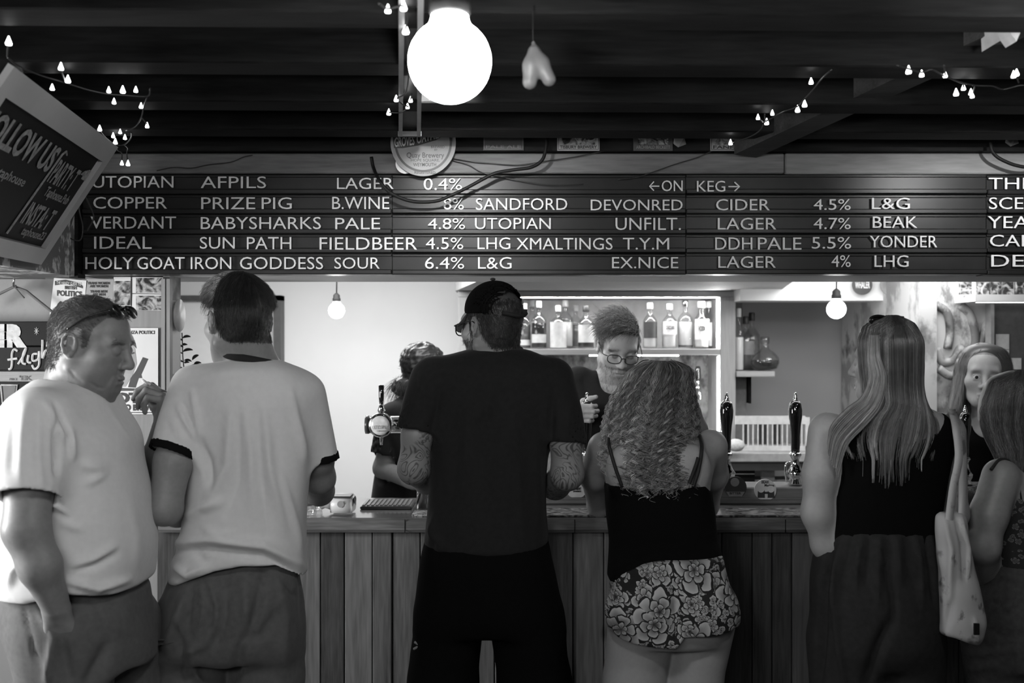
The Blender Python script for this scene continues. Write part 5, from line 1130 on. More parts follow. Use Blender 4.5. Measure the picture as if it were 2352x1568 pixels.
def man_ringer():
    D = 2.85; H = Head(P(546, 738, D), -42, 2, 0, 1.04)
    wl = P(436, 1178, 3.02); wr = P(706, 1140, 3.28)
    vx = Vox((-1.12, 2.55, 0), (-.46, 3.45, 1.9), .010, [fineb(H)], .0032)
    H.build(vx)
    vx.limb([H.w(0, -.025, -.03), P(582, 845, 2.87)], [.066, .075], .03)
    vx.loft(prows([(838, 520, 650, .09), (880, 455, 690, .11), (1000, 450, 700, .11), (1200, 440, 690, .11), (1300, 430, 680, .105), (1420, 430, 670, .11)], D), .03)
    el, er = P(378, 1168, 2.71), P(734, 1098, 2.98)
    vx.limb([P(447, 905, 2.82), P(398, 1060, 2.74), el, (el+wl)/2, wl], [.058, .050, .044, .043, .030], .02); hand(vx, wl, V3(.4, .85, .1), V3(.6, -.2, -.7), 1, (20, 30, 20))
    vx.limb([P(690, 915, 2.88), P(728, 1050, 2.93), er, (er+wr)/2+V3(.02, 0, -.01), wr], [.058, .048, .045, .044, .03], .02); hand(vx, wr, V3(-.3, .9, .0), V3(-.4, -.1, -.9), 1, (25, 35, 25))
    legs(vx, [P(465, 1420, D), P(615, 1420, D)], [V3(-.92, 2.83, .5), V3(-.7, 2.85, .5)], [V3(-.93, 2.82, .09), V3(-.7, 2.84, .09)])
    V, F = vx.mesh(); N = normals(V, F); L = H.loc(V); t = H.tint(V, .85, .85, .4); hm = hmask(L, [(-.13, -.062), (-.055, -.060), (-.032, -.03), (-.012, .038), (.006, .036), (.012, -.018), (.03, -.012), (.036, .03), (.05, .07), (.075, .086), (.12, .1)]); t = np.where(hm, .35, t)
    b = person('dark haired man from behind in a pale T-shirt with black cuffs and cargo trousers', V, F, SKIN, t)
    R = H.R
    hv = Vox(H.c-.17, H.c+.18, .006); hv.ell(H.w(0, -.020, .045), (.080, .097, .0925), R); hv.ell(H.w(0, .03, .087), (.064, .075, .05), R, .03)
    hv.ell(H.w(0, .085, -.015), (.1, .07, .088), R, .015, 's'); hv.ell(H.w(0, .035, -.125), (.1, .12, .075), R, .015, 's'); hv.ell(H.w(0, 0, -.14), (.12, .2, .07), R, .015, 's')
    for sx in (-1, 1): hv.ell(H.w(sx*.090, .010, -.012), (.034, .048, .052), R, .012, 's')
    v, f = hv.mesh(); n = normals(v, f); up = R[2]
    l2 = H.loc(v)
    fl = lambda p: np.where(((p-H.c)@R[1] > -.02)[:, None], R[1]*1.1-up*.25, -up*1.1-R[1]*.15)+R[0]*np.sign((p-H.c)@R[0])[:, None]*.25-up*np.clip(-((p-H.c)@R[2])+.08, 0, .2)[:, None]*6
    ln = lambda p: .020+.038*np.clip(((p-H.c)@R[2]-.045)/.06, 0, 1)
    s1 = fur(v, n, 15000, ln, fl, .16, .00075, 6, 9, .14, (.5, 2.6), .15, (l2[:, 2] > -.05) & ~((np.abs(l2[:, 0]) > .055) & (np.abs(l2[:, 1]+.005) < .036) & (l2[:, 2] < .042)))
    fr = fur(v, n, 900, .058, lambda p: R[1]*1.0-up*.45+R[0]*.1, .35, .0008, 7, 12, .16, (.6, 2.4), .5, (l2[:, 1] > .055) & (l2[:, 2] > .06))
    s2 = fur(V, N, 6500, lambda p: .006+.017*np.clip(((p-H.c)@up+.062)/.04, 0, 1), lambda p: -up-R[1]*.2+0*p, .45, .0007, 5, 10, .15, (.5, 1.8), 0, hm & (L[:, 2] < .03))
    mesh_obj('hair', *join([(v, f, .8), s1, s2, fr])[:2], HAIRD, b, True, join([(v, f, .8), s1, s2, fr])[2])
    hem = phem([(380, 1352), (400, 1348), (440, 1330), (500, 1308), (560, 1297), (630, 1300), (665, 1325), (700, 1362), (720, 1366)], 2.735)
    rows = prows([(822, 538, 630, .05), (830, 505, 650, .075), (842, 455, 676, .10), (862, 436, 696, .118), (900, 430, 712, .13), (960, 434, 715, .132), (1060, 438, 714, .13), (1150, 430, 704, .132), (1200, 425, 700, .136), (1250, 414, 700, .142), (1300, 398, 703, .148), (1350, 387, 706, .15), (1390, 385, 708, .15)], D)
    sl = [(P(445, 893, 2.82), P(397, 1040, 2.745), .068, .062, V3(-.30, -.40, -1.0)), (P(695, 908, 2.88), P(728, 1052, 2.925), .066, .060, V3(.05, .15, -1))]
    S = [([(408, 930), (425, 970), (446, 1006)], 6, .009), ([(441, 900), (452, 960), (455, 1010)], 6, .010), ([(420, 925), (440, 980)], 5, -.006), ([(395, 960), (410, 1010)], 7, .006), ([(452, 1000), (478, 1060), (486, 1120)], 10, -.012), ([(532, 940), (524, 1070), (478, 1156)], 14, .011), ([(560, 926), (577, 1045), (580, 1180)], 12, .007), ([(545, 960), (548, 1100), (520, 1180)], 10, -.007), ([(607, 940), (620, 1080), (652, 1215)], 11, .009), ([(592, 960), (600, 1100), (615, 1230)], 10, -.006), ([(668, 900), (692, 1010), (702, 1060)], 9, .008), ([(650, 1100), (678, 1200), (698, 1280)], 9, .007), ([(424, 1190), (460, 1165), (512, 1152)], 13, .010), ([(405, 1246), (478, 1238), (606, 1254), (700, 1300)], 11, .014), ([(405, 1268), (480, 1262), (606, 1278), (695, 1326)], 10, -.012), ([(440, 1260), (470, 1290), (500, 1275)], 9, -.006), ([(400, 1300), (430, 1320), (470, 1300)], 9, .010), ([(440, 880), (520, 848), (560, 842)], 14, .004), ([(470, 1215), (500, 1228), (540, 1222)], 9, .007)]
    tee('t_shirt', (-1.15, 2.5, .92), (-.42, 3.2, 1.66), .0062, rows, D, b, TEEW, hem, sl, [(P(584, 800, 2.87), P(584, 835, 2.87), .068)], S, wa=.002, tintf=lambda V: np.ones(len(V))*.97)
    # black cuffs and collar
    for (a, q, r0, r1, nn), r in ((sl[0], .0668), (sl[1], .0648)):
        vx = Vox(q-.12, q+.12, .005); ax = nrm(nn); vx.cone(q-nrm(q-a)*.05, q+nrm(q-a)*.06, r, r, .004, cut=[(q+ax*.006, ax), (q-ax*.018, -ax)]); vx.cone(q-nrm(q-a)*.09, q+nrm(q-a)*.09, r-.008, r-.008, .004, 's'); v, f = vx.mesh(1); mesh_obj('cuff', v, f, DARKT, b, True, np.ones(len(v))*1.6)
    col = [P(580, 827, 2.865)+V3(.080*math.cos(a), .080*math.sin(a), -.016*math.cos(a)-.006*math.sin(a)) for a in np.linspace(0, 2*PI, 40, endpoint=False)]
    MB().tube(col, .0125, 8, True).build('collar', plain('black_rib', .012, .9), b, True)
    # cargo trousers
    vx = Vox((-1.12, 2.58, .05), (-.5, 3.1, 1.12), .0085)
    vx.loft(prows([(1270, 415, 680, .115), (1310, 404, 684, .122), (1360, 384, 690, .145), (1420, 366, 693, .155), (1470, 358, 692, .15), (1500, 350, 692, .135)], D), .03, 2.4)
    vx.limb([P(440, 1460, D), P(428, 1568, D), V3(-.94, 2.84, .48), V3(-.95, 2.83, .05)], [.112, .116, .105, .10], .025); vx.limb([P(612, 1460, D), P(614, 1568, D), V3(-.70, 2.86, .48), V3(-.70, 2.85, .05)], [.104, .098, .09, .09], .025)
    vx.cone(P(366, 1382, 2.83), P(362, 1408, 2.83), .022, .018, .03); vx.cone(P(362, 1365, 2.83), P(362, 1398, 2.83), .026, .016, .008, 's')
    vx.ell(P(372, 1520, 2.80), (.055, .07, .08), None, .03)
    v, f = vx.mesh(); v = v+normals(v, f)*wob(v, .004, 24, 3, (1, 1, .5))[:, None]
    v = fold(v, normals(v, f), [([(430, 1362), (415, 1420), (425, 1470)], 7, .010), ([(560, 1330), (570, 1420), (560, 1500)], 12, .010), ([(640, 1330), (655, 1420), (650, 1540)], 14, .009), ([(500, 1420), (470, 1480), (420, 1500)], 9, .009), ([(640, 1400), (600, 1460), (560, 1470)], 10, -.008), ([(418, 1370), (400, 1440), (380, 1490)], 8, .012), ([(440, 1350), (430, 1430), (410, 1500)], 7, -.009), ([(480, 1330), (500, 1390), (505, 1450)], 8, .012), ([(463, 1345), (470, 1400), (450, 1470)], 8, .009), ([(520, 1350), (515, 1420), (495, 1480)], 9, -.008), ([(608, 1310), (590, 1400), (550, 1500), (535, 1568)], 12, -.014), ([(440, 1480), (445, 1540), (460, 1568)], 8, .010), ([(650, 1340), (672, 1362), (692, 1370)], 4, -.007), ([(415, 1480), (425, 1568)], 5, -.008), ([(365, 1530), (362, 1568)], 5, -.008)])
    tr = mesh_obj('trousers', v, f, TROU, b, True, np.ones(len(v)))
    fl_ = [P(324, 1480, 2.735), P(336, 1472, 2.725), P(370, 1470, 2.705), P(414, 1462, 2.715), P(415, 1472, 2.712), P(385, 1478, 2.70), P(352, 1484, 2.705), P(336, 1490, 2.725)]
    MB().prism(fl_, (0.0, .012, .0)).build('pocket_flap', plain('twill_flap', .10, .85), b)
    MB().tube([P(346, 1382, 2.80), P(352, 1398, 2.79), P(366, 1408, 2.785), P(378, 1400, 2.79), P(384, 1370, 2.80)], .003, 6).build('pocket_hem', plain('twill_flap', .10, .85), b, True)
    shoe_pair(b, [(-.94, 2.82), (-.70, 2.84)], 0)

def man_cap():
    D = 3.2; H = Head(P(1130, 748, D), -43, 4, 0, 1.04)
    wl, wr = P(1010, 1105, 3.44), P(1250, 1118, 3.46)
    vx = Vox((-.42, 2.92, 0), (.30, 3.62, 1.92), .010, [fineb(H)], .0034); H.build(vx)
    vx.limb([H.w(0, -.025, -.03), P(1140, 830, 3.22)], [.067, .076], .03)
    vx.loft(prows([(818, 1075, 1215, .09), (860, 1005, 1260, .11), (1000, 1000, 1250, .11), (1200, 990, 1245, .11), (1300, 985, 1250, .11), (1400, 985, 1250, .11)], D), .03)
    el, er = P(950, 1076, 3.14), P(1303, 1088, 3.15)
    vx.limb([P(993, 875, 3.18), P(958, 1000, 3.13), el, (el+wl)/2+V3(0, 0, -.012), wl], [.056, .047, .048, .047, .033], .02); hand(vx, wl, V3(.5, .8, .05), V3(.2, -.1, -1), 1, (20, 30, 20), flip=-1)
    vx.limb([P(1272, 880, 3.18), P(1300, 1010, 3.14), er, (er+wr)/2+V3(0, 0, -.012), wr], [.056, .050, .050, .048, .033], .02); hand(vx, wr, V3(-.5, .8, .05), V3(-.2, -.1, -1), 1, (20, 30, 20))
    legs(vx, [P(1045, 1420, D), P(1205, 1420, D)], [V3(-.19, 3.2, .5), V3(.09, 3.2, .5)], [V3(-.2, 3.19, .09), V3(.1, 3.19, .09)])
    V, F = vx.mesh(); N = normals(V, F); L = H.loc(V); t = H.tint(V, .55, .85, .5); hm = hmask(L, [(-.13, -.075), (-.05, -.072), (-.03, -.03), (-.012, .036), (.006, .036), (.012, -.03), (.028, -.03), (.034, .045), (.05, .072), (.12, .1)]); t = np.where(hm, .3, t)
    me = nt('tattooed_skin'); m, Nn, Lk, bs = me; bs.inputs['Roughness'].default_value = .45
    at = Nn.new('ShaderNodeAttribute'); at.attribute_name = 'tint'; ta = Nn.new('ShaderNodeAttribute'); ta.attribute_name = 'tattoo'; tc = Nn.new('ShaderNodeTexCoord')
    no = Nn.new('ShaderNodeTexNoise'); no.inputs['Scale'].default_value = 7.5; no.inputs['Detail'].default_value = 1.5; no.inputs['Distortion'].default_value = 3.2; Lk.new(tc.outputs['Object'], no.inputs['Vector'])
    pp = Nn.new('ShaderNodeMath'); pp.operation = 'PINGPONG'; pp.inputs[1].default_value = .055; Lk.new(no.outputs['Fac'], pp.inputs[0])
    mr = Nn.new('ShaderNodeMapRange'); mr.inputs[1].default_value = .008; mr.inputs[2].default_value = .026; mr.inputs[3].default_value = .32; mr.inputs[4].default_value = 1; Lk.new(pp.outputs[0], mr.inputs[0])
    n2 = Nn.new('ShaderNodeTexNoise'); n2.inputs['Scale'].default_value = 9; Lk.new(tc.outputs['Object'], n2.inputs['Vector']); m2 = Nn.new('ShaderNodeMapRange'); m2.inputs[1].default_value = .42; m2.inputs[2].default_value = .52; m2.inputs[3].default_value = 0; m2.inputs[4].default_value = 1; Lk.new(n2.outputs['Fac'], m2.inputs[0])
    mm = Nn.new('ShaderNodeMath'); mm.operation = 'MULTIPLY'; Lk.new(ta.outputs['Fac'], mm.inputs[0]); Lk.new(m2.outputs[0], mm.inputs[1])
    mx = Nn.new('ShaderNodeMix'); mx.inputs[2].default_value = 1; Lk.new(mm.outputs[0], mx.inputs[0]); Lk.new(mr.outputs[0], mx.inputs[3])
    m3 = Nn.new('ShaderNodeMath'); m3.operation = 'MULTIPLY'; Lk.new(at.outputs['Fac'], m3.inputs[0]); Lk.new(mx.outputs[0], m3.inputs[1]); m4 = Nn.new('ShaderNodeMath'); m4.operation = 'MULTIPLY'; m4.inputs[1].default_value = .25; Lk.new(m3.outputs[0], m4.inputs[0]); Lk.new(m4.outputs[0], bs.inputs['Base Color'])
    b = person('broad man from behind in a black T-shirt and black cap, with tattooed arms', V, F, m, t)
    ta = (np.abs(V[:, 0]-X(1128, D)) > .18) & (V[:, 2] > .9) & (V[:, 2] < 1.5); a_ = b.data.attributes.new('tattoo', 'FLOAT', 'POINT'); a_.data.foreach_set('value', ta.astype(np.float32))
    R = H.R; up = R[2]
    s = fur(V, N, 9000, .017, lambda p: -up-R[1]*.35+0*p, .32, .0008, 6, 21, .45, (.6, 2.4), 0, hm & (L[:, 2] < .075))
    s2 = fur(V, N, 2200, .018, lambda p: -up*.8+R[1]*.35+0*p, .35, .0006, 5, 22, .35, (1, 3.5), 0, (L[:, 1] > .0) & (L[:, 2] < -.035) & (L[:, 2] > -.13) & (np.abs(L[:, 0]) < .075) & (L[:, 1] > -.01) & (N@R[1] > -.45))
    jv = join([s, s2]); mesh_obj('hair', *jv[:2], HAIRD, b, True, jv[2])
    # baseball cap: crown with the strap gap at the back, brim
    cp = Vox(H.c-.2, H.c+.22, .005); cp.ell(H.w(0, -.014, .050), (.086, .108, .092), R, .01); cp.ell(H.w(0, -.02, .048), (.080, .102, .086), R, .004, 's')
    pl = H.w(0, 0, .036); nn = nrm(R[2]-R[1]*.12); sl, x, y, z = cp.win((-99,)*3, (99,)*3); cp.d = np.maximum(cp.d, (-((x-pl[0])*nn[0]+(y-pl[1])*nn[1]+(z-pl[2])*nn[2])).astype(np.float32))
    cp.ell(H.w(0, -.125, .046), (.045, .05, .036), R, .006, 's')
    v, f = cp.mesh(1)
    cap = mesh_obj('cap', v, f, DARKT, b, True, np.ones(len(v))*1.5)
    nb_ = 14; top = []; 
    for j in range(7):
        r_ = j/6
        for i in range(nb_+1):
            a = PI*(.14+.72*i/nb_); w_ = .083; ex = .075*r_*math.sin(a)**.8
            top.append(H.w(w_*math.cos(a)*(1-.05*r_), .086*math.sin(a)-.01+ex+.0, .040-.028*r_**1.3-.016*(math.cos(a)**2)*r_*2+.0))
    fs = [(j*(nb_+1)+i, j*(nb_+1)+i+1, (j+1)*(nb_+1)+i+1, (j+1)*(nb_+1)+i) for j in range(6) for i in range(nb_)]
    nv = len(top); vs = top+[p-R[2]*.004 for p in top]; fs2 = fs+[tuple(nv+q for q in reversed(g)) for g in fs]+[(6*(nb_+1)+i, 6*(nb_+1)+i+1, nv+6*(nb_+1)+i+1, nv+6*(nb_+1)+i) for i in range(nb_)]
    o = MB().add(vs, fs2).build('brim', plain('black_cap_cloth', .016, .85), b, True)
    m = MB(); m.tube(spline([H.w(.048, -.104, .030), H.w(.02, -.122, .022), H.w(-.01, -.126, .021), H.w(-.05, -.103, .030)], 5), [.007]*16, 6); m.box(H.w(.02, -.125, .03)-.008, H.w(.02, -.125, .03)+.01); m.build('cap_strap', plain('black_cap_cloth', .016, .85), b, True)
    MB().blob(H.w(0, -.014, .143), (.009, .009, .005)).build('cap_button', plain('black_cap_cloth', .016, .85), b, True)
    glasses(H, b)
    hem = phem([(960, 1268), (1040, 1277), (1120, 1281), (1200, 1276), (1270, 1262)], 3.07)
    rows = prows([(798, 1090, 1198, .055), (806, 1062, 1222, .075), (820, 1018, 1243, .10), (845, 986, 1276, .125), (900, 978, 1288, .14), (980, 986, 1276, .138), (1040, 988, 1262, .135), (1100, 986, 1257, .135), (1180, 979, 1256, .135), (1240, 974, 1260, .138), (1310, 968, 1266, .14)], D)
    S = [([(1150, 850), (1125, 920), (1110, 960)], 10, .007), ([(1010, 900), (1000, 960), (992, 1010)], 7, -.010), ([(1270, 900), (1265, 1020)], 7, -.012), ([(1075, 940), (1070, 1080), (1050, 1220)], 12, .007), ([(1180, 960), (1190, 1100), (1200, 1240)], 13, .007), ([(1130, 1000), (1128, 1200)], 11, -.005), ([(960, 900), (950, 960)], 8, .006), ([(1000, 1180), (990, 1250)], 8, .008), ([(1310, 930), (1300, 1000)], 10, .006), ([(1230, 1000), (1240, 1200)], 9, .006), ([(966, 860), (975, 920)], 7, .006), ([(985, 1200), (1010, 1250), (1005, 1270)], 7, .007)]
    tee('t_shirt', (-.42, 2.9, .92), (.30, 3.5, 1.68), .0085, rows, D, b, TEED, hem, [(P(995, 868, 3.18), P(955, 990, 3.125), .070, .062, V3(-.20, -.15, -1)), (P(1268, 872, 3.18), P(1300, 1016, 3.14), .072, .067, V3(-.1, -.1, -1))], [(P(1140, 770, 3.21), P(1140, 806, 3.21), .073)], S, wa=.002)
    col = [P(1140, 806, 3.21)+V3(.080*math.cos(a), .074*math.sin(a), .004-.012*math.sin(a)) for a in np.linspace(0, 2*PI, 40, endpoint=False)]
    MB().tube(col, .008, 8, True).build('collar', plain('black_rib_soft', .03, .9), b, True)
    vx = Vox((-.42, 2.95, .35), (.30, 3.46, 1.12), .010)
    vx.loft(prows([(1230, 978, 1256, .13), (1280, 968, 1268, .14), (1350, 960, 1284, .145), (1420, 952, 1294, .14), (1450, 950, 1297, .125)], D), .03, 2.5)
    for (x0, x1, x2, x3) in ((952, 1110, 938, 1100), (1122, 1296, 1142, 1312)):
        a, c = P((x0+x1)/2, 1420, D), P((x2+x3)/2, 1568, D); vx.cone(a, c, (X(x1, D)-X(x0, D))/2, (X(x3, D)-X(x2, D))/2, .02); vx.cone(c, c+(c-a)*.85, (X(x3, D)-X(x2, D))/2, (X(x3, D)-X(x2, D))/2, .02, cut=[(c+(c-a)*.75, V3(0, 0, -1))])
    v, f = vx.mesh(); v = v+normals(v, f)*wob(v, .003, 18, 13)[:, None]
    mesh_obj('shorts', v, f, DARKT, b, True, np.ones(len(v)))
    m = MB(); 
    for st in ([(958, 1408), (966, 1428), (962, 1415)], [(966, 1440), (957, 1452), (962, 1466), (969, 1452), (966, 1440)], [(953, 1474), (963, 1482), (951, 1490)]): m.tube(spline([P(x, y, 3.152-.0012*(x-950)) for x, y in st], 5), .0045, 6)
    m.build('side_print', plain('grey_sport_print', .2, .7), b, True)
    shoe_pair(b, [(-.2, 3.2), (.1, 3.2)], 0)
def glasses(H, b, nm='glasses', tilt=0, m=None):
    m = MB(); g = H.w
    for sx in (-1, 1):
        rim = []
        for a in np.linspace(0, 2*PI, 26, endpoint=False):
            c, s_ = math.cos(a), math.sin(a); rim.append(g(sx*.034+.0265*np.sign(c)*abs(c)**.75, .112-.30*max(abs(sx*.034+.0265*c)-.03, 0), -.004+.0185*np.sign(s_)*abs(s_)**.8))
        m.tube(rim, .0021, 6, True)
        m.tube(spline([g(sx*.061, .102, .006), g(sx*.078, .085, .007), g(sx*.082, .03, .012), g(sx*.083, -.005, .012), g(sx*.082, -.025, -.006)], 5), .0019, 6)
    m.tube(spline([g(-.009, .113, .0), g(0, .116, .003), g(.009, .113, .0)], 4), .0019, 6)
    return m.build(nm, FRAME, b, True)
def flower_mat(name, layers, dark=.008, light=.36):
    """black cloth printed with pale layered flowers"""
    m, N, L, b = nt(name); b.inputs['Roughness'].default_value = .8; tc = N.new('ShaderNodeTexCoord')
    def math_(op, a, c=None, v=None):
        q = N.new('ShaderNodeMath'); q.operation = op
        for i, s in enumerate((a, c)):
            if s is None: continue
            if isinstance(s, (int, float)): q.inputs[i].default_value = s
            else: L.new(s, q.inputs[i])
        return q.outputs[0]
    out = None
    for sc, petals, Rr, off, pick in layers:
        mp = N.new('ShaderNodeMapping'); mp.inputs['Scale'].default_value = (sc, sc*.45, sc); mp.inputs['Location'].default_value = (off, off*.3, off*.7); L.new(tc.outputs['Object'], mp.inputs['Vector'])
        vo = N.new('ShaderNodeTexVoronoi'); vo.inputs['Scale'].default_value = 1; vo.inputs['Randomness'].default_value = .8; L.new(mp.outputs[0], vo.inputs['Vector'])
        su = N.new('ShaderNodeVectorMath'); su.operation = 'SUBTRACT'; L.new(mp.outputs[0], su.inputs[0]); L.new(vo.outputs['Position'], su.inputs[1])
        sx = N.new('ShaderNodeSeparateXYZ'); L.new(su.outputs[0], sx.inputs[0]); cs = N.new('ShaderNodeSeparateColor'); L.new(vo.outputs['Color'], cs.inputs[0])
        nz = N.new('ShaderNodeTexNoise'); nz.inputs['Scale'].default_value = sc*2.2; nz.inputs['Detail'].default_value = 2; L.new(tc.outputs['Object'], nz.inputs['Vector'])
        an = math_('ADD', math_('ARCTAN2', sx.outputs[2], sx.outputs[0]), math_('MULTIPLY', cs.outputs[1], 6.0)); r = math_('SQRT', math_('ADD', math_('MULTIPLY', sx.outputs[0], sx.outputs[0]), math_('MULTIPLY', sx.outputs[2], sx.outputs[2])))
        r = math_('ADD', r, math_('MULTIPLY', math_('SUBTRACT', nz.outputs['Fac'], .5), .34))
        def ring(q_lo, q_hi, ph, nP):
            """one whorl of petals between two radii: bright rims, dark towards the heart and in the gaps"""
            pt = math_('ABSOLUTE', math_('COSINE', math_('ADD', math_('MULTIPLY', an, nP), ph)))
            edge = math_('MULTIPLY', math_('ADD', math_('MULTIPLY', math_('POWER', pt, .45), .5), .5), q_hi)
            q = math_('DIVIDE', r, edge); ins = math_('LESS_THAN', q, 1.0)
            tone = math_('MULTIPLY', math_('GREATER_THAN', pt, .30), math_('POWER', q, 1.7))
            tone = math_('MULTIPLY', tone, math_('LESS_THAN', q, .88)); return tone, ins
        t1, i1 = ring(0, Rr, 0.0, petals); t2, i2 = ring(0, Rr*.62, 1.2, petals); t3, i3 = ring(0, Rr*.3, .5, petals)
        tone = t1
        for tt, ii in ((t2, i2), (t3, i3)): tone = math_('ADD', math_('MULTIPLY', math_('SUBTRACT', 1.0, ii), tone), math_('MULTIPLY', ii, math_('MULTIPLY', tt, .9)))
        inside = math_('MULTIPLY', i1, math_('GREATER_THAN', cs.outputs[0], pick)); tone = math_('MULTIPLY', tone, inside)
        if out is None: out = (tone, inside)
        else: t0, i0 = out; out = (math_('ADD', t0, math_('MULTIPLY', math_('SUBTRACT', 1.0, i0), tone)), math_('MAXIMUM', i0, inside))
    v = math_('ADD', math_('MULTIPLY', out[0], light), dark); L.new(v, b.inputs['Base Color']); return m

def woman_curly():
    H = Head(P(1527, 922, 3.36), -4, 8, 0, .96); D = 3.24
    el, er = P(1377, 1160, 3.545), P(1622, 1160, 3.545); wl, wr = P(1455, 1130, 3.70), P(1610, 985, 3.47)
    vx = Vox((.06, 2.78, 0), (.92, 3.86, 1.72), .009, [fineb(H, .12), (wr-V3(.06, .06, .03), wr+V3(.06, .08, .2))], .0045); H.build(vx, True)
    vx.limb([H.w(0, -.02, -.04), P(1520, 1000, 3.30)], [.056, .062], .03)
    rows = prows([(972, 1480, 1560, .06, 3.30), (990, 1432, 1600, .08, 3.29), (1010, 1395, 1632, .095, 3.28), (1060, 1385, 1640, .105, 3.26), (1115, 1392, 1630, .105, 3.24), (1180, 1405, 1628, .10, 3.20), (1240, 1412, 1634, .105, 3.14), (1300, 1410, 1655, .13, 3.08), (1370, 1406, 1672, .15, 3.05), (1430, 1406, 1672, .15, 3.04), (1470, 1420, 1665, .13, 3.04)], 3.2); vx.loft(rows, .03, 2.5)
    for sx, s in ((1434, -1), (1588, 1)): vx.ell(P(sx, 1075, 3.165), (.06, .03, .075), None, .04)
    vx.ell(P(1512, 1110, 3.13), (.014, .02, .12), None, .03, 's')
    vx.limb([P(1388, 1030, 3.28), P(1366, 1090, 3.36), el, (el+wl)/2, wl], [.056, .050, .041, .040, .026], .025); hand(vx, wl, V3(.5, .6, .5), V3(-.3, -.4, .8), .9, (20, 30, 20))
    vx.limb([P(1632, 1025, 3.28), P(1636, 1090, 3.38), er, (er+wr)/2+V3(.02, .02, 0), wr], [.056, .050, .041, .039, .025], .025); hand(vx, wr, V3(-.18, -.02, 1), V3(-1, .1, 0), .9, (12, 20, 15), flip=-1)
    D2 = 3.04
    vx.limb([P(1476, 1420, D2), P(1456, 1568, D2-.01), V3(.335, 3.06, .47), V3(.31, 3.02, .09)], [.105, .093, .062, .042], .02); vx.limb([P(1618, 1420, D2), P(1594, 1568, D2), V3(.53, 3.08, .47), V3(.53, 3.03, .09)], [.095, .084, .06, .042], .02)
    V, F = vx.mesh(); L = H.loc(V)
    b = person('curly haired woman in a black camisole and floral shorts leaning on the bar', V, F, SKINW, np.ones(len(V))*np.where(hmask(L), .4, 1))
    # camisole
    lo, hi = (.1, 2.8, .9), (.86, 3.5, 1.36)
    hem = phem([(1400, 1354), (1440, 1336), (1480, 1318), (1540, 1305), (1600, 1299), (1660, 1297)], 2.95)
    cr = [(r[0], r[1], r[2], r[3]+.006+(.012 if r[0] < 1.14 else 0), r[4]+.006+(.014 if r[0] < 1.14 else 0)) for r in rows]
    vx = Vox(lo, hi, .008); vx.loft(cr, .02, 2.5, hem=hem, cap=.008)
    for sx in (1434, 1588): vx.ell(P(sx, 1082, 3.163), (.064, .032, .079), None, .04)
    sl, x, y, z = vx.win((-99,)*3, (99,)*3); top = np.interp(x, [X(1385, 3.15), X(1400, 3.15), X(1620, 3.15), X(1640, 3.15)], [Z(1128, 3.15), Z(1115, 3.15), Z(1117, 3.15), Z(1135, 3.15)]); vx.d = np.maximum(vx.d, (z-top+0*y).astype(np.float32))
    v, f = vx.mesh(); v = fold(v, normals(v, f), [([(1410, 1310), (1500, 1270), (1640, 1262)], 8, .005), ([(1420, 1240), (1540, 1250), (1640, 1225)], 9, .004)])
    mesh_obj('camisole', v, f, DARKT, b, True, np.ones(len(v)))
    for pts in ([(1429, 1118), (1412, 1070), (1398, 1020), (1397, 1003)], [(1592, 1118), (1604, 1080), (1612, 1030), (1608, 1000)], [(1580, 1118), (1598, 1070), (1604, 1050)]):
        q = [P(x_, y_, 3.128+(.02 if y_ < 1045 else 0)+(.075 if y_ < 1010 else 0)) for x_, y_ in pts]; MB().tube(spline(q, 6), .0062, 6).build('strap', plain('black_strap', .012, .7), b, True)
    # shorts
    sr = [(r[0], r[1], r[2], r[3]+.009, r[4]+.010) for r in prows([(1270, 1412, 1650, .125, 3.08), (1300, 1411, 1656, .135, 3.07), (1340, 1408, 1666, .15, 3.05), (1390, 1406, 1678, .158, 3.04), (1440, 1404, 1688, .16, 3.035), (1500, 1404, 1694, .158, 3.035)], 3.05)]
    top = phem([(1400, 1338), (1440, 1318), (1480, 1299), (1540, 1287), (1600, 1281), (1665, 1277)], 2.95); hem = phem([(1395, 1448), (1430, 1466), (1480, 1474), (1545, 1478), (1556, 1466), (1565, 1452), (1600, 1450), (1640, 1449), (1700, 1436)], 2.93)
    vx = Vox((.1, 2.8, .62), (.9, 3.35, 1.12), .007); vx.loft(sr, .02, 2.5, hem=hem, cap=.01)
    for sx, r_ in ((1478, .115), (1612, .112)): vx.ell(P(sx, 1405, 2.955), (r_, .085, .105), None, .03)
    sl, x, y, z = vx.win((-99,)*3, (99,)*3); tz = top(x, y); vx.d = np.maximum(vx.d, (z-tz+0*y).astype(np.float32)); hz = hem(x, y); vx.d = np.maximum(vx.d, (hz-z+0*y).astype(np.float32))
    for sx, r_ in ((1474, .098), (1624, .092)): vx.cone(P(sx, 1455, D2), P(sx-12, 1560, D2), r_+.004, r_+.004, .004, 's')
    v, f = vx.mesh(); v = fold(v, normals(v, f), [([(1552, 1330), (1556, 1400), (1556, 1470)], 9, -.014), ([(1690, 1430), (1670, 1400)], 8, .006), ([(1410, 1440), (1430, 1410)], 8, .005)])
    mesh_obj('shorts', v, f, flower_mat('floral_shorts', [(8.5, 2.5, .58, .0, .55), (15, 2.5, .60, 3.7, .2), (25, 3, .58, 5.1, .45), (40, 1.0, .60, 9.1, .3)], .006, .62), b, True)
    # curly hair: soft mass and many ringlets
    c = [(829, 1508, 1560, .045), (842, 1478, 1588, .085), (880, 1447, 1598, .115), (920, 1420, 1603, .125), (960, 1405, 1602, .12), (1000, 1395, 1598, .11), (1040, 1388, 1592, .085), (1075, 1396, 1590, .06), (1110, 1425, 1588, .04)]
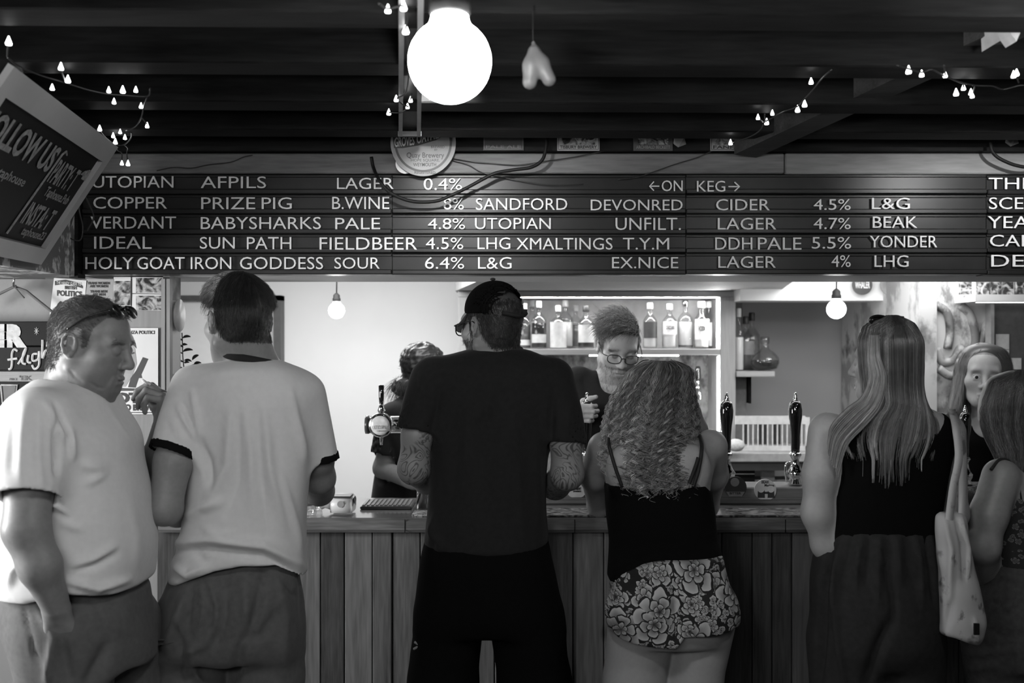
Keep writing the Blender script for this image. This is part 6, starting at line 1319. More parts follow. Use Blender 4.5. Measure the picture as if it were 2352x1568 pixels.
    hr = [(Z(r[0], 3.22), (X(r[1], 3.22)+X(r[2], 3.22))/2, 3.335-(.0 if r[0] < 930 else (r[0]-930)*.00098), (X(r[2], 3.22)-X(r[1], 3.22))/2, r[3]) for r in c]
    hv = Vox((.1, 2.95, 1.2), (.85, 3.6, 1.72), .008); hv.loft([(z_-.014, cx, cy, rx*.88, ry*.90) for z_, cx, cy, rx, ry in hr], .02, 2.2); hv.ell(H.w(0, .1, -.03), (.07, .07, .10), H.R, .02, 's')
    sv, sf = hv.mesh(); sv = sv+normals(sv, sf)*wob(sv, .006, 90, 2)[:, None]
    A = np.array(sorted(hr)); zs = A[:, 0]; g = np.random.default_rng(5); K, M, Nn = 420, 11, 64; S = K*M
    rep = lambda q: np.repeat(q, M)
    ph = rep(g.uniform(-PI*.12, PI*1.12, K)+PI); side = np.cos(ph); lay = rep(g.uniform(.90, 1.08, K))
    zend = rep(np.interp(g.random(K)**.8, [0, .4, 1], [Z(1136, 3.2), Z(1092, 3.2), Z(1000, 3.2)])); zend = zend+np.where(np.abs(side) > .6, .010, 0)
    start = rep(np.where(g.random(K) < .55, zs[-1]-.012*g.random(K), g.uniform(Z(960, 3.2), Z(840, 3.2), K))); start = np.maximum(start, zend+.07); zend = zend+g.normal(size=S)*.006
    t = np.linspace(0, 1, Nn)[None]; z = start[:, None]+(zend-start)[:, None]*t; zc = np.clip(z, zs[0], zs[-1]); I = lambda k: smooth_interp(zc.ravel(), zs, A[:, k]).reshape(zc.shape)
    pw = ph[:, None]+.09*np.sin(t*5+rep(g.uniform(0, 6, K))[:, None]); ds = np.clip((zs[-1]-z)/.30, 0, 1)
    x = I(1)+I(3)*np.cos(pw)*lay[:, None]; y = I(2)+I(4)*np.sin(pw)*lay[:, None]
    am = (.0012+.0085*ds)*rep(g.uniform(.6, 1.4, K))[:, None]; per = rep(g.uniform(.030, .048, K)); fr = 2*PI/per; sgn = rep(np.where(g.random(K) < .5, 1, -1)); pa = rep(g.uniform(0, 6.3, K))[:, None]+g.normal(size=(S, 1))*.55
    an = fr[:, None]*(start[:, None]-z)*(.75+.35*ds)+pa; jx = g.normal(size=(S, 1))*.0042; jy = g.normal(size=(S, 1))*.0042
    x = x+am*np.cos(an)*sgn[:, None]+jx*(.6+.4*t); y = y+am*np.sin(an)+jy-.003*ds; z = z+.35*am*np.cos(an+1.0); y = np.minimum(y, 3.5)
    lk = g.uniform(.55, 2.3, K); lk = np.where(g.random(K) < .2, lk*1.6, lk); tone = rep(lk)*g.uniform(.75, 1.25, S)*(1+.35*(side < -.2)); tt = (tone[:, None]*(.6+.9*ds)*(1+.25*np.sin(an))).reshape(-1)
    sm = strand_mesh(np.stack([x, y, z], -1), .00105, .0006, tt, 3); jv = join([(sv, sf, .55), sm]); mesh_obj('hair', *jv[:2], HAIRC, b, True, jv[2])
    m = MB(); m.tube(spline([P(x_, y_, 3.24) for x_, y_ in [(1462, 838), (1475, 829), (1490, 826)]], 5), .0022, 6); m.tube(spline([P(x_, y_, 3.25) for x_, y_ in [(1540, 826), (1552, 836), (1556, 845)]], 5), .0028, 6); m.build('hair_grip', CHROME, b, True)
    shoe_pair(b, [(.31, 3.02), (.53, 3.03)], 0)

def woman_tank():
    D = 2.9; H = Head(P(2038, 834, D), -54, 0, 0, .92)
    vx = Vox((.78, 2.55, 0), (1.42, 3.3, 1.82), .009, [fineb(H)], .0034); H.build(vx, True)
    vx.limb([H.w(0, -.02, -.03), P(2060, 960, D)], [.054, .062], .03)
    rows = prows([(928, 2010, 2112, .06), (945, 1950, 2150, .085), (965, 1912, 2178, .10), (1000, 1902, 2186, .108), (1060, 1916, 2172, .105), (1150, 1908, 2156, .10), (1220, 1902, 2146, .10), (1290, 1905, 2135, .105), (1400, 1905, 2130, .115), (1480, 1915, 2125, .11)], D); vx.loft(rows, .03, 2.4)
    el = P(1877, 1178, 2.88); vx.limb([P(1903, 992, 2.89), P(1884, 1090, 2.88), el, P(1896, 1250, 2.90), P(1940, 1330, 2.93)], [.058, .047, .042, .038, .028], .025); hand(vx, P(1940, 1330, 2.93), V3(.3, .1, -1), V3(.8, .4, 0), .9, (15, 20, 15))
    er = P(2188, 1180, 2.94); vx.limb([P(2172, 992, 2.91), er, P(2165, 1230, 3.14)], [.056, .042, .028], .025); hand(vx, P(2165, 1230, 3.14), V3(-.2, .9, 0), V3(-.3, 0, -1), .9)
    legs(vx, [P(1950, 1400, D), P(2085, 1400, D)], [V3(1.0, 2.9, .48), V3(1.14, 2.9, .48)], [V3(.99, 2.88, .09), V3(1.15, 2.88, .09)])
    V, F = vx.mesh(); L = H.loc(V); t = H.tint(V, 1, .75, .5)
    b = person('woman from behind with long straight streaked hair, black tank top and loose trousers', V, F, SKINW, np.where(hmask(L), .4, t))
    # tank top
    hem = lambda x, y: 0*x+Z(1246, D)+0*y
    vx = Vox((.8, 2.6, 1.02), (1.42, 3.2, 1.56), .0075); vx.loft([(r[0], r[1], r[2], r[3]+.007, r[4]+.007) for r in rows], .02, 2.4, hem=hem, cap=.008)
    sl, x, y, z = vx.win((-99,)*3, (99,)*3); neckz = np.interp(x, [X(1960, D), X(2000, D), X(2070, D), X(2125, D), X(2160, D)], [Z(940, D), Z(985, D), Z(1006, D), Z(985, D), Z(940, D)]); vx.d = np.maximum(vx.d, (z-neckz+0*y).astype(np.float32))
    vx.cone(P(1890, 985, 2.9)+V3(0, -.25, 0), P(1890, 985, 2.9)+V3(0, .25, 0), .058, .058, .02, 's'); vx.cone(P(1890, 950, 2.9)+V3(0, -.25, 0), P(1890, 950, 2.9)+V3(0, .25, 0), .064, .064, .02, 's'); vx.cone(P(2206, 970, 2.9)+V3(0, -.25, 0), P(2206, 970, 2.9)+V3(0, .25, 0), .045, .045, .02, 's')
    v, f = vx.mesh(); mesh_obj('tank_top', v, f, DARKT, b, True, np.ones(len(v))*.8)
    vx = Vox((.8, 2.6, .04), (1.42, 3.2, 1.16), .010); vx.loft(prows([(1205, 1904, 2146, .108), (1225, 1897, 2148, .116), (1262, 1880, 2152, .128), (1300, 1872, 2154, .135), (1400, 1868, 2156, .15), (1480, 1870, 2154, .145), (1520, 1874, 2150, .12)], D), .02, 2.4)
    vx.limb([P(1950, 1480, D), V3(1.0, 2.9, .45), V3(.99, 2.89, .06)], [.118, .12, .12], .03); vx.limb([P(2082, 1480, D), V3(1.14, 2.9, .45), V3(1.15, 2.89, .06)], [.110, .115, .115], .03)
    v, f = vx.mesh(); st = []
    for k in range(11): st.append(([(1915+k*21, 1232), (1912+k*21+(k-5)*3, 1290), (1906+k*22+(k-5)*4, 1340+rr.randrange(60))], 5, .009 if k % 2 else -.008))
    st += [([(1905, 1260), (1890, 1340), (1885, 1500), (1880, 1568)], 9, -.016), ([(1925, 1290), (1915, 1360), (1925, 1480), (1940, 1568)], 7, .010), ([(2035, 1300), (2050, 1370), (2055, 1440)], 5, -.010), ([(2050, 1420), (2020, 1480), (1990, 1568)], 12, -.014)]
    v = fold(v+normals(v, f)*wob(v, .003, 25, 31, (1, 1, .3))[:, None], normals(v, f), st); mesh_obj('trousers', v, f, tinted('charcoal_crepe', .023, .85, .1, noise=.15, weave=600, bump=.2), b, True, np.ones(len(v)))
    # long hair
    c = [(720, 2040, 2075, .03), (733, 2012, 2100, .075), (765, 1989, 2124, .112), (830, 1984, 2131, .122), (890, 1988, 2132, .115), (930, 1985, 2136, .10), (960, 1960, 2138, .085), (1000, 1950, 2130, .06), (1050, 1965, 2100, .035)]
    hr = [(Z(r[0], D-.06), (X(r[1], D-.06)+X(r[2], D-.06))/2, D+.005-(0 if r[0] < 900 else (r[0]-900)*.0006), (X(r[2], D-.06)-X(r[1], D-.06))/2, r[3]) for r in c]
    hv = Vox((.9, 2.6, 1.3), (1.35, 3.1, 1.8), .006); hv.loft([(z_-.008, cx, cy, rx*.92, ry*.90) for z_, cx, cy, rx, ry in hr if z_ > Z(900, D)], .02, 2.1); hv.ell(H.w(0, .10, -.05), (.075, .075, .13), H.R, .02, 's')
    sv, sf = hv.mesh(); A = np.array(sorted(hr)); zs = A[:, 0]; g = np.random.default_rng(8); S, Nn = 4600, 30
    Kl = 64; cl = np.sort(g.uniform(-.97, .97, Kl)); le = np.where(cl < -.35, Z(1035, D), np.where(cl < .45, Z(1062, D), Z(1040, D)))+g.normal(size=Kl)*.038; li = g.integers(0, Kl, S); t = np.linspace(0, 1, Nn)[None]
    loose = g.random(S) < .18; u0 = np.clip(cl[li]+g.normal(size=S)*np.where(loose, .10, .035), -.985, .985); grp = 0*u0
    ztop = Z(724, D)-.004*g.random(S)-.05*(g.random(S)**2); zend = le[li]+np.abs(g.normal(size=S))*.07; z = ztop[:, None]+(zend-ztop)[:, None]*t
    zc = np.clip(z, zs[0], zs[-1]); I = lambda k: smooth_interp(zc.ravel(), zs, A[:, k]).reshape(zc.shape)
    low = np.clip((Z(915, D)-z)/.17, 0, 1); w_ = (low**1.3*np.where(loose, .25, .80)[:, None]); sp = 1+low*np.where(u0 < 0, .55, .35)[:, None]*np.abs(u0)[:, None]
    sw = .05*np.sin(cl[li]*13)[:, None]*low+.03*np.sin(z*22+(cl[li]*31)[:, None])*low
    u = (u0[:, None]*(1-w_)+cl[li][:, None]*w_)*sp+sw+.012*np.sin(t*6+(u0*9)[:, None]+g.normal(size=S)[:, None]*.5)*t; uu_ = np.clip(u, -.999, .999)
    part = np.clip(1-t*10, 0, 1); uu_ = uu_*(1-part*.45)
    x = I(1)+I(3)*1.02*uu_+np.where(np.abs(u) > 1, (np.abs(u)-1)*np.sign(u)*.1, 0); y = I(2)-np.maximum(I(4)*1.03*np.sqrt(1-uu_**2), .0)
    back = D-.118+.10*np.clip(np.abs(x-X(2050, D))/.16, 0, 1)**2.2; bl = np.clip((Z(905, D)-z)/(Z(905, D)-Z(985, D)), 0, 1); bl = bl*bl*(3-2*bl); y = y*(1-bl)+np.minimum(y, back-.004)*bl
    lt = g.uniform(.3, 1.0, Kl); lt[g.random(Kl) < .3] *= 3.2; y = y-g.random(S)[:, None]*.006; tone = lt[li]*g.uniform(.55, 1.5, S); tt = (tone[:, None]*(.5+1.2*t**1.4)).reshape(-1)
    sm = strand_mesh(np.stack([x, y, z], -1), .0010, .00025, tt, 3)
    # lock swept over the near shoulder
    S2 = 420; g2 = np.random.default_rng(9); u2 = g2.random(S2)[:, None]; px = [2003, 1996, 2000, 1990, 1958, 1925, 1912]; ct = np.linspace(0, 1, 7); tq = np.linspace(0, 1, 26)
    bx = smooth_interp(tq, ct, np.array([1996, 1992, 1996, 1978, 1942, 1908, 1900], float))[None]+u2*smooth_interp(tq, ct, np.array([22, 30, 40, 46, 52, 40, 26], float))[None]; by = smooth_interp(tq, ct, np.array([770, 820, 870, 915, 945, 985, 1030], float))[None]+u2*smooth_interp(tq, ct, np.array([0, 0, 0, 12, 22, 30, 55], float))[None]+g2.normal(size=(S2, 1))*6*tq[None]
    dd = D-.10+smooth_interp(tq, ct, np.array([-.02, -.04, -.052, -.056, -.04, -.005, .02], float))[None]-.006*g2.random((S2, 1)); pts = np.stack([(bx-1176)/FPX*dd, dd+0*bx, CAMZ-(by-784)/FPX*dd], -1)
    s3 = strand_mesh(pts, .0013, .0006, (g2.uniform(.8, 3.2, S2)[:, None]*(.7+.9*tq[None])).reshape(-1), 3)
    jv = join([(sv, sf, .5), sm, s3]); mesh_obj('hair', *jv[:2], HAIRL, b, True, jv[2])
    m = MB(); q = lambda x_, y_, d_=0: P(x_, y_, D-.03+d_)
    ring = [q(2018+20*math.cos(a), 735+10*math.sin(a), .02*math.cos(a)) for a in np.linspace(0, 2*PI, 24, endpoint=False)]; m.tube(ring, .004, 6, True); m.prism(ring, (0, .004, 0)); m.tube(spline([q(1999, 732), q(1998, 748, .0), q(2003, 765, -.02)], 4), .004, 6); m.tube(spline([q(2038, 730), q(2055, 727, .03), q(2075, 728, .06)], 4), .003, 6); m.build('sunglasses', FRAME, b, True)
    shoe_pair(b, [(.99, 2.88), (1.15, 2.88)], 0)
    # tote bag hanging from her right shoulder
    tb = thing('tote_bag', 'pale printed canvas tote bag hanging from the shoulder of the long haired woman', 'bag', P(2200, 1480, 2.80))
    cm = peeling('printed_canvas', .05, .12, .34, 20, .40, .03); BD = 2.79
    vx = Vox((1.12, 2.66, .78), (1.44, 2.96, 1.24), .006)
    vx.loft(prows([(1176, 2150, 2214, .022), (1200, 2150, 2219, .030), (1260, 2154, 2226, .036), (1330, 2157, 2243, .042), (1400, 2157, 2260, .045), (1440, 2156, 2263, .042), (1465, 2155, 2260, .036), (1482, 2156, 2252, .02)], BD), .02, 2.2, hem=phem([(2140, 1450), (2160, 1456), (2190, 1462), (2225, 1475), (2248, 1484), (2270, 1470)], BD))
    v, f = vx.mesh(1); v = fold(v+normals(v, f)*wob(v, .002, 40, 4)[:, None], normals(v, f), [([(2170, 1190), (2185, 1260), (2182, 1380)], 7, .009), ([(2195, 1180), (2212, 1250), (2215, 1330)], 6, -.009), ([(2205, 1180), (2222, 1260), (2224, 1320)], 5, .008), ([(2185, 1380), (2170, 1450)], 8, -.006), ([(2240, 1420), (2246, 1480)], 4, .006)])
    mesh_obj('bag_body', v, f, cm, tb, True)
    def strap(pts, w_):
        q = spline(pts, 6); vs = []; n = len(q)
        for p_ in q: vs += [p_+V3(-w_, 0, 0), p_+V3(w_, 0, 0), p_+V3(w_, .004, 0), p_+V3(-w_, .004, 0)]
        fs = [(4*i+k, 4*i+(k+1) % 4, 4*i+4+(k+1) % 4, 4*i+4+k) for i in range(n-1) for k in range(4)]; MB().add(vs, fs).build('strap', cm, tb, True)
    strap([P(2188, 945, 2.86), P(2196, 980, 2.80), P(2203, 1050, 2.775), P(2190, 1120, 2.77), P(2180, 1195, 2.765)], .011); strap([P(2190, 945, 2.90), P(2203, 985, 2.81), P(2212, 1050, 2.79), P(2211, 1120, 2.79), P(2210, 1190, 2.78)], .010)
    strap([P(2188, 945, 2.86), P(2187, 942, 2.93), P(2192, 990, 3.0), P(2196, 1180, 2.84)], .010)
    MB().pbox(2238, 1432, 2250, 1458, 2.728, 2.734).build('tag', BLACK, tb)

def woman_right():
    D = 3.02; H = Head(P(2366, 948, D), -38, 4, 0, .86)
    vx = Vox((1.2, 2.72, 0), (1.95, 3.42, 1.66), .009, [fineb(H)], .004); H.build(vx, True)
    vx.limb([H.w(0, -.02, -.03), P(2345, 1075, D)], [.054, .06], .03)
    rows = prows([(1050, 2320, 2390, .07), (1075, 2292, 2420, .09), (1110, 2270, 2450, .105), (1180, 2258, 2462, .105), (1250, 2262, 2455, .10), (1300, 2275, 2455, .11), (1420, 2270, 2460, .12), (1490, 2275, 2455, .115)], D); vx.loft(rows, .03, 2.4); vx.ell(P(2268, 1165, 3.12), (.07, .06, .07), None, .04)
    el = P(2258, 1255, 2.93); vx.limb([P(2300, 1095, 2.96), P(2272, 1180, 2.93), el, P(2270, 1340, 3.05)], [.055, .050, .045, .030], .025); hand(vx, P(2270, 1340, 3.05), V3(.1, .5, -1), V3(.8, .2, 0), .9)
    vx.limb([P(2430, 1100, 3.04), P(2460, 1260, 3.0), P(2440, 1330, 3.2)], [.055, .043, .028], .025); hand(vx, P(2440, 1330, 3.2), V3(-.3, .8, 0), V3(-.8, 0, -.2), .9)
    legs(vx, [P(2305, 1430, D), P(2420, 1430, D)], [V3(1.49, 3.02, .48), V3(1.65, 3.02, .48)], [V3(1.48, 3.0, .09), V3(1.66, 3.0, .09)])
    V, F = vx.mesh(); L = H.loc(V); t = H.tint(V, 1, .75, .5)
    b = person('woman in a dark floral strappy top and jeans at the right edge, wavy hair', V, F, SKIN, np.where(hmask(L), .4, t))
    vx = Vox((1.2, 2.75, 1.0), (1.95, 3.4, 1.36), .008); vx.loft([(r[0], r[1], r[2], r[3]+.007, r[4]+.008) for r in rows], .02, 2.4, hem=lambda x, y: 0*x+0*y+Z(1300, D), cap=.008); vx.ell(P(2268, 1165, 3.12), (.078, .068, .078), None, .04)
    sl, x, y, z = vx.win((-99,)*3, (99,)*3); tz = np.interp(x, [X(2270, D), X(2330, D), X(2420, D), X(2460, D)], [Z(1108, D), Z(1150, D), Z(1150, D), Z(1110, D)]); vx.d = np.maximum(vx.d, (z-tz+0*y).astype(np.float32))
    v, f = vx.mesh(1); mesh_obj('top', v, f, flower_mat('sprigged_black_cloth', [(30, 2.5, .33, .0, .35), (48, 1.0, .4, 3.0, .6)], .006, .16), b, True)
    for pts in ([(2276, 1078), (2296, 1056), (2318, 1060), (2334, 1090), (2345, 1150)], [(2420, 1150), (2425, 1090)]):
        MB().tube(spline([P(x_, y_, 2.925 if y_ > 1065 else 2.945) for x_, y_ in pts], 5), .005, 6).build('strap', plain('black_strap', .012, .7), b, True)
    vx = Vox((1.2, 2.75, .05), (1.98, 3.4, 1.1), .010); vx.loft(prows([(1280, 2268, 2462, .115), (1310, 2262, 2466, .125), (1380, 2245, 2478, .145), (1450, 2238, 2485, .15), (1520, 2240, 2482, .14)], D), .02, 2.4); vx.limb([P(2298, 1480, D), V3(1.49, 3.02, .46), V3(1.48, 3.01, .06)], [.112, .085, .075], .03); vx.limb([P(2425, 1480, D), V3(1.65, 3.02, .46), V3(1.66, 3.01, .06)], [.112, .085, .075], .03)
    v, f = vx.mesh(); v = fold(v, normals(v, f), [([(2262, 1325), (2300, 1332), (2352, 1350)], 3, -.004), ([(2266, 1380), (2290, 1385), (2312, 1412), (2340, 1395)], 3, -.004), ([(2262, 1440), (2300, 1458), (2352, 1460)], 3, -.004), ([(2210, 1500), (2260, 1500), (2340, 1490)], 5, .005), ([(2220, 1540), (2290, 1528)], 5, .005)])
    mesh_obj('jeans', v, f, JEAN, b, True, np.ones(len(v)))
    c = [(846, 2336, 2372, .035), (860, 2308, 2398, .08), (900, 2280, 2428, .115), (950, 2270, 2432, .115), (1000, 2278, 2428, .10), (1040, 2292, 2420, .08), (1085, 2305, 2410, .05)]
    hr = [(Z(r[0], D-.05), (X(r[1], D-.05)+X(r[2], D-.05))/2, D+.01-(0 if r[0] < 980 else (r[0]-980)*.0004), (X(r[2], D-.05)-X(r[1], D-.05))/2, r[3]) for r in c]
    longhair(b, H, hr, 1700, 14, D, HAIRM, (.35, 1.5), wave=.05, skip=(0, .11, -.05))
    shoe_pair(b, [(1.48, 3.0), (1.66, 3.0)], 0)
def longhair(b, H, hr, S, seed, D, mat, tv, wave=.03, skip=None, arc=(-.98, .98), all_round=False, zcut=None, back=1):
    A = np.array(sorted(hr)); zs = A[:, 0]; lo = (A[:, 1].min()-.2, A[:, 2].min()-.2, zs[0]-.05); hi = (A[:, 1].max()+.2, A[:, 2].max()+.2, zs[-1]+.05)
    hv = Vox(lo, hi, .007); hv.loft([(z_-.008, cx, cy, rx*.92, ry*.92) for z_, cx, cy, rx, ry in hr], .02, 2.1)
    if skip: hv.ell(H.w(*skip), (.070, .075, .115), H.R, .015, 's')
    sv, sf = hv.mesh(); g = np.random.default_rng(seed); Nn = 26; t = np.linspace(0, 1, Nn)[None]; u0 = g.uniform(*arc, S)
    ztop = zs[-1]-.005-.06*g.random(S)**2; zend = zs[0]+g.normal(size=S)*.03+.06*g.random(S); z = ztop[:, None]+(zend-ztop)[:, None]*t; zc = np.clip(z, zs[0], zs[-1]); I = lambda k: smooth_interp(zc.ravel(), zs, A[:, k]).reshape(zc.shape)
    part = np.clip(1-t*10, 0, 1); u = np.clip(u0[:, None]+wave*np.sin(t*11+g.uniform(0, 6, S)[:, None]+u0[:, None]*6)*t, -.999, .999)*(1-.5*part)
    y = I(2)-back*I(4)*1.03*np.sqrt(1-u**2)-.006*g.random(S)[:, None]; x = I(1)+I(3)*1.03*u
    tone = g.uniform(*tv, S)+1.1*(np.sin(u0*26) > .6)*g.random(S); sm = strand_mesh(np.stack([x, y, z], -1), .0014, .0007, (tone[:, None]*(.7+.8*t)).reshape(-1), 3)
    jv = join([(sv, sf, .5), sm]); return mesh_obj('hair', *jv[:2], mat, b, True, jv[2])

def barman():
    D = 4.13; H = Head(P(1421, 795, D), 176, 26, 3, 1.04)
    wr = P(1321, 946, 3.925)
    vx = Vox((.18, 3.70, 0), (.74, 4.36, 1.92), .010, [fineb(H, .13), (wr-V3(.05, .13, .08), wr+V3(.13, .05, .08))], .0034); H.build(vx)
    vx.limb([H.w(0, -.035, -.03), P(1405, 880, 4.18)], [.062, .07], .03)
    vx.loft(prows([(855, 1365, 1450, .08, 4.18), (890, 1325, 1480, .10, 4.17), (1000, 1325, 1480, .11), (1200, 1330, 1475, .11), (1350, 1330, 1475, .12)], D), .03)
    ea = P(1300, 1000, 4.12); vx.limb([P(1328, 885, 4.16), ea, wr], [.064, .046, .028], .02); hand(vx, wr, V3(.25, -.95, .0), V3(.95, .25, 0), .98, [(48, 82, 50), (50, 84, 52), (52, 84, 54), (52, 82, 54)], flip=1, thumb=(.75, .45, .3), tk=(.5, .2))
    eb = P(1495, 1010, 4.05); vx.limb([P(1478, 885, 4.15), eb, P(1450, 1080, 3.97)], [.064, .046, .03], .02); hand(vx, P(1450, 1080, 3.97), V3(-.4, -.6, -.5), V3(-.5, .3, -.6), .95)
    legs(vx, [P(1365, 1350, D), P(1440, 1350, D)], [V3(.34, 4.12, .5), V3(.5, 4.12, .5)], [V3(.33, 4.16, .09), V3(.51, 4.16, .09)])
    V, F = vx.mesh(); N = normals(V, F); L = H.loc(V); t = H.tint(V, .6, .8, .6); hm = hmask(L, dz=.004); t = np.where(hm, .5, t)
    b = person('bespectacled barman in a black T-shirt looking down, gripping a hand pump', V, F, SKINF, t)
    R = H.R; up = R[2]; rt = R[0]
    top = lambda p: .022+.055*np.clip(((p-H.c)@up-.045)/.06, 0, 1)
    s = fur(V, N, 7000, top, lambda p: up*.25-R[1]*.25*0+rt*.9*np.where(((p-H.c)@up > .06)[:, None], 1, 0)-up*.9*np.where(((p-H.c)@up > .06)[:, None], 0, 1)+R[1]*.35, .7, .0009, 7, 31, .32, (.8, 2.4), .1, hm)
    s2 = fur(V, N, 2200, .011, lambda p: -up+R[1]*.1+0*p, .4, .0005, 5, 33, .3, (1.0, 3.0), .1, (L[:, 2] < -.05) & (L[:, 2] > -.135) & (L[:, 1] > .01) & (np.abs(L[:, 0]) < .07) & ~((np.abs(L[:, 0]) < .022) & (np.abs(L[:, 2]+.0755) < .010)) & (np.linalg.norm(L, axis=1) > .06))
    s3 = fur(V, N, 260, .009, lambda p: rt*np.sign((p-H.c)@rt)[:, None]+0*p, .3, .0006, 4, 35, .3, (.6, 1.4), 0, (np.abs(np.abs(L[:, 0])-.034) < .02) & (np.abs(L[:, 2]-.024) < .006) & (L[:, 1] > .06))
    jv = join([s, s2, s3]); mesh_obj('hair', *jv[:2], HAIRB, b, True, jv[2]); glasses(H, b)
    rows = prows([(852, 1372, 1440, .06, 4.18), (862, 1350, 1462, .085, 4.18), (880, 1328, 1482, .11, 4.17), (920, 1318, 1492, .128), (1000, 1320, 1490, .13), (1100, 1322, 1486, .13), (1250, 1320, 1488, .135)], D)
    tee('t_shirt', (.16, 3.85, .85), (.76, 4.4, 1.62), .009, rows, D, b, TEED, None, [(P(1330, 880, 4.16), P(1305, 985, 4.12), .072, .062), (P(1478, 880, 4.15), P(1495, 985, 4.08), .072, .062)], [(P(1408, 840, 4.15), P(1410, 872, 4.06), .062)], [([(1340, 870), (1350, 930)], 6, -.006), ([(1420, 900), (1400, 960)], 8, .006)], tintf=lambda V: np.ones(len(V))*.5)
    vx = Vox((.18, 3.9, .05), (.72, 4.36, .98), .012); vx.loft(prows([(1180, 1325, 1482, .125), (1300, 1322, 1485, .13), (1380, 1322, 1485, .13)], D), .02); vx.limb([P(1362, 1360, D), V3(.34, 4.13, .5), V3(.33, 4.15, .06)], [.09, .08, .07], .03); vx.limb([P(1445, 1360, D), V3(.5, 4.13, .5), V3(.51, 4.15, .06)], [.09, .08, .07], .03); v, f = vx.mesh(1); mesh_obj('trousers', v, f, JEAN, b, True, np.ones(len(v)))
    shoe_pair(b, [(.33, 4.15), (.51, 4.15)], 180)
    hand_pump(1348, 3.86, 1116, 'hand pump with its chrome tip showing above the barman\'s fist')

def barmaid():
    D = 4.6; H = Head(P(975, 855, D), 62, 14, 0, 1.0)
    vx = Vox((-.78, 4.3, 0), (-.12, 4.95, 1.72), .011, [fineb(H)], .005); H.build(vx, True)
    vx.limb([H.w(0, -.03, -.03), P(960, 930, D)], [.052, .06], .03)
    vx.loft(prows([(915, 925, 1000, .07), (945, 900, 1035, .11), (1050, 885, 1040, .13), (1150, 880, 1040, .13), (1300, 880, 1040, .14)], D), .03)
    e1 = P(880, 1075, 4.5); vx.limb([P(905, 965, 4.5), e1, P(950, 1110, 4.38)], [.048, .043, .03], .025); hand(vx, P(950, 1110, 4.38), V3(1, -.2, 0), V3(0, .3, -1), .9)
    vx.limb([P(1000, 965, 4.72), P(1020, 1080, 4.75), P(1070, 1100, 4.6)], [.058, .044, .03], .025); hand(vx, P(1070, 1100, 4.6), V3(1, -.2, 0), V3(0, .3, -1), .9)
    legs(vx, [P(940, 1300, D-.08), P(960, 1300, D+.08)], [V3(-.46, 4.5, .48), V3(-.42, 4.7, .48)], [V3(-.47, 4.5, .09), V3(-.43, 4.7, .09)])
    V, F = vx.mesh(1); L = H.loc(V); b = person('barmaid with tied back hair and a black T-shirt turned away behind the tap tower', V, F, SKIN, np.where(hmask(L), .3, H.tint(V)))
    R = H.R; hv = Vox(H.c-.2, H.c+.2, .007); hv.ell(H.w(0, -.02, .042), (.086, .106, .096), R); hv.ell(H.w(0, .1, -.035), (.1, .07, .085), R, .015, 's'); hv.ell(H.w(0, .02, -.11), (.1, .13, .06), R, .015, 's')
    bun = P(928, 882, D-.02); hv.ell(bun, (.042, .045, .036), None, .03); hv.ell(bun+V3(-.02, -.01, -.02), (.03, .03, .03), None, .03); v, f = hv.mesh(); v = v+normals(v, f)*wob(v, .004, 80, 3)[:, None]; n = normals(v, f); bu = bun
    s = fur(v, n, 5000, .022, lambda p: (bu-p), .10, .0009, 6, 41, .05, (.6, 1.8)); g = np.random.default_rng(4); ps = []
    s2 = fur(v, n, 320, .09, lambda p: np.array([-.35, 0, -1])+0*p, .3, .0008, 7, 43, .3, (.6, 1.6), .3, np.linalg.norm(v-bun, axis=1) < .05)
    jv = join([(v, f, .8), s, s2]); mesh_obj('hair', *jv[:2], HAIRD, b, True, jv[2])
    rows = prows([(905, 930, 990, .06), (918, 908, 1015, .09), (945, 890, 1040, .125), (1000, 872, 1052, .15), (1060, 866, 1050, .15), (1110, 858, 1050, .15), (1200, 846, 1055, .155), (1300, 846, 1055, .155)], D)
    tee('t_shirt', (-.82, 4.25, .8), (-.1, 5.0, 1.5), .011, rows, D, b, TEED, None, [(P(905, 960, 4.5), P(886, 1045, 4.49), .075, .068), (P(1000, 960, 4.72), P(1018, 1050, 4.74), .075, .068)], [(P(962, 890, D), P(962, 915, D), .06)], [([(900, 1080), (960, 1110)], 10, .010), ([(890, 1000), (920, 1090)], 10, -.008)], tintf=lambda V: np.ones(len(V))*.6)
    vx = Vox((-.75, 4.3, .05), (-.15, 4.95, .9), .013); vx.loft(prows([(1250, 865, 1045, .14), (1330, 860, 1048, .15), (1400, 862, 1048, .15)], D), .02); vx.limb([P(935, 1380, D-.08), V3(-.46, 4.5, .48), V3(-.47, 4.5, .06)], [.1, .08, .07], .03); vx.limb([P(965, 1380, D+.08), V3(-.42, 4.7, .48), V3(-.43, 4.7, .06)], [.1, .08, .07], .03); v, f = vx.mesh(1); mesh_obj('trousers', v, f, JEAN, b, True, np.ones(len(v)))
    shoe_pair(b, [(-.47, 4.5), (-.43, 4.7)], 75)

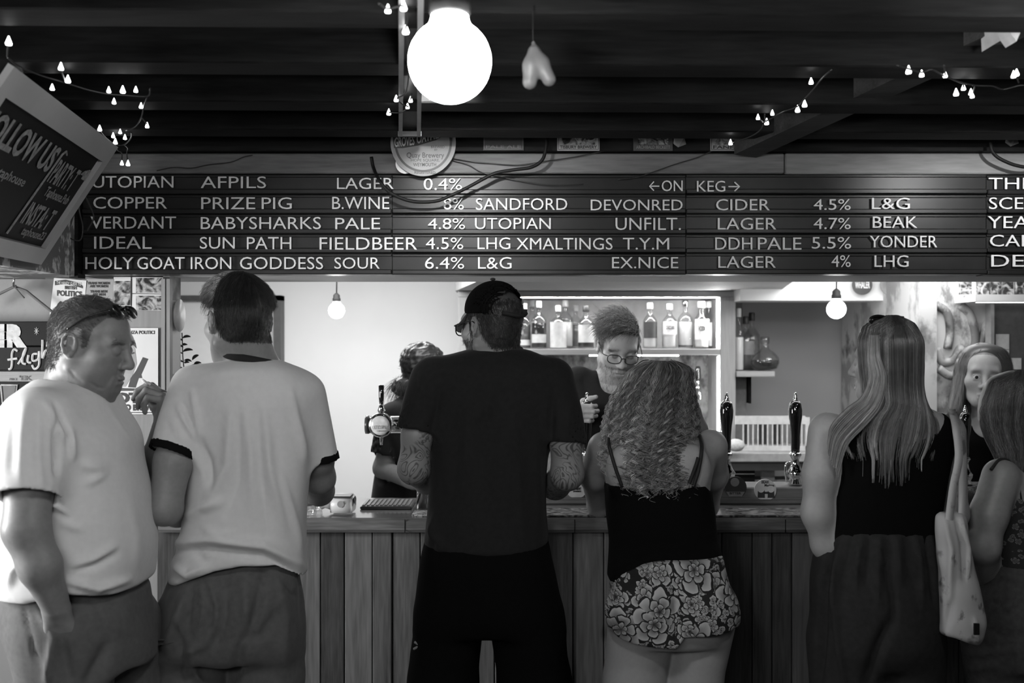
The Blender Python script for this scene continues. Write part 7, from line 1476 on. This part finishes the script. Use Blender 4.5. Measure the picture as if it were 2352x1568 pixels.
def woman_facing():
    D = 4.05; H = Head(P(2256, 864, D), 198, 2, 4, 1.0)
    vx = Vox((1.62, 3.8, 0), (2.3, 4.35, 1.75), .011, [fineb(H, .13)], .0034); H.build(vx, True, 'open', ears=False)
    vx.limb([H.w(0, -.03, -.03), P(2268, 970, 4.08)], [.052, .06], .03)
    vx.loft(prows([(955, 2225, 2315, .07, 4.1), (985, 2185, 2350, .09, 4.1), (1050, 2185, 2350, .11), (1200, 2195, 2340, .11), (1350, 2190, 2345, .13)], 4.1), .03)
    for sx, px in ((-1, 2195), (1, 2342)): e = P(px+sx*12, 1110, 4.08); w_ = P(px-sx*20, 1120, 4.07); vx.limb([P(px, 1000, 4.1), e, w_], [.052, .042, .027], .025); hand(vx, w_, V3(-sx*.6, -.4, 0), V3(0, 0, -1), .9)
    legs(vx, [P(2235, 1340, 4.1), P(2300, 1340, 4.1)], [V3(1.88, 4.1, .48), V3(2.0, 4.1, .48)], [V3(1.88, 4.12, .09), V3(2.0, 4.12, .09)])
    V, F = vx.mesh(); L = H.loc(V); t = H.tint(V, 1, .65, .42)
    b = person('woman with parted dark hair facing the viewer from behind the bar', V, F, SKINF, np.where(hmask(L, dz=.012), .45, t))
    for sx in (-1, 1):
        e = H.w(sx*.032, .0805, 0); MB().blob(e, .0134*1.02, 18, 12).build('eye', plain('eye_white', .6, .15), b, True)
        m = MB(); m.lathe([(.001, .0145), (.006, .0140), (.0068, .0128)], e, 18, H.R[1]); m.build('iris', plain('dark_iris', .02, .1), b, True)
    c = [(787, 2250, 2282, .03), (797, 2230, 2304, .07), (825, 2209, 2324, .10), (860, 2202, 2332, .105), (900, 2194, 2338, .10), (940, 2185, 2345, .085), (975, 2182, 2350, .06)]
    hr = [(Z(r[0], D), (X(r[1], D)+X(r[2], D))/2, D+.03, (X(r[2], D)-X(r[1], D))/2, r[3]) for r in c]
    A = np.array(sorted(hr)); hv = Vox((1.6, 3.8, 1.25), (2.4, 4.4, 1.75), .006); hv.loft([(z_, cx, cy, rx*.97, ry*.97) for z_, cx, cy, rx, ry in hr], .02, 2.2)
    hv.ell(H.w(0, .11, -.02), (.075, .12, .092), H.R, .010, 's'); hv.cone(H.w(0, .04, -.02), H.w(0, .06, -.25), .062, .075, .012, 's'); hv.cone(H.w(0, .09, .10), H.w(0, .06, .135), .010, .004, .01, 's')
    v, f = hv.mesh(); n = normals(v, f); s = fur(v, n, 4500, .036, lambda p: np.array([0, 0, -1.0])+H.R[0]*np.sign((p-H.c)@H.R[0])[:, None]*np.clip(((p-H.c)@H.R[2]-.05)*14, 0, 1.2)[:, None], .05, .0008, 7, 51, .1, (.5, 1.9), .5); jv = join([(v, f, .8), s]); mesh_obj('hair', *jv[:2], HAIRM, b, True, jv[2])
    rows = prows([(962, 2232, 2308, .06, 4.1), (972, 2205, 2332, .085, 4.1), (990, 2182, 2354, .11, 4.1), (1050, 2180, 2352, .125), (1200, 2188, 2346, .12), (1350, 2184, 2350, .135)], 4.1)
    tee('top', (1.58, 3.8, .75), (2.35, 4.4, 1.45), .010, rows, 4.1, b, DARKT, None, [(P(2195, 1000, 4.1), P(2188, 1080, 4.09), .062, .055), (P(2342, 1000, 4.1), P(2350, 1080, 4.09), .062, .055)], [(P(2268, 950, 4.06), P(2268, 975, 4.0), .055)])
    vx = Vox((1.6, 3.85, .05), (2.3, 4.35, .95), .013); vx.loft(prows([(1250, 2186, 2348, .13), (1340, 2184, 2350, .135), (1400, 2186, 2348, .13)], 4.1), .02); vx.limb([P(2232, 1380, 4.1), V3(1.88, 4.1, .48), V3(1.88, 4.11, .06)], [.09, .075, .065], .03); vx.limb([P(2302, 1380, 4.1), V3(2.0, 4.1, .48), V3(2.0, 4.11, .06)], [.09, .075, .065], .03); v, f = vx.mesh(1); mesh_obj('trousers', v, f, JEAN, b, True, np.ones(len(v)))
    shoe_pair(b, [(1.88, 4.12), (2.0, 4.12)], 180)

def gourd():
    D = 2.02; vx = Vox(P(1160, 230, D)-.02, P(1300, 70, D)+V3(.02, .02, .02), .003) if False else Vox(P(1180, 235, D)-V3(0, .06, 0), P(1300, 75, D)+V3(0, .06, 0), .003)
    s = D/FPX; vx.limb([P(1226, 118, D), P(1222, 150, D), P(1217, 188, D)], [11*s, 17*s, 17*s], .02); vx.limb([P(1228, 118, D), P(1244, 145, D), P(1261, 182, D)], [11*s, 16*s, 16*s], .012); vx.cone(P(1229, 112, D), P(1225, 98, D), 5.5*s, 4.5*s, .004)
    v, f = vx.mesh(2); o = mesh_obj('gourd', v, f, plain('pale_gourd_skin', .13, .5, var=.05), None, True); tag(o, 'pale forked gourd hanging from the joists right of the big globe bulb', 'gourd')
    m = MB().tube([P(1225, 98, D), P(1224, 96, D)+V3(0, 0, .01), V3(P(1224, 90, D)[0], D, 2.36)], .0008, 5); o2 = m.build('string', plain('dark_thread', .02, .7), o, True)
import os
gourd()
for fn in (man_white, man_ringer, man_cap, woman_curly, woman_tank, woman_right, barman, barmaid, woman_facing): fn()
